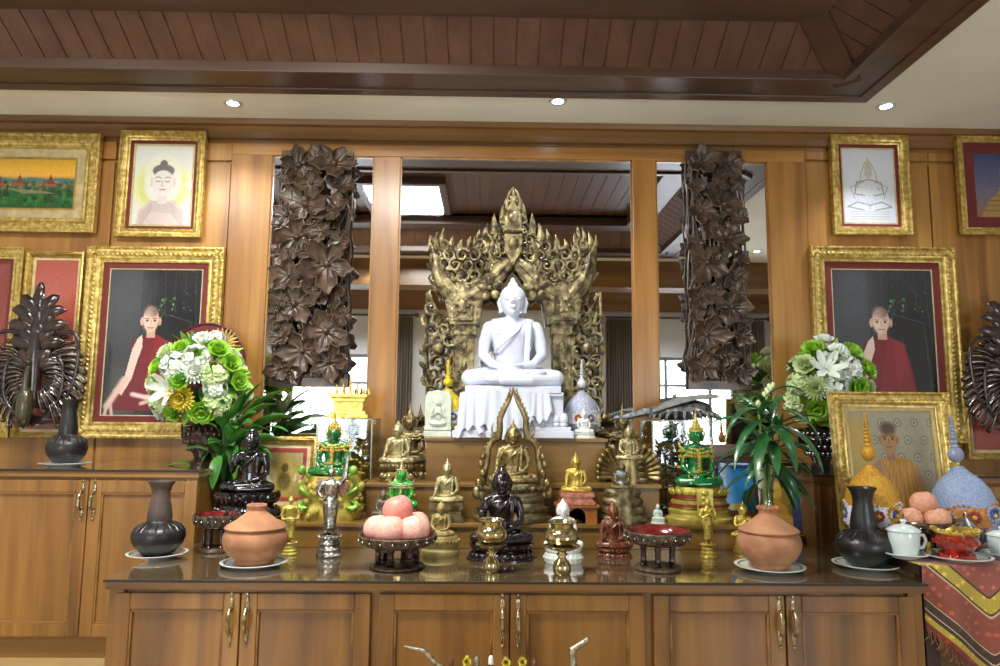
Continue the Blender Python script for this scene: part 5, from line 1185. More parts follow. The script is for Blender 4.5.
# small gold Buddha on orange table
x_ = P(576, 515, 3.15).x; ztab = P(576, 503, 3.15).z
t = thing('little_table', 'small orange wooden table with arched cut-out under the bright gold Buddha', 'table', (x_, 3.15, Z1T)); hh = ztab - Z1T; OW = wood('orange_wood', '#8a4d1c', '#b06a2a', '#bd7833', 'x')
g = MB(); g.bx(-.095, .095, -.06, .06, hh - .014, hh); g.obj('table_top', OW, t, bev=.002, smooth=False)
n_ = 16; out = [(-.085, 0), (-.035, 0)] + [(-.035 * math.cos(PI * k / n_), .03 + .035 * math.sin(PI * k / n_)) for k in range(n_ + 1)] + [(.035, 0), (.085, 0), (.085, hh - .014), (-.085, hh - .014)]
g = MB(); g.prism(out, .012, Matrix.Translation((0, -.05, 0))); g.obj('arched_front', OW, t, smooth=False)
for s in (-1, 1): g = MB(); g.bx(s * .079 - .006, s * .079 + .006, -.037, .05, 0, hh - .014); g.obj('side_panel', OW, t, smooth=False)
PINKB = mat('pink_glass_base', '#c98c74', .3, .3, '#a05a48', 60, coat=.4)
seated_statue('buddha_statue', 'bright polished gold Buddha with long spire on a pink base, on the little orange table', 576, 450, 3.15, ztab, BRIGHT, 'earth', 'spire', 'block', .22, .85, .6, .012, PINKB)
# standing figures
def standing_statue(label, px, ytop, yb, m, pose, bh=.18, rz=0, bm=None, name='standing_statue', off=.03, extra=None, bw=.28):
    Y = ty(px, yb) + off; x_ = P(px, 525, Y).x; H = P(px, ytop, Y).z - ZT; t = thing(name, label, 'statue', (x_, Y, ZT), rz); f = H * (1 - bh)
    o = mobj('body', standing(pose, 'spire', .0085), m, t); o.location = (0, 0, H * bh - .002); o.scale = (f * 1.15, f * 1.15, f)
    g = base_mesh('tiers' if bw < .45 else 'lotus', bw * H, bw * H, H * bh, 0); g.obj('pedestal', bm or m, t)
    if extra: extra(t, f, H, o)
    return t, H, f
standing_statue('gold standing figure holding its hands, right of the left clay pot', 290, 494, 556, YELG, 'hold', .22, rz=.3)
standing_statue('bright gold standing praying figure, right of the empty red offering bowl', 708, 496, 559, BRIGHT, 'pray', .24)
def wings(t, f, H, o):
    for s in (-1, 1):
        g = MB()
        for k in range(9):
            a = R(-20 + 16 * k); L = f * (.24 - .012 * abs(k - 3)); d = V(s * math.cos(a), .1, -math.sin(a)); p0 = V(s * .03 * f, .05 * f, H * .25 + f * .68)
            g.tube([p0, p0 + d * L * .5 + V(0, 0, .03 * f), p0 + d * L], [.02 * f, .026 * f, .004], 6, flat=.4, up=(0, 1, 0))
        g.obj('wing', mat('rose_tinted_silver', '#a8807a', .3, .6, '#7a5a56', 40), t)
    g = MB(); g.tube([(.2 * f, -.05 * f, H * .25 + f * .78), (.24 * f, -.06 * f, H * .25 + f * 1.12)], [.012, .004], 8); g.obj('staff', PEW, t)
standing_statue('silver winged standing figure on a round stepped silver pedestal', 330, 463, 558, PEW, 'raise', .24, bw=.28, name='winged_statue', extra=wings)
# praying relief tablet
Y = 3.46; x_ = P(438, 415, Y).x; H = P(438, 390, Y).z - Z3T; w = .064
t = thing('relief_tablet', 'pale green stone tablet with a praying figure in relief, left of the marble throne', 'carving', (x_, Y, Z3T))
g = MB(); g.prism([(-w, 0), (w, 0), (w, H * .85), (w * .8, H * .96), (0, H), (-w * .8, H * .96), (-w, H * .85)], .035); g.bx(-w * 1.06, w * 1.06, -.02, .035, 0, H * .12); g.bx(-w * 1.03, w * 1.03, -.012, .035, H * .14, H * .2); g.obj('slab', PALES, t, bev=.003, smooth=False)
g = MB(); z0 = H * .22; u = H * .62
g.ell((0, 0, z0 + u * .12), (.042, .014, u * .1)); g.ell((0, 0, z0 + u * .45), (.022, .012, u * .25)); g.ell((0, -.004, z0 + u * .83), (.014, .014, u * .12)); g.ell((0, 0, z0 + u * .97), (.007, .008, u * .06))
for s in (-1, 1): g.limb([(s * .024, -.002, z0 + u * .6), (s * .032, -.006, z0 + u * .35), (s * .004, -.016, z0 + u * .48)], [.008, .007, .006], 8); g.limb([(s * .03, -.002, z0 + u * .12), (-s * .01, -.012, z0 + u * .08)], [.012, .009], 8)
g.ell((0, .0, z0 + u * .83), (.026, .004, u * .2)); g.obj('praying_relief', PALES, t)
# ================================================================== CONES, CASES, ORNAMENTS
def cone_ornament(label, px, yt, yb, Y, z, m, mb2, wpx, tilt=0, flowers=True, pearls=None, name='flowered_cone', tas=None):
    a = P(px, yt, Y); H = a.z - z; k = H / (yb - yt); w = wpx * k / 2; rnd = random.Random(px)
    t = thing(name, label, 'ornament', (P(px, yb, Y).x, Y, z)); t.rotation_euler = (0, tilt, 0)
    g = MB(); g.lathe([(.3 * w, 0), (.4 * w, .01), (.68 * w, .06 * H), (.9 * w, .14 * H), (1.0 * w, .25 * H), (.98 * w, .34 * H), (.87 * w, .42 * H), (.64 * w, .495 * H), (.36 * w, .55 * H), (.16 * w, .6 * H)], 40); g.obj('beaded_bulb', m, t)
    g = MB(); g.ell((0, 0, .69 * H), (.26 * w, .26 * w, .06 * H)); g.obj('neck_ball', pearls or m, t)
    g = MB(); z_ = .75 * H; r = .14 * w
    while z_ < .985 * H: g.ell((0, 0, z_), (r, r, r * .8), u=14, v=8); z_ += r * 1.25; r *= .9
    g.tube([(0, 0, .7 * H), (0, 0, H)], [.03 * w, .01 * w], 6); g.obj('bead_spire', pearls or m, t)
    g = MB(); n = 9
    for i in range(44): a = 2 * PI * i / 44; g.ell((.99 * w * math.cos(a), .99 * w * math.sin(a), (.315 + .02 * math.sin(a * 5)) * H), (.05 * w, .05 * w, .05 * w), u=7, v=5)
    for i in range(44): a = 2 * PI * i / 44; g.ell((1.0 * w * math.cos(a), 1.0 * w * math.sin(a), (.17 + .02 * math.sin(a * 5)) * H), (.05 * w, .05 * w, .05 * w), u=7, v=5)
    g.lathe([(1.0 * w, .17 * H), (1.02 * w, .2 * H), (1.03 * w, .24 * H), (1.02 * w, .28 * H), (.99 * w, .31 * H)], 40, caps=False); g.obj('bead_band', mb2, t)
    cols_ = [mat('petal_red', '#a03a30', .6), mat('petal_blue', '#4a5a9c', .6), mat('petal_cream', '#d8cfae', .6)]
    for i in range(n if flowers else 0):
        a = 2 * PI * i / n + .2; c = V(.98 * w * math.cos(a), .98 * w * math.sin(a), .245 * H + .01 * H * math.sin(a * 5)); nn = V(math.cos(a), math.sin(a), 0); sd = V(-math.sin(a), math.cos(a), 0); g = MB()
        for q in range(8):
            b_ = q * PI / 4; g.ell(c + nn * .012 * w + (sd * math.cos(b_) + V(0, 0, 1) * math.sin(b_)) * .15 * w, (.085 * w,) * 3, u=8, v=5)
        fl_ = g.obj('flower', cols_[i % 3], t); g = MB(); g.ell(c + nn * .05 * w, .09 * w); g.obj('flower_centre', mat('petal_yellow', '#d9b23c', .5), fl_)
    if tas:
        g = MB(); a = -PI / 2 + tas; c = V(1.02 * w * math.cos(a), 1.02 * w * math.sin(a), .22 * H)
        for q in range(7): g.tube([c + V((q - 3) * .08 * w, 0, 0), c + V((q - 3) * .09 * w, -.02 * w, -.14 * H), c + V((q - 3) * .1 * w, -.01, -.21 * H)], [.035 * w, .035 * w, .03 * w], 6)
        for q in range(12): b_ = q * PI / 6; g.ell(c + V(.22 * w * math.cos(b_), -.02 * w, .04 * H + .22 * w * math.sin(b_)), .07 * w)
        g.obj('tassel', pearls or m, t)
    return t
GB = mat('gold_bead_work', '#e0bd2c', .35, .25, '#b8932a', 140, .5, 220); SB = mat('silver_bead_work', '#c9cddd', .3, .3, '#9aa0b8', 140, .5, 220)
ORB = mat('orange_bead_band', '#c98a3c', .5, 0, '#a5672a', 60, .2, 120); WB = mat('white_beads', '#d9dae0', .35); BLB = mat('blue_white_bead_work', '#9fb0cf', .45, 0, '#8294b8', 120, .5, 200)
GB2 = mat('golden_bead_work', '#d29f2a', .45, .1, '#ad7c1c', 120, .5, 200)
cone_ornament('gold beaded cone behind the pale relief tablet', 447, 358, 434, 3.58, Z3T, mat('yellow_glitter', '#e6cf2e', .35, .3, '#c4a81e', 160, .5, 220), WB, 36, pearls=None)
cone_ornament('silver beaded cone with flower band, right of the marble statue', 582, 360, 434, 3.54, Z3T, SB, WB, 34, pearls=WB)
# glass cases
GLS = glass_mat('display_glass', (.96, .98, .97), .12)
def glass_case(label, x0, x1, yt, Y0, Y1, z):
    a, c = P(x0, 460, Y0).x, P(x1, 460, Y0).x; H = P((x0 + x1) / 2, yt, Y0).z - z; W = c - a; D = Y1 - Y0
    t = thing('glass_case', label, 'display case', ((a + c) / 2, (Y0 + Y1) / 2, z)); g = MB(); e = .003
    g.bx(-W / 2, W / 2, -D / 2, -D / 2 + e, .012, H); g.bx(-W / 2, W / 2, D / 2 - e, D / 2, .012, H); g.bx(-W / 2, -W / 2 + e, -D / 2, D / 2, .012, H); g.bx(W / 2 - e, W / 2, -D / 2, D / 2, .012, H); g.bx(-W / 2, W / 2, -D / 2, D / 2, H, H + e)
    g.obj('glass_panes', GLS, t, smooth=False)
    g = MB(); r = .0028
    for sx in (-1, 1):
        for sy in (-1, 1): g.bx(sx * W / 2 - r, sx * W / 2 + r, sy * D / 2 - r, sy * D / 2 + r, 0, H + .003)
    for zz in (H,):
        for s in (-1, 1): g.bx(-W / 2, W / 2, s * D / 2 - r, s * D / 2 + r, zz - r, zz + r); g.bx(s * W / 2 - r, s * W / 2 + r, -D / 2, D / 2, zz - r, zz + r)
    g.obj('edge_strips', mat('clear_edge', '#8f9a88', .2, .1), t, smooth=False)
    g = MB(); g.bx(-W / 2, W / 2, -D / 2, D / 2, 0, .012); g.obj('case_base', mat('dark_base_wood', '#3c2618', .4), t, smooth=False); return t, H
def little_tree(label, px, yt, Y, z, m, hfrac=1):
    H = P(px, yt, Y).z - z; t = thing('ornament_tree', label, 'ornament', (P(px, 460, Y).x, Y, z)); rnd = random.Random(px)
    g = MB(); g.lathe([(.03, 0), (.032, .01), (.02, .02), (.022, .035), (0, .036)], 16); g.obj('pot', m, t)
    g = MB(); g.tube([(0, 0, .03), (.004, 0, H * .5), (0, 0, H * .9)], [.004, .003, .002], 6); tips = []
    for k in range(26):
        z0 = H * rnd.uniform(.25, .9); a = rnd.uniform(0, 6.28); L = .045 * (1.15 - .5 * z0 / H); e = (L * math.cos(a), L * math.sin(a), z0 + rnd.uniform(0, .03)); g.tube([(0, 0, z0), e], .0013, 5); tips.append(e)
    g.obj('branches', m, t); g = MB()
    for e in tips: g.ell(e, (.009, .009, .007), u=7, v=5); g.ell((e[0] * .6, e[1] * .6, e[2]), (.007, .007, .005), u=6, v=4)
    g.obj('leaves', m, t)
tcL, HcL = glass_case('clear glass display case with gold ornaments inside, behind the left emerald figure', 316, 371, 419, 3.42, 3.68, Z1T)
cxL = tcL.location.x
little_tree('gold ornamental tree in the left glass case', 361, 438, 3.5, Z1T + .012, BRIGHT)
little_tree('second gold ornamental tree in the left glass case, further left', 334, 445, 3.58, Z1T + .012, BRIGHT)
tcR, HcR = glass_case('clear glass display case with silver trees inside, behind the right emerald figure', 653, 713, 421, 3.42, 3.68, Z1T)
little_tree('silver ornamental tree at the left inside the right glass case', 665, 440, 3.48, Z1T + .012, SILV)
little_tree('silver ornamental tree toward the back of the right glass case', 680, 447, 3.58, Z1T + .012, SILV)
# gold group on top of the left case
zt = Z1T + HcL + .004; Yg = 3.54; H = P(350, 378, Yg).z - zt; x_ = P(350, 400, Yg).x
t = thing('gold_shrine_ornament', 'small gold tiered shrine with figures on top of the left glass case', 'ornament', (x_, Yg, zt)); g = MB()
for z0, z1, w_ in ((0, .08, .5), (.08, .16, .44), (.16, .4, .36), (.4, .5, .42), (.5, .58, .47)): g.bx(-w_ * H, w_ * H, -w_ * .62 * H, w_ * .62 * H, z0 * H, z1 * H)
g.obj('tiered_base', BRIGHT, t, bev=.002, smooth=False)
for k, (dx, h_) in enumerate(((-.34, .24), (-.17, .3), (0, .42), (.17, .3), (.34, .24))):
    g = MB(); g.ell((dx * H, 0, .6 * H), (.08 * H, .06 * H, .04 * H)); g.ell((dx * H, 0, (.58 + h_ * .35) * H), (.045 * H, .035 * H, h_ * .3 * H)); g.ell((dx * H, 0, (.58 + h_ * .72) * H), .035 * H); g.lathe([(.025 * H, 0), (.002, h_ * .32 * H)], 10, (dx * H, 0, (.58 + h_ * .75) * H)); g.obj('small_figure', BRIGHT, t)
for s in (-1, 1): g = MB(); g.tube([(s * .42 * H, -.1 * H, .5 * H), (s * .5 * H, -.1 * H, .62 * H), (s * .46 * H, -.1 * H, .75 * H)], [.03 * H, .03 * H, .005], 6); g.obj('corner_finial', BRIGHT, t)
# silver bird with a long neck on top of the right case
zt = Z1T + HcR + .004; Yg = 3.54; k = 1 / 206
t = thing('silver_bird_ornament', 'long silver bird ornament with outstretched neck on top of the right glass case', 'ornament', (P(683, 415, Yg).x, Yg, zt))
g = MB(); SLV = mat('tarnished_silver', '#a5a6a4', .35, .75, '#65666a', 40, .3, 90)
g.ell((0, 0, 9 * k), (32 * k, 18 * k, 8 * k)); g.ell((10 * k, 0, 12 * k), (20 * k, 15 * k, 9 * k)); g.lathe([(16 * k, 0), (12 * k, 3 * k), (14 * k, 5 * k)], 20)
g.limb([(-22 * k, 0, 9 * k), (-40 * k, -.01, 8 * k), (-55 * k, -.01, 4 * k), (-64 * k, -.01, 2 * k)], [7 * k, 4.5 * k, 3.4 * k, 3 * k], 10); g.ell((-67 * k, -.01, 2 * k), (6 * k, 3 * k, 3 * k)); g.tube([(-70 * k, -.01, 2 * k), (-78 * k, -.01, -1 * k)], [.007, .001], 6)
g.obj('body', SLV, t)
g = MB(); n = 20; 
prof_ = [(-34, 10), (-20, 17), (-5, 23), (12, 26), (30, 27), (36, 24), (30, 22), (12, 21), (-5, 18), (-20, 12), (-34, 7)]
g.prism([(a * k, b_ * k) for a, b_ in prof_], 30 * k, Matrix.Translation((0, -15 * k, 0))); g.obj('folded_back', mat('grey_silver_plate', '#9a9a96', .45, .5, '#84847f', 20), t, bev=.003, ang=40)
g = MB()
for i in range(26):
    a = 2 * PI * i / 26; g.tube([(28 * k * math.cos(a), 17 * k * math.sin(a), 9 * k), (36 * k * math.cos(a), 21 * k * math.sin(a), 5 * k), (38 * k * math.cos(a), 22 * k * math.sin(a), 1 * k)], [.008, .009, .003], 6)
g.obj('feather_fringe', SLV, t)
# red disc fan
Yd = YW - .10; c = P(207, 362, Yd); rx = .2
t = thing('round_fan', 'round maroon disc fan with gold sunburst behind the left bouquet', 'fan', tuple(c)); rr = (P(244, 363, Yd).x - P(167, 363, Yd).x) / 2
g = MB(); Mx = Matrix.Rotation(R(90), 4, 'X'); g.lathe([(0, -.008), (rr * .96, -.008), (rr, -.004), (rr, .006), (0, .006)], 60, M=Mx); g.obj('disc', mat('maroon_cloth', '#6e2430', .7, 0, '#621e2a', 40), t)
g = MB(); pts = [(rr * math.cos(a), -.008, rr * math.sin(a)) for a in np.linspace(0, 2 * PI, 61)]; g.tube(pts, .006, 6); g.obj('rim', mat('dark_maroon_rim', '#4c1620', .5), t)
g = MB(); cx_, cz_ = rr * .38, rr * .42
for k_ in range(24):
    a = k_ * 2 * PI / 24; d = V(math.cos(a), 0, math.sin(a)); p0 = V(cx_, -.012, cz_); g.tube([p0 + d * rr * .12, p0 + d * rr * .33, p0 + d * rr * .5], [.004, .009, .001], 6, flat=.5, up=(0, 1, 0))
g.ell((cx_, -.012, cz_), (rr * .16, .006, rr * .16)); g.obj('sunburst', GOLD, t)
g = MB(); g.tube([(0, 0, -rr), (0, .0, -rr - (c.z - rr - LH) * .999 + .0)], .009, 8); g.obj('handle', W_DARK, t)
# ================================================================== VESSELS
LACQ = mat('dark_red_lacquer', '#3a1614', .22, .1, '#240d0c', 20, coat=.7); LIN = mat('red_lacquer_inside', '#7a1a1c', .2, 0, '#651416', 20, coat=.8)
ORN = mat('ornate_relief_band', '#6a5a48', .4, .35, '#382a22', 50, .5, 110); STUD = mat('mirror_stud', '#c9c6bb', .15, .8)
def offering_bowl(label, px, yrim, yb, wpx, inner=LIN, z=ZT, name='offering_bowl', Y=None, legs=6):
    Y = Y or ty(px, yb - 5, z); x_ = P(px, yb, Y).x; k = (P(px + 50, yrim, Y).x - P(px - 50, yrim, Y).x) / 100; Rr = wpx * k / 2; H = P(px, yrim, Y).z - z
    t = thing(name, label, 'bowl', (x_, Y, z))
    g = MB(); g.lathe([(0, H * .6), (Rr * .6, H * .6), (Rr * .84, H * .66), (Rr * .97, H * .8), (Rr, H * .97), (Rr * .985, H), (Rr * .94, H * .99), (Rr * .9, H * .84), (Rr * .75, H * .72), (Rr * .5, H * .66), (0, H * .65)], 48); g.obj('bowl', LACQ, t)
    g = MB(); g.lathe([(Rr * .935, H * .985), (Rr * .89, H * .84), (Rr * .74, H * .73), (Rr * .5, H * .67), (0, H * .66)], 40, caps=False); g.obj('lining', inner, t)
    g = MB(); g.lathe([(Rr * .84, H * .665), (Rr * .96, H * .74), (Rr * 1.01, H * .84), (Rr * 1.02, H * .95), (Rr * .99, H * .985)], 48, caps=False)
    n = 20
    for i in range(n):
        a = 2 * PI * i / n
        for s in (-1, 1):
            a2 = a + s * PI / n; g.tube([(Rr * 1.025 * math.cos(a), Rr * 1.025 * math.sin(a), H * .96), (Rr * 1.025 * math.cos((a + a2) / 2), Rr * 1.025 * math.sin((a + a2) / 2), H * .86), (Rr * .96 * math.cos(a2), Rr * .96 * math.sin(a2), H * .72)], .0022, 5)
    g.obj('relief_band', ORN, t)
    g = MB()
    for i in range(n): a = 2 * PI * i / n; g.ell((Rr * 1.025 * math.cos(a), Rr * 1.025 * math.sin(a), H * .84), (.0045, .0045, .0045), u=8, v=6)
    g.obj('studs', STUD, t)
    for i in range(legs):
        a = 2 * PI * i / legs + .3; cx_, cy_ = Rr * .5 * math.cos(a), Rr * .5 * math.sin(a); r = Rr * .085; g = MB()
        g.lathe([(r, H * .1), (r * 1.3, H * .14), (r * .8, H * .18), (r * 1.2, H * .24), (r * .9, H * .3), (r * 1.1, H * .38), (r * .9, H * .46), (r * 1.2, H * .54), (r * 1.2, H * .62)], 12, (cx_, cy_, 0)); g.obj('leg', LACQ, t)
    g = MB(); g.lathe([(Rr * .68, 0), (Rr * .72, H * .03), (Rr * .7, H * .08), (Rr * .62, H * .11), (Rr * .5, H * .12), (0, H * .12)], 40); g.obj('foot', ORN, t)
    return t, Rr, H, V(x_, Y, z)
offering_bowl('red lined offering bowl on turned legs, behind the left clay pot', 215, 513, 556, 44)
_, Rr, H, o = offering_bowl('offering bowl on turned legs heaped with five pink fruits', 397, 533, 572, 76)
PINK = mat('pink_fruit_skin', '#e9bbaa', .45, 0, '#dc9c90', 9, .05, 60, sss=.1); PINK2 = mat('rosy_fruit_skin', '#db9486', .45, 0, '#cc7a70', 7, .05, 60, sss=.1)
PEACH = mat('peach_fruit_skin', '#dca88a', .45, 0, '#c98a6c', 7, .05, 60, sss=.1)
def fruit_mesh(seed):
    g = MB(); n = 28; m = 18; vs = []; fs = []; rnd = random.Random(seed)
    for j in range(m + 1):
        p = PI * j / m
        for i in range(n):
            a = 2 * PI * i / n; gr = .09 * math.exp(-((a - PI * 1.45) / .22) ** 2) * math.sin(p); r = 1 - gr - .22 * math.exp(-(p / .35) ** 2) + .02 * math.sin(3 * a + seed)
            vs.append((r * math.sin(p) * math.cos(a), r * math.sin(p) * math.sin(a), .93 * r * math.cos(p)))
    for j in range(m):
        for i in range(n): k = (i + 1) % n; fs.append((j * n + i, j * n + k, (j + 1) * n + k, (j + 1) * n + i))
    g.add(vs, fs); bm = g.mesh('fruit_mesh', True, 180); return bm
FM = [fruit_mesh(k) for k in range(3)]
def fruit(label, c, r, m, i, group, rot=0):
    t = mobj('pink_fruit', FM[i % 3].copy(), m); t.location = c; t.scale = (r,) * 3; t.rotation_euler = (R(-14), R(6 * (i - 1)), rot); tag(t, label, 'fruit', group); return t
rf = Rr * .42; zf = o.z + H * .7 + rf * .86; 
for i, (dx, dy, dz, lab, m) in enumerate(((-.5, .02, 0, 'pale pink fruit at the left of the five in the bowl', PINK), (-.16, -.44, .006, 'pink fruit at the front centre of the five in the bowl', PINK), (.46, -.3, .006, 'pink fruit at the front right of the five in the bowl', PINK), (.38, .42, .004, 'pink fruit at the back right of the five in the bowl', PINK), (-.02, .0, rf * 1.2, 'rosy fruit on top of the heap in the bowl', PINK2))):
    fruit(lab, (o.x + dx * Rr, o.y + dy * Rr, zf + dz), rf * (1.0 if i < 4 else .98), m, i, 'pink fruits in the altar bowl', i * .5)
offering_bowl('empty red lined offering bowl on turned legs, right of centre', 658, 529, 574, 64)
TER = mat('terracotta', '#ae7c58', .75, 0, '#8f6244', 12, .12, 60); PLATE = mat('white_porcelain', '#dde2df', .18, 0, '#d3d8d6', 8, coat=.5); PGRN = mat('green_glaze_ring', '#7da58a', .2, coat=.5)
def plate(label, px, yb, wpx, z, Y=None):
    Y = Y or ty(px, yb - 3, z); k = (P(px + 50, yb, Y).x - P(px - 50, yb, Y).x) / 100; r = wpx * k / 2; t = thing('plate', label, 'plate', (P(px, yb, Y).x, Y, z))
    g = MB(); g.lathe([(0, .001), (r * .55, .0), (r * .6, .004), (r * .98, .016), (r, .019), (r * .97, .02), (r * .62, .009), (0, .007)], 48); g.obj('dish', PLATE, t)
    g = MB(); g.lathe([(r * .84, .0162), (r * .9, .018), (r * .9, .0186), (r * .84, .0168), (r * .84, .0162)], 48, caps=False); g.obj('green_ring', PGRN, t); return t, r
def clay_pot(lab, labp, px, yt, yb, wpx, yp, wpl, neck=True):
    t, r = plate(labp, px, yp, wpl, ZT); Y = t.location.y; z = ZT + .008; k = r / (wpl / 2); H = P(px, yt, Y).z - z; w = wpx * k / 2
    t = thing('clay_pot', lab, 'pot', (t.location.x, Y, z))
    g = MB(); g.lathe([(0, 0), (w * .56, 0), (w * .6, H * .04), (w * .6, H * .09), (w * .82, H * .18), (w * .97, H * .32), (w, H * .42), (w * .96, H * .52), (w * .84, H * .6), (0, H * .6)], 48); g.obj('pot_body', TER, t)
    g = MB(); prof = [(w * .8, H * .59), (w * .93, H * .6), (w * .95, H * .62), (w * .88, H * .66), (w * .62, H * .74), (w * .4, H * .83), (w * .31, H * .87), (w * .28, H * .9), (w * .32, H * .98), (w * .3, H), (w * .22, H * .99), (w * .16, H * .92), (0, H * .9)]; g.lathe(prof, 48)
    if neck:
        for i in range(14): a = 2 * PI * i / 14; g.ell((w * .3 * math.cos(a), w * .3 * math.sin(a), H * .985), (w * .06, w * .06, H * .035))
    g.obj('lid', TER, t); return t
clay_pot('terracotta lidded pot at the left front of the altar', 'white plate under the left clay pot', 254, 504, 560, 64, 569, 66, False)
clay_pot('terracotta lidded pot with scalloped knob at the right front of the altar', 'white plate under the right clay pot', 770, 507, 566, 62, 573, 68)
DCL = mat('black_clay', '#1b191b', .42, 0, '#111012', 10, coat=.12); DCN = mat('grey_brown_clay', '#5a4a42', .5, 0, '#3a302c', 10, .1, 60)
def dark_vase(lab, labp, px, yt, yp, wpx, wpl, z, Y=None, nk=DCN):
    t, r = plate(labp, px, yp, wpl, z, Y); Y = t.location.y; z = z + .008; k = r / (wpl / 2); H = P(px, yt, Y).z - z; w = wpx * k / 2
    t = thing('clay_vase', lab, 'vase', (t.location.x, Y, z))
    g = MB(); g.lathe([(0, 0), (w * .52, 0), (w * .66, H * .05), (w * .92, H * .16), (w, H * .25), (w * .97, H * .33), (w * .8, H * .4), (w * .52, H * .44), (w * .45, H * .47), (0, H * .48)], 48)
    for i in range(20): a = 2 * PI * i / 20; g.tube([(w * .6 * math.cos(a), w * .6 * math.sin(a), H * .43), (w * .79 * math.cos(a), w * .79 * math.sin(a), H * .398), (w * .93 * math.cos(a), w * .93 * math.sin(a), H * .345)], .0032, 5)
    g.obj('vase_body', DCL, t)
    g = MB(); g.lathe([(w * .45, H * .45), (w * .47, H * .52), (w * .42, H * .64), (w * .35, H * .76), (w * .34, H * .84), (w * .4, H * .93), (w * .5, H * .985), (w * .5, H), (w * .44, H * .99), (w * .28, H * .86), (0, H * .8)], 40); g.obj('vase_neck', nk, t)
dark_vase('black round clay vase with tall neck, standing on the left corner of the altar', 'white plate under the vase on the left corner of the altar', 157, 481, 560, 51, 58, ZT)
dark_vase('black round clay vase with tall neck, standing on the right corner of the altar', 'white plate under the vase on the right corner of the altar', 866, 487, 571, 54, 62, ZT, nk=DCL)
dark_vase('dark clay vase with ribbed body in front of the left peacock carving', 'white plate under the dark vase on the left side cabinet', 66, 399, 459, 38, 48, LH, 3.33, nk=DCL)
BR2 = mat('polished_brass', '#c9bd95', .16, .9, '#9c8c5e', 30)
def brass_vessel(label, px, yt, yb, wpx):
    Y = ty(px, yb - 3); k = (P(px + 50, yt, Y).x - P(px - 50, yt, Y).x) / 100; w = wpx * k / 2; H = P(px, yt, Y).z - ZT; t = thing('brass_vessel', label, 'vessel', (P(px, yb, Y).x, Y, ZT))
    g = MB(); g.lathe([(0, 0), (w * .42, 0), (w * .5, H * .05), (w * .52, H * .14), (w * .44, H * .22), (w * .22, H * .3), (w * .2, H * .34), (w * .32, H * .36), (w * .32, H * .385), (w * .22, H * .4), (w * .26, H * .44), (w * .7, H * .47), (w * .98, H * .52), (w, H * .54), (w * .6, H * .55), (0, H * .55)], 40); g.obj('stand', BR2, t)
    g = MB(); g.lathe([(0, H * .55), (w * .5, H * .55), (w * .82, H * .6), (w * .97, H * .69), (w * .95, H * .77), (w * .76, H * .85), (w * .62, H * .89), (w * .66, H * .95), (w * .82, H * .99), (w * .82, H), (w * .72, H * .99), (w * .56, H * .9), (0, H * .8)], 40); g.obj('bowl', BR2, t)
brass_vessel('polished brass water vessel in front of the dark bronze Buddha', 491, 519, 575, 32)
brass_vessel('polished brass water vessel in front of the white stone Buddha', 562, 521, 577, 36)
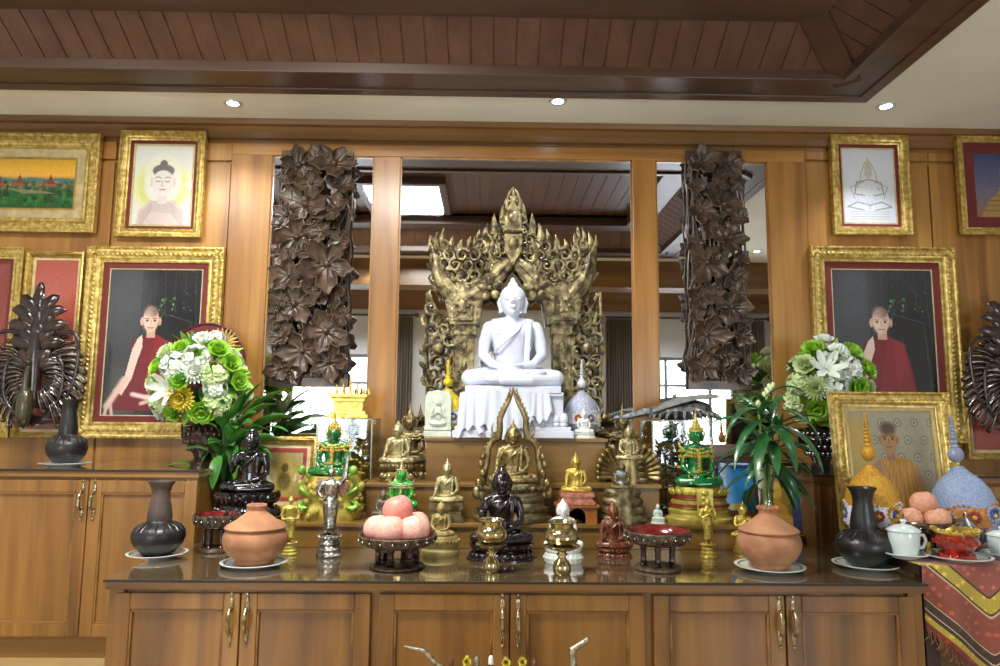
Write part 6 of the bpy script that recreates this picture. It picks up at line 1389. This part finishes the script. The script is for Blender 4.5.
# ================================================================== RIGHT CLOTH TABLE
ZR = .555; RX0 = tx1 + .006; RX1 = 2.35; RY0 = 2.53; RY1 = 3.15
t = thing('side_table', 'dark wooden table under the patterned red cloth', 'table', ((RX0 + RX1) / 2, (RY0 + RY1) / 2, 0)); hx, hy = (RX1 - RX0) / 2, (RY1 - RY0) / 2
DW = wood('dark_table_wood', '#2c1a12', '#3a2418', '#442c1e', 'x')
g = MB(); g.bx(-hx, hx, -hy + .02, hy, ZR - .04, ZR - .004); g.obj('table_top', DW, t, smooth=False, bev=.003)
for sx in (-1, 1):
    for sy in (-1, 1): g = MB(); g.bx(sx * (hx - .04) - .025, sx * (hx - .04) + .025, sy * (hy - .05) - .025, sy * (hy - .05) + .025, 0, ZR - .04); g.obj('leg', DW, t, smooth=False, bev=.003)
def cloth_material():
    m = bpy.data.materials.new('patterned_cloth'); m.use_nodes = True; nt = m.node_tree; N = nt.nodes; L = nt.links; b = N['Principled BSDF']; b.inputs['Roughness'].default_value = .75; b.inputs['Sheen Weight'].default_value = .2
    uv = N.new('ShaderNodeUVMap'); uv.uv_map = 'UVMap'; sp = N.new('ShaderNodeSeparateXYZ'); L.new(uv.outputs[0], sp.inputs[0])
    cr = N.new('ShaderNodeValToRGB'); cr.color_ramp.interpolation = 'CONSTANT'; L.new(sp.outputs['X'], cr.inputs[0]); e = cr.color_ramp.elements
    stops = [(0, '#7c2a1c'), (.022, '#b5a43c'), (.046, '#3c2c26'), (.062, '#cdbb90'), (.066, '#40302a'), (.094, '#cbb98e'), (.099, '#8c4a3a'), (.218, '#c9b88c'), (.224, '#4a342a'), (.234, '#b8a740'), (.285, '#4a3028'), (.292, '#96544a')]
    e[0].position, e[0].color = 0, lin(stops[0][1]); e[1].position, e[1].color = stops[1][0], lin(stops[1][1])
    for p, c in stops[2:]: k = e.new(p); k.color = lin(c)
    # woven motifs
    mp = N.new('ShaderNodeMapping'); mp.inputs['Scale'].default_value = (1, 1, 1); L.new(uv.outputs[0], mp.inputs[0])
    vo = N.new('ShaderNodeTexVoronoi'); vo.inputs['Scale'].default_value = 26; vo.inputs['Randomness'].default_value = .45; L.new(mp.outputs[0], vo.inputs['Vector'])
    c2 = N.new('ShaderNodeValToRGB'); c2.color_ramp.elements[0].position = .1; c2.color_ramp.elements[0].color = (1.7, 1.45, 1.3, 1); c2.color_ramp.elements[1].position = .34; c2.color_ramp.elements[1].color = (.75, .72, .7, 1); L.new(vo.outputs['Distance'], c2.inputs[0])
    k = c2.color_ramp.elements.new(.24); k.color = (1.2, 1.1, 1, 1)
    ch = N.new('ShaderNodeTexChecker'); ch.inputs['Scale'].default_value = 110; ch.inputs[1].default_value = (1.12, 1.1, 1.05, 1); ch.inputs[2].default_value = (.88, .88, .88, 1); L.new(mp.outputs[0], ch.inputs[0])
    m1 = N.new('ShaderNodeMix'); m1.data_type = 'RGBA'; m1.blend_type = 'MULTIPLY'; m1.inputs[0].default_value = .9; L.new(cr.outputs[0], m1.inputs[6]); L.new(c2.outputs[0], m1.inputs[7])
    m2 = N.new('ShaderNodeMix'); m2.data_type = 'RGBA'; m2.blend_type = 'MULTIPLY'; m2.inputs[0].default_value = .7; L.new(m1.outputs[2], m2.inputs[6]); L.new(ch.outputs[0], m2.inputs[7]); L.new(m2.outputs[2], b.inputs['Base Color'])
    return m
xc = P(988, 620, RY0).x; Lf = .62     # corner of the square cloth hangs over the front edge at xc
def cloth_pt(x, s):   # s = distance behind (+) / below (-) the front edge ; d = inset from the diagonal hem
    d = (Lf - abs(x - xc) + s) / math.sqrt(2); e = ((x - xc) - s) ; return d
t = thing('patterned_cloth', 'red and yellow patterned cloth with fringe, draped cornerwise over the side table', 'tablecloth', (xc, RY0, ZR))
vs = []; fs = []; uvs = []; idx = {}; NX, NS = 90, 110
zapex = .36; X0, X1 = RX0 - xc - .002, RX1 - xc
SS = np.concatenate([np.linspace(-.46, 0, 46), np.linspace(0, RY1 - RY0, 40)[1:]])
apex = zapex
xg = np.linspace(X0, X1, NX)
def hem(x): return -(.40 - abs(x) * .85)          # lowest s at this x
for i, x_ in enumerate(xg):
    hm = min(-.015, hem(x_) - .0)
    col = [hm * (1 - j / 30) for j in range(31)] + [(RY1 - RY0) * (j / 14) for j in range(1, 15)]
    for j, s_ in enumerate(col):
        if s_ <= 0: y = -.006 - .012 * (1 + math.sin(x_ * 38)) * min(1, -s_ * 5); z = s_ + .001
        else: y = s_; z = .001
        vs.append((x_, y, z)); d = .40 - .85 * abs(x_) + s_; uvs.append((max(0, min(.99, d)), (x_ * (1 if x_ < 0 else -1) - s_) * .9))
nc = 45
for i in range(NX - 1):
    for j in range(nc - 1): a = i * nc + j; fs.append((a, a + nc, a + nc + 1, a + 1))
me = bpy.data.meshes.new('cloth'); me.from_pydata(vs, [], fs); ul = me.uv_layers.new(name='UVMap')
for lp in me.loops: ul.data[lp.index].uv = uvs[lp.vertex_index]
me.polygons.foreach_set('use_smooth', [True] * len(me.polygons)); o = mobj('cloth_sheet', me, cloth_material(), t); s_ = o.modifiers.new('thick', 'SOLIDIFY'); s_.thickness = .003; s_.offset = -1
g = MB(); rnd = random.Random(2)
for k in range(110):
    x_ = X0 + (X1 - X0) * k / 109; h_ = min(-.015, hem(x_)); L = rnd.uniform(.025, .045); g.tube([(x_, -.012, h_ + .004), (x_ + rnd.uniform(-.008, .008), -.016, h_ - L * .6), (x_ + rnd.uniform(-.014, .014), -.012, h_ - L)], [.0016, .0014, .0022], 4)
g.obj('fringe', mat('fringe_thread', '#8a5a48', .8), t)
ZR2 = ZR + .002
def P2(px, py): return ty(px, py, ZR2)
CUP = mat('pale_celadon', '#cfdcdc', .2, 0, '#c4d2d2', 8, coat=.6)
def lidded_cup(lab, labp, px, yt, yb, wpx, ypl, Y):
    t, r = plate(labp, px, ypl, wpx * 1.45, ZR2, Y); k = r / (wpx * 1.45 / 2); z = ZR2 + .008; H = P(px, yt, Y).z - z; w = wpx * k / 2; t = thing('lidded_cup', lab, 'cup', (t.location.x, Y, z))
    g = MB(); g.lathe([(0, 0), (w * .72, 0), (w * .78, H * .05), (w * .9, H * .3), (w * .96, H * .62), (w * .93, H * .66), (0, H * .64)], 36); g.obj('cup_body', CUP, t)
    g = MB(); g.lathe([(w, H * .66), (w * 1.04, H * .69), (w * .95, H * .74), (w * .5, H * .84), (w * .12, H * .87), (w * .14, H * .9), (w * .22, H * .95), (w * .12, H), (0, H)], 32); g.obj('lid', CUP, t)
    g = MB(); g.tube([(w * .9, 0, H * .55), (w * 1.3, 0, H * .56), (w * 1.45, 0, H * .4), (w * 1.25, 0, H * .22), (w * .85, 0, H * .18)], .006, 8); g.obj('handle', CUP, t)
lidded_cup('pale lidded teacup with handle, right of the black vase', 'saucer of the teacup beside the black vase', 905, 519, 552, 30, 556, 2.66)
lidded_cup('pale lidded teacup cut by the right edge of the photo', 'saucer of the teacup at the right edge', 1003, 526, 553, 26, 556, 2.66)
# red jewelled bowl on plate
Yr = 2.62; t, r = plate('white plate under the red jewelled bowl', 957, 556, 62, ZR2, Yr); k = r / 31; z = ZR2 + .008; H = P(957, 529, Yr).z - z; w = 20 * k
t = thing('jewelled_bowl', 'shiny red glass offering bowl with gold rim on a white plate', 'bowl', (t.location.x, Yr, z))
RG = mat('ruby_glass', '#b0301c', .12, .3, '#7a1810', 40, .3, 90, coat=1)
g = MB(); g.lathe([(0, 0), (w * .85, 0), (w * .8, H * .1), (w * .6, H * .2), (w * .75, H * .32), (w * .98, H * .5), (w, H * .62), (w * .86, H * .76), (w * .82, H * .8), (0, H * .8)], 36)
for i in range(18): a = 2 * PI * i / 18; g.ell((w * .97 * math.cos(a), w * .97 * math.sin(a), H * .56), (.006, .006, .009), u=8, v=6); g.ell((w * .72 * math.cos(a), w * .72 * math.sin(a), H * .12), (.008, .008, .006), u=8, v=6)
g.obj('bowl', RG, t); g = MB(); g.lathe([(w * .82, H * .8), (w * 1.02, H * .9), (w * 1.05, H * 1.0), (w * .98, H), (w * .8, H * .86)], 36, caps=False)
for i in range(24): a = 2 * PI * i / 24; g.ell((w * 1.04 * math.cos(a), w * 1.04 * math.sin(a), H * .99), (.005, .005, .006), u=6, v=5)
g.obj('gold_rim', BRIGHT, t)
for k_, (dx, lab) in enumerate(((-1.25, 'left'), (1.3, 'right'))):
    g = MB(); g.lathe([(0, 0), (.01, 0), (.012, .01), (.006, .018), (.012, .03), (.011, .042), (0, .044)], 16); o = g.obj('candle_cup', BRIGHT if k_ == 0 else SILV); o.location = (t.location.x + dx * w * .82, Yr + .045, z + .006); tag(o, '%s little votive cup on the %s rim of the plate with the red bowl' % (('gold', lab) if k_ == 0 else ('silver', lab)), 'candle holder')
_, Rr, H, o = offering_bowl('ornate footed bowl with three peach fruits on the cloth table', 925, 520, 547, 58, z=ZR2, Y=2.80)
rf = Rr * .42; zf = o.z + H * .7 + rf * .84
for i, (dx, dy, dz, lab) in enumerate(((-.45, .0, 0, 'peach fruit at the left in the bowl on the cloth table'), (.3, -.3, .002, 'peach fruit at the right in the bowl on the cloth table'), (.05, .05, rf * 1.25, 'peach fruit on top in the bowl on the cloth table'))): fruit(lab, (o.x + dx * Rr, o.y + dy * Rr, zf + dz), rf * 1.02, PEACH, i, 'peach fruits in the cloth table bowl', i * .8)
cone_ornament('golden beaded cone with flower band, in front of the orange robed monk photo', 876, 412, 545, 2.88, ZR2, GB2, WB, 52, tilt=R(-2), name='flowered_cone', tas=.25)
cone_ornament('blue white beaded cone with orange band and tassel, at the right edge of the altar', 969, 414, 537, 2.9, ZR2, BLB, ORB, 54, tilt=R(-5), pearls=mat('blue_grey_beads', '#8f9ab5', .35), tas=.35)
# silver lidded jar behind the red bowl
Yj = 2.76; H = P(966, 512, Yj).z - ZR2; t = thing('silver_jar', 'small crumpled silver jar behind the red jewelled bowl', 'jar', (P(966, 530, Yj).x, Yj, ZR2)); g = MB(); w = .045
g.lathe([(0, 0), (w * .6, 0), (w * .95, H * .25), (w, H * .45), (w * .8, H * .62), (w * .85, H * .66), (w * .5, H * .8), (w * .15, H * .88), (w * .18, H * .95), (0, H)], 18); g.obj('jar_body', PEW, t)
g = MB()
for s in (-1, 1): g.tube([(s * w * .9, 0, H * .55), (s * w * 1.4, 0, H * .6), (s * w * 1.3, 0, H * .3), (s * w * .9, 0, H * .3)], .004, 6)
g.obj('handles', PEW, t)
# ================================================================== FLOWERS AND PLANTS
LEAF = mat('leaf_green', '#4f8a34', .35, 0, '#2f6424', 14, coat=.3); LEAFD = mat('dark_leaf_green', '#2f6a34', .3, 0, '#1f4a26', 12, coat=.4); LIME = mat('lime_petal', '#a8d44a', .5, 0, '#7fbc34', 14, sss=.1)
WPET = mat('white_petal', '#eef2ea', .55, 0, '#dfe8d8', 14, sss=.15); CPET = mat('pale_green_petal', '#dde6b8', .55, 0, '#c2d698', 14, sss=.15); YPET = mat('yellow_petal', '#e4d552', .55, 0, '#cdbb3a', 14, sss=.1)
def frame_of(n):
    n = Vector(n).normalized(); u = n.orthogonal().normalized(); return u, n.cross(u), n
def leafblade(b, p0, d, L, w, droop=.3, roll=0, seg=7, fold=.25, thick=.0012):
    """pointed leaf from p0 along d, drooping with gravity"""
    d = Vector(d).normalized(); vs = []; side = d.cross(V(0, 0, 1)); side = side.normalized() if side.length > .05 else V(1, 0, 0)
    side = Matrix.Rotation(roll, 3, d) @ side; pos = Vector(p0); pts = []
    for i in range(seg + 1):
        q = i / seg; pts.append(pos.copy()); d = (d + V(0, 0, -droop * 2 / seg * (.4 + q))).normalized(); pos = pos + d * (L / seg)
    nrm0 = None
    for i, p in enumerate(pts):
        q = i / seg; ww = w * (math.sin(PI * min(1, q ** .75 * .97 + .03)) ** .8) * .5 + .0006
        t = (pts[min(i + 1, seg)] - pts[max(0, i - 1)]).normalized(); s2 = (side - t * side.dot(t)).normalized(); n = s2.cross(t)
        vs += [p - s2 * ww + n * ww * fold, p, p + s2 * ww + n * ww * fold]
        vs += [p - s2 * ww + n * (ww * fold - thick), p - n * thick, p + s2 * ww + n * (ww * fold - thick)]
    fs = []
    for i in range(seg):
        a, c = i * 6, (i + 1) * 6
        fs += [(a, a + 1, c + 1, c), (a + 1, a + 2, c + 2, c + 1), (a + 3, c + 3, c + 4, a + 4), (a + 4, c + 4, c + 5, a + 5), (a, c, c + 3, a + 3), (a + 2, a + 5, c + 5, c + 2)]
    b.add(vs, fs)
def petal(b, c, n, out, L, w, cup=.3):
    """short broad petal from c, leaning between n and out"""
    d = (Vector(n) * cup + Vector(out)).normalized(); s2 = d.cross(Vector(n)).normalized(); nn = s2.cross(d); vs = []; 
    for q, ww in ((0, .3), (.35, .85), (.7, 1), (1, .45)):
        for k in (-1, 0, 1): vs.append(Vector(c) + d * L * q + s2 * (w / 2 * ww * k) + nn * ((abs(k) * .12 + q * q * .18) * L))
    o = len(vs); vs += [v - nn * .001 for v in vs]
    fs = []
    for j in range(3):
        for i in range(2): a = j * 3 + i; fs += [(a, a + 1, a + 4, a + 3), (o + a, o + a + 3, o + a + 4, o + a + 1)]
    b.add(vs, fs)
def bloom(kind, c, n, r, rnd):
    b = MB(); u, v, n = frame_of(n); c = Vector(c)
    if kind == 'hydrangea':
        for k in range(30):
            z = rnd.uniform(-.1, 1); a = rnd.uniform(0, 6.28); q = math.sqrt(max(0, 1 - z * z)); d = (u * math.cos(a) + v * math.sin(a)) * q + n * z; e = c + d * r * .8; uu, vv, nn = frame_of(d); ph = rnd.uniform(0, 2)
            for j in range(4): aa = ph + j * PI / 2; petal(b, e, nn, uu * math.cos(aa) + vv * math.sin(aa), r * .36, r * .34, .15)
    elif kind == 'rose':
        for ring_, (m, cup, L) in enumerate(((3, 3.2, .75), (5, 1.8, .85), (6, .9, .95), (7, .35, 1.05))):
            for j in range(m): a = 2 * PI * j / m + ring_ * .6; petal(b, c + n * r * .1, n, u * math.cos(a) + v * math.sin(a), r * L, r * .95, cup)
    elif kind == 'mum':
        for ring_, (m, cup, L) in enumerate(((8, 2.4, .6), (13, 1.2, .8), (17, .6, .95), (20, .15, 1.05))):
            for j in range(m): a = 2 * PI * j / m + ring_ * .3; petal(b, c + n * r * .12, n, u * math.cos(a) + v * math.sin(a), r * L, r * .24, cup)
    elif kind == 'lily':
        for j in range(6): a = j * PI / 3 + rnd.random() * .2; petal(b, c, n, u * math.cos(a) + v * math.sin(a), r * 1.5, r * .55, .55)
        for j in range(5): a = j * 1.256; b.tube([c, c + n * r * .7 + (u * math.cos(a) + v * math.sin(a)) * r * .2], .0015, 4)
    return b
def bouquet(label, pxc, pyc, Y, rx, rz_, zb, seed, layout, dyp=0):
    """rx, rz_: radii in px; layout: list of (px,py,kind,material,r px)"""
    c = P(pxc, pyc, Y); k = (P(pxc + 50, pyc, Y).x - P(pxc - 50, pyc, Y).x) / 100; rnd = random.Random(seed)
    t = thing('flower_bouquet', label, 'flowers', (c.x, Y, zb)); C0 = V(0, 0, c.z - zb)
    RX, RZ = rx * k, rz_ * k
    for (px_, py_, kind, m, r) in layout:
        p = P(px_, py_ + dyp, Y - .05); dx, dz = p.x - c.x, p.z - c.z; q = min(.98, (dx / RX) ** 2 + (dz / RZ) ** 2); dy = -RX * .75 * math.sqrt(1 - q)
        o = C0 + V(dx, dy, dz); n = V(dx / RX, dy / RX * 1.1 - .35, dz / RZ + .15); bloom(kind, o, n, r * k * 1.18, rnd).obj('blossom', m, t, ang=80)
    for j in range(16):   # back and top of the bouquet
        a = rnd.uniform(0, PI); b_ = rnd.uniform(.1, 1.2); d = V(math.cos(a) * math.cos(b_), abs(math.sin(a)) * math.cos(b_), math.sin(b_)); kind = rnd.choice(('rose', 'hydrangea')); bloom(kind, C0 + V(d.x * RX * .8, min(.11, d.y * RX * .7), d.z * RZ * .8), d, 10 * k, rnd).obj('blossom', rnd.choice((WPET, LIME, CPET)), t, ang=80)
    g = MB(); g2 = MB()
    for j in range(70):
        a = rnd.uniform(0, 2 * PI); b_ = rnd.uniform(-1.0, 1.3); d = V(math.cos(a) * math.cos(b_), math.sin(a) * math.cos(b_) * .6, math.sin(b_)); leafblade(g if j % 2 else g2, C0 + V(d.x * RX * .5, d.y * RX * .5, d.z * RZ * .5), d, RX * rnd.uniform(.55, .75), RX * .26, rnd.uniform(0, .5), rnd.uniform(-1, 1))
    g.obj('leaves', LEAF, t, ang=80); g2.obj('lime_leaves', LIME, t, ang=80)
    g = MB()
    for j in range(9): a = j * .7; g.tube([(.008 * math.cos(a), .008 * math.sin(a), .005), (.02 * math.cos(a), .02 * math.sin(a), .04), (RX * .5 * math.cos(a), RX * .4 * math.sin(a), C0.z - RZ * .2)], .0025, 5)
    g.obj('stems', LEAFD, t); return t
def flower_vase(label, px, yt, yb_, Y, z, m, wpx):
    k = (P(px + 50, yt, Y).x - P(px - 50, yt, Y).x) / 100; w = wpx * k / 2; H = P(px, yt, Y).z - z; t = thing('flower_vase', label, 'vase', (P(px, yb_, Y).x, Y, z))
    g = MB(); g.lathe([(0, 0), (w * .6, 0), (w * .62, H * .08), (w * .42, H * .16), (w * .5, H * .25), (w * .88, H * .48), (w, H * .68), (w * .8, H * .84), (w * .55, H * .92), (w * .7, H), (w * .6, H * .99), (w * .45, H * .9), (0, H * .85)], 32)
    for j in range(20):
        a = 2 * PI * j / 20
        for q, rr in ((.35, .72), (.5, .92), (.65, 1.0), (.78, .9)): g.ell((w * rr * math.cos(a + q * 9), w * rr * math.sin(a + q * 9), H * q), (w * .1, w * .1, H * .05), u=7, v=5)
    for s in (-1, 1): g.tube([(s * w * .6, 0, H * .9), (s * w * 1.15, 0, H * .85), (s * w * 1.1, 0, H * .6), (s * w * .9, 0, H * .5)], w * .08, 6)
    g.obj('vase_body', m, t); return t, H
YB1 = 3.47; DV = mat('dark_carved_vase', '#4a332c', .3, .3, '#241714', 30, .3, 80, coat=.4)
_, hv = flower_vase('dark carved vase with handles under the left bouquet', 203, 418, 462, YB1, LH, DV, 40)
Lf_ = [(207, 340, 'rose', WPET, 9), (190, 349, 'rose', LIME, 9), (176, 352, 'rose', CPET, 9), (205, 356, 'hydrangea', WPET, 12), (222, 350, 'rose', LIME, 10), (233, 362, 'rose', LIME, 9), (186, 364, 'hydrangea', WPET, 13), (206, 370, 'mum', WPET, 11), (221, 372, 'hydrangea', CPET, 12), (168, 366, 'rose', LIME, 9), (163, 380, 'rose', CPET, 9), (193, 377, 'rose', LIME, 10), (180, 385, 'lily', WPET, 12), (222, 385, 'hydrangea', WPET, 10), (238, 378, 'rose', LIME, 9), (193, 393, 'mum', YPET, 12), (166, 397, 'hydrangea', CPET, 11), (160, 405, 'mum', WPET, 9), (208, 404, 'rose', LIME, 12), (221, 399, 'hydrangea', CPET, 12), (236, 396, 'rose', CPET, 9), (180, 406, 'rose', LIME, 9), (232, 410, 'hydrangea', CPET, 9), (214, 335, 'hydrangea', WPET, 8), (242, 390, 'rose', CPET, 7)]
bouquet('round bouquet of white, lime and yellow flowers on the left side cabinet', 202, 379, YB1, 45, 42, LH + hv * .9, 1, Lf_, 4)
_, hv = flower_vase('black carved vase with handles under the right bouquet', 822, 424, 472, YB1, LH, mat('black_carved_vase', '#2a2122', .22, .2, '#161112', 30, .3, 80, coat=.6), 38)
Rt_ = [(826, 344, 'rose', WPET, 9), (812, 353, 'rose', LIME, 10), (845, 356, 'rose', LIME, 10), (829, 358, 'hydrangea', WPET, 12), (803, 368, 'rose', CPET, 10), (818, 371, 'lily', WPET, 12), (838, 371, 'hydrangea', WPET, 12), (857, 372, 'rose', LIME, 10), (797, 384, 'hydrangea', CPET, 10), (810, 388, 'mum', CPET, 11), (826, 388, 'hydrangea', WPET, 11), (844, 388, 'rose', LIME, 11), (860, 388, 'rose', CPET, 8), (800, 402, 'hydrangea', CPET, 12), (815, 406, 'rose', LIME, 11), (833, 403, 'rose', YPET, 11), (849, 402, 'rose', LIME, 10), (822, 415, 'rose', LIME, 9), (806, 414, 'mum', CPET, 8)]
bouquet('round bouquet of white and lime flowers above the orange robed monk photo', 826, 382, YB1, 38, 37, LH + hv * .9, 2, Rt_)
# broad leaved plant at left
Yp = 3.46; x0 = P(224, 470, Yp).x
t = thing('potted_plant', 'broad leaved green plant drooping behind the black Buddha', 'plant', (x0, Yp, Z1T))
g = MB(); g.lathe([(0, 0), (.035, 0), (.045, .06), (.05, .09), (.044, .09), (.04, .08), (0, .08)], 28); g.obj('pot', DCL, t)
g = MB(); gb = MB(); rnd = random.Random(11)
targets = [(163, 463, .055, .35), (214, 487, .045, .9), (200, 475, .035, .8), (232, 480, .04, 1.0), (245, 470, .04, .9), (262, 455, .045, .8), (285, 436, .045, .5), (292, 410, .045, .3), (280, 385, .045, .1), (262, 376, .04, 0), (243, 392, .045, .0), (222, 400, .045, .1), (270, 425, .045, .6), (250, 440, .05, .6), (235, 450, .045, .7), (272, 398, .045, .2), (255, 408, .04, .2), (208, 440, .035, .5), (190, 445, .02, .4), (258, 425, .045, .5), (230, 425, .045, .4), (286, 422, .04, .4)]
targets += [(rnd.uniform(205, 272), rnd.uniform(388, 452), .045, rnd.uniform(.2, .8)) for _ in range(18)]
for (px_, py_, w_, dr) in targets:
    e = P(px_, py_, Yp - .08 + rnd.uniform(-.07, .07)) - V(x0, Yp, Z1T); st = V(.38 * e.x, .35 * e.y, .09 + max(.03, e.z - .09) * .72 + .05 * dr)
    if px_ in (214, 200, 232): st = V(e.x * .5, e.y * .6, e.z + .14)
    g2 = (e - st); g.tube([(0, 0, .07), st * .6 + V(0, 0, .02), st], [.004, .0035, .003], 6)
    leafblade(gb, st, g2.normalized() + V(0, 0, dr * .7), g2.length * .95 + .03, w_ * 1.35, dr * .9 + .25, rnd.uniform(-.9, .9), 10, .2)
g.obj('stalks', LEAFD, t); gb.obj('leaves', LEAF, t, ang=80)
# strap leaved plant at right in a glass jar
Yp = 3.0; x0 = P(767, 500, Yp).x; HJ = P(767, 489, Yp).z - ZT
t = thing('glass_jar', 'tall clear glass jar behind the right clay pot, holding green stalks', 'jar', (x0, Yp, ZT))
g = MB(); g.lathe([(0, 0), (.036, 0), (.04, .01), (.038, HJ * .6), (.026, HJ * .8), (.026, HJ * .93), (.032, HJ), (.029, HJ), (.023, HJ * .93), (.023, HJ * .8), (.034, HJ * .6), (.035, .014), (0, .012)], 28); g.obj('jar_glass', GLS, t)
t = thing('strap_leaved_plant', 'green strap leaved plant with a pale flower spike standing in the glass jar', 'plant', (x0, Yp, ZT + .014))
B0 = V(x0, Yp, ZT + .014); g = MB(); gb = MB(); tops = []
for k_, (px_, py_) in enumerate(((758, 405), (772, 420), (780, 432), (764, 440))):
    e = P(px_, py_, Yp + .02 * k_ - .03) - B0; g.tube([(.008 * (k_ - 1.5), .004 * k_, 0), (e.x * .3, e.y * .4, e.z * .5), tuple(e)], [.0065, .006, .005], 8); tops.append(e)
g.obj('stalks', mat('yellow_green_stalk', '#7d9a4a', .5), t)
for k_, tp in enumerate(tops):
    for j in range(11):
        a = j * 2.4 + k_; el = .9 - .12 * j; d = V(math.cos(a) * math.cos(el), math.sin(a) * math.cos(el) * .8, math.sin(el)); st = tp * (1 - .035 * j) ; leafblade(gb, st, d, rnd.uniform(.17, .27), rnd.uniform(.026, .04), rnd.uniform(.5, 1.0), rnd.uniform(-.4, .4), 9, .3)
for (sx, sy, ex, ey, w_) in ((765, 420, 735, 480, .035), (770, 430, 757, 492, .05), (772, 425, 790, 478, .05), (775, 425, 815, 480, .04), (775, 410, 818, 450, .035), (760, 410, 722, 445, .03), (765, 405, 745, 395, .03), (768, 440, 775, 482, .055)):
    s_, e = P(sx, sy, Yp - .06) - B0, P(ex, ey, Yp - .16) - B0; d = e - s_; leafblade(gb, s_, d.normalized() + V(0, -.1, .75), d.length * 1.08, w_, 1.15, rnd.uniform(-.3, .3), 10, .25)
gb.obj('leaves', LEAFD, t, ang=80)
g = MB(); e = P(772, 385, Yp) - B0; b0 = tops[0]; 
for j in range(16): q = j / 15; p = b0.lerp(e, q); g.ell(p + V(.008 * math.cos(j * 2), .008 * math.sin(j * 2), 0), (.009, .009, .013), u=8, v=5)
g.obj('flower_spike', CPET, t)
# ================================================================== LOW OFFERING TABLE IN FRONT
ZL = .21; t = thing('low_table', 'low wooden offering table in front of the altar cabinet, just below the frame', 'table', (.08, 2.12, 0))
g = MB(); g.bx(-.45, .45, -.17, .17, ZL - .03, ZL); g.obj('table_top', W_CABH, t, smooth=False, bev=.003)
for sx in (-1, 1):
    for sy in (-1, 1): g = MB(); g.bx(sx * .4 - .025, sx * .4 + .025, sy * .13 - .025, sy * .13 + .025, 0, ZL - .03); g.obj('leg', W_CAB, t, smooth=False, bev=.003)
SLE = mat('crackled_silver', '#b9b39c', .3, .75, '#6d6856', 60, .4, 120)
def elephant(label, tip, knee, root, s, Y):
    """small elephant; trunk passes through given pixels"""
    rt = P(root[0], root[1], Y); x_ = rt.x + s * .07; t = thing('elephant_figurine', label, 'figurine', (x_, Y, ZL)); O = V(x_, Y, ZL); hh = max(.06, (rt.z - ZL) * .9); b = MB(); zb = .05
    b.ell((s * .02, 0, zb), (.06, .038, .04)); b.ell((-s * .05, 0, zb + .02), (.028, .026, .028)); 
    for i in (-1, 1):
        for j in (-1, 1): b.limb([(s * .02 + i * .034, j * .02, zb - .01), (s * .02 + i * .036, j * .02, .012)], [.017, .014], 10)
    pts = [V(-s * .07, 0, zb + .015)] + [P(p[0], p[1], Y) - O for p in (root, knee, tip)]; pts[0] = (pts[0] + V(0, 0, 0)); b.limb(pts, [.018, .013, .011, .009] if s < 0 else [.016, .01, .007, .005], 10)
    me = remesh(b, .004, 2, 'elephant_body'); mobj('body', me, SLE, t)
    g = MB()
    for j in (-1, 1): g.ell((-s * .035, j * .034, zb + .022), (.024, .005, .03), rot=Matrix.Rotation(j * .4, 3, 'Z')); g.tube([(-s * .078, j * .012, zb + .005), (-s * .1, j * .016, zb + .0), (-s * .11, j * .016, zb + .012)], [.004, .003, .001], 6)
    g.tube([(s * .078, 0, zb + .01), (s * .09, 0, zb - .02), (s * .088, 0, zb - .04)], [.003, .002, .003], 6); g.obj('ears_and_tusks', SLE, t)
elephant('crackled silver elephant figurine, trunk tip raised at the bottom edge left of centre', (405, 647), (425, 651), (440, 668), 1, 2.12)
elephant('crackled silver elephant figurine, raised trunk under the brass handles at bottom right of centre', (587, 640), (572, 650), (574, 672), -1, 2.14)
GLB = mat('dark_bottle', '#4a3a2c', .15, .2, coat=.8); names = ['yellow', 'plain', 'silver', 'white', 'gold', 'yellow', 'brown']
labs = ['tiny dark bottle nearest the left silver elephant trunk', 'tiny bottle with yellow flower on its cap, second from the left elephant trunk', 'tiny silver topped bottle just left of the cabinet centre line', 'tiny white topped bottle below the left centre door handle', 'tiny bottle with yellow petals right below the centre door gap', 'tiny dark topped bottle right of the yellow petals', 'tiny dark bottle furthest right in the row at the bottom edge']
for (px_, py_, cm, fl_, lb) in ((451, 657, BRN, 0, labs[0]), (467, 656, YELG, 1, labs[1]), (477, 657, SLE, 0, labs[2]), (491, 656, WST, 0, labs[3]), (506, 657, SLE, 1, labs[4]), (522, 656, BRN, 1, labs[5]), (534, 659, BRN, 0, labs[6])):
    H = P(px_, py_, 2.2).z - ZL; t = thing('tiny_bottle', lb, 'bottle', (P(px_, py_, 2.2).x, 2.2, ZL), group=None); g = MB(); g.lathe([(0, 0), (.012, 0), (.013, H * .55), (.006, H * .7), (.006, H * .85), (0, H * .85)], 16); g.obj('bottle_body', GLB, t)
    g = MB(); g.lathe([(0, H * .84), (.008, H * .84), (.008, H * .95), (.005, H), (0, H)], 14); g.obj('cap', cm, t)
    if fl_: bloom('rose', (0, -.01, H * .9), (0, -1, .4), .014, rnd).obj('yellow_flower', YPET, t, ang=80)
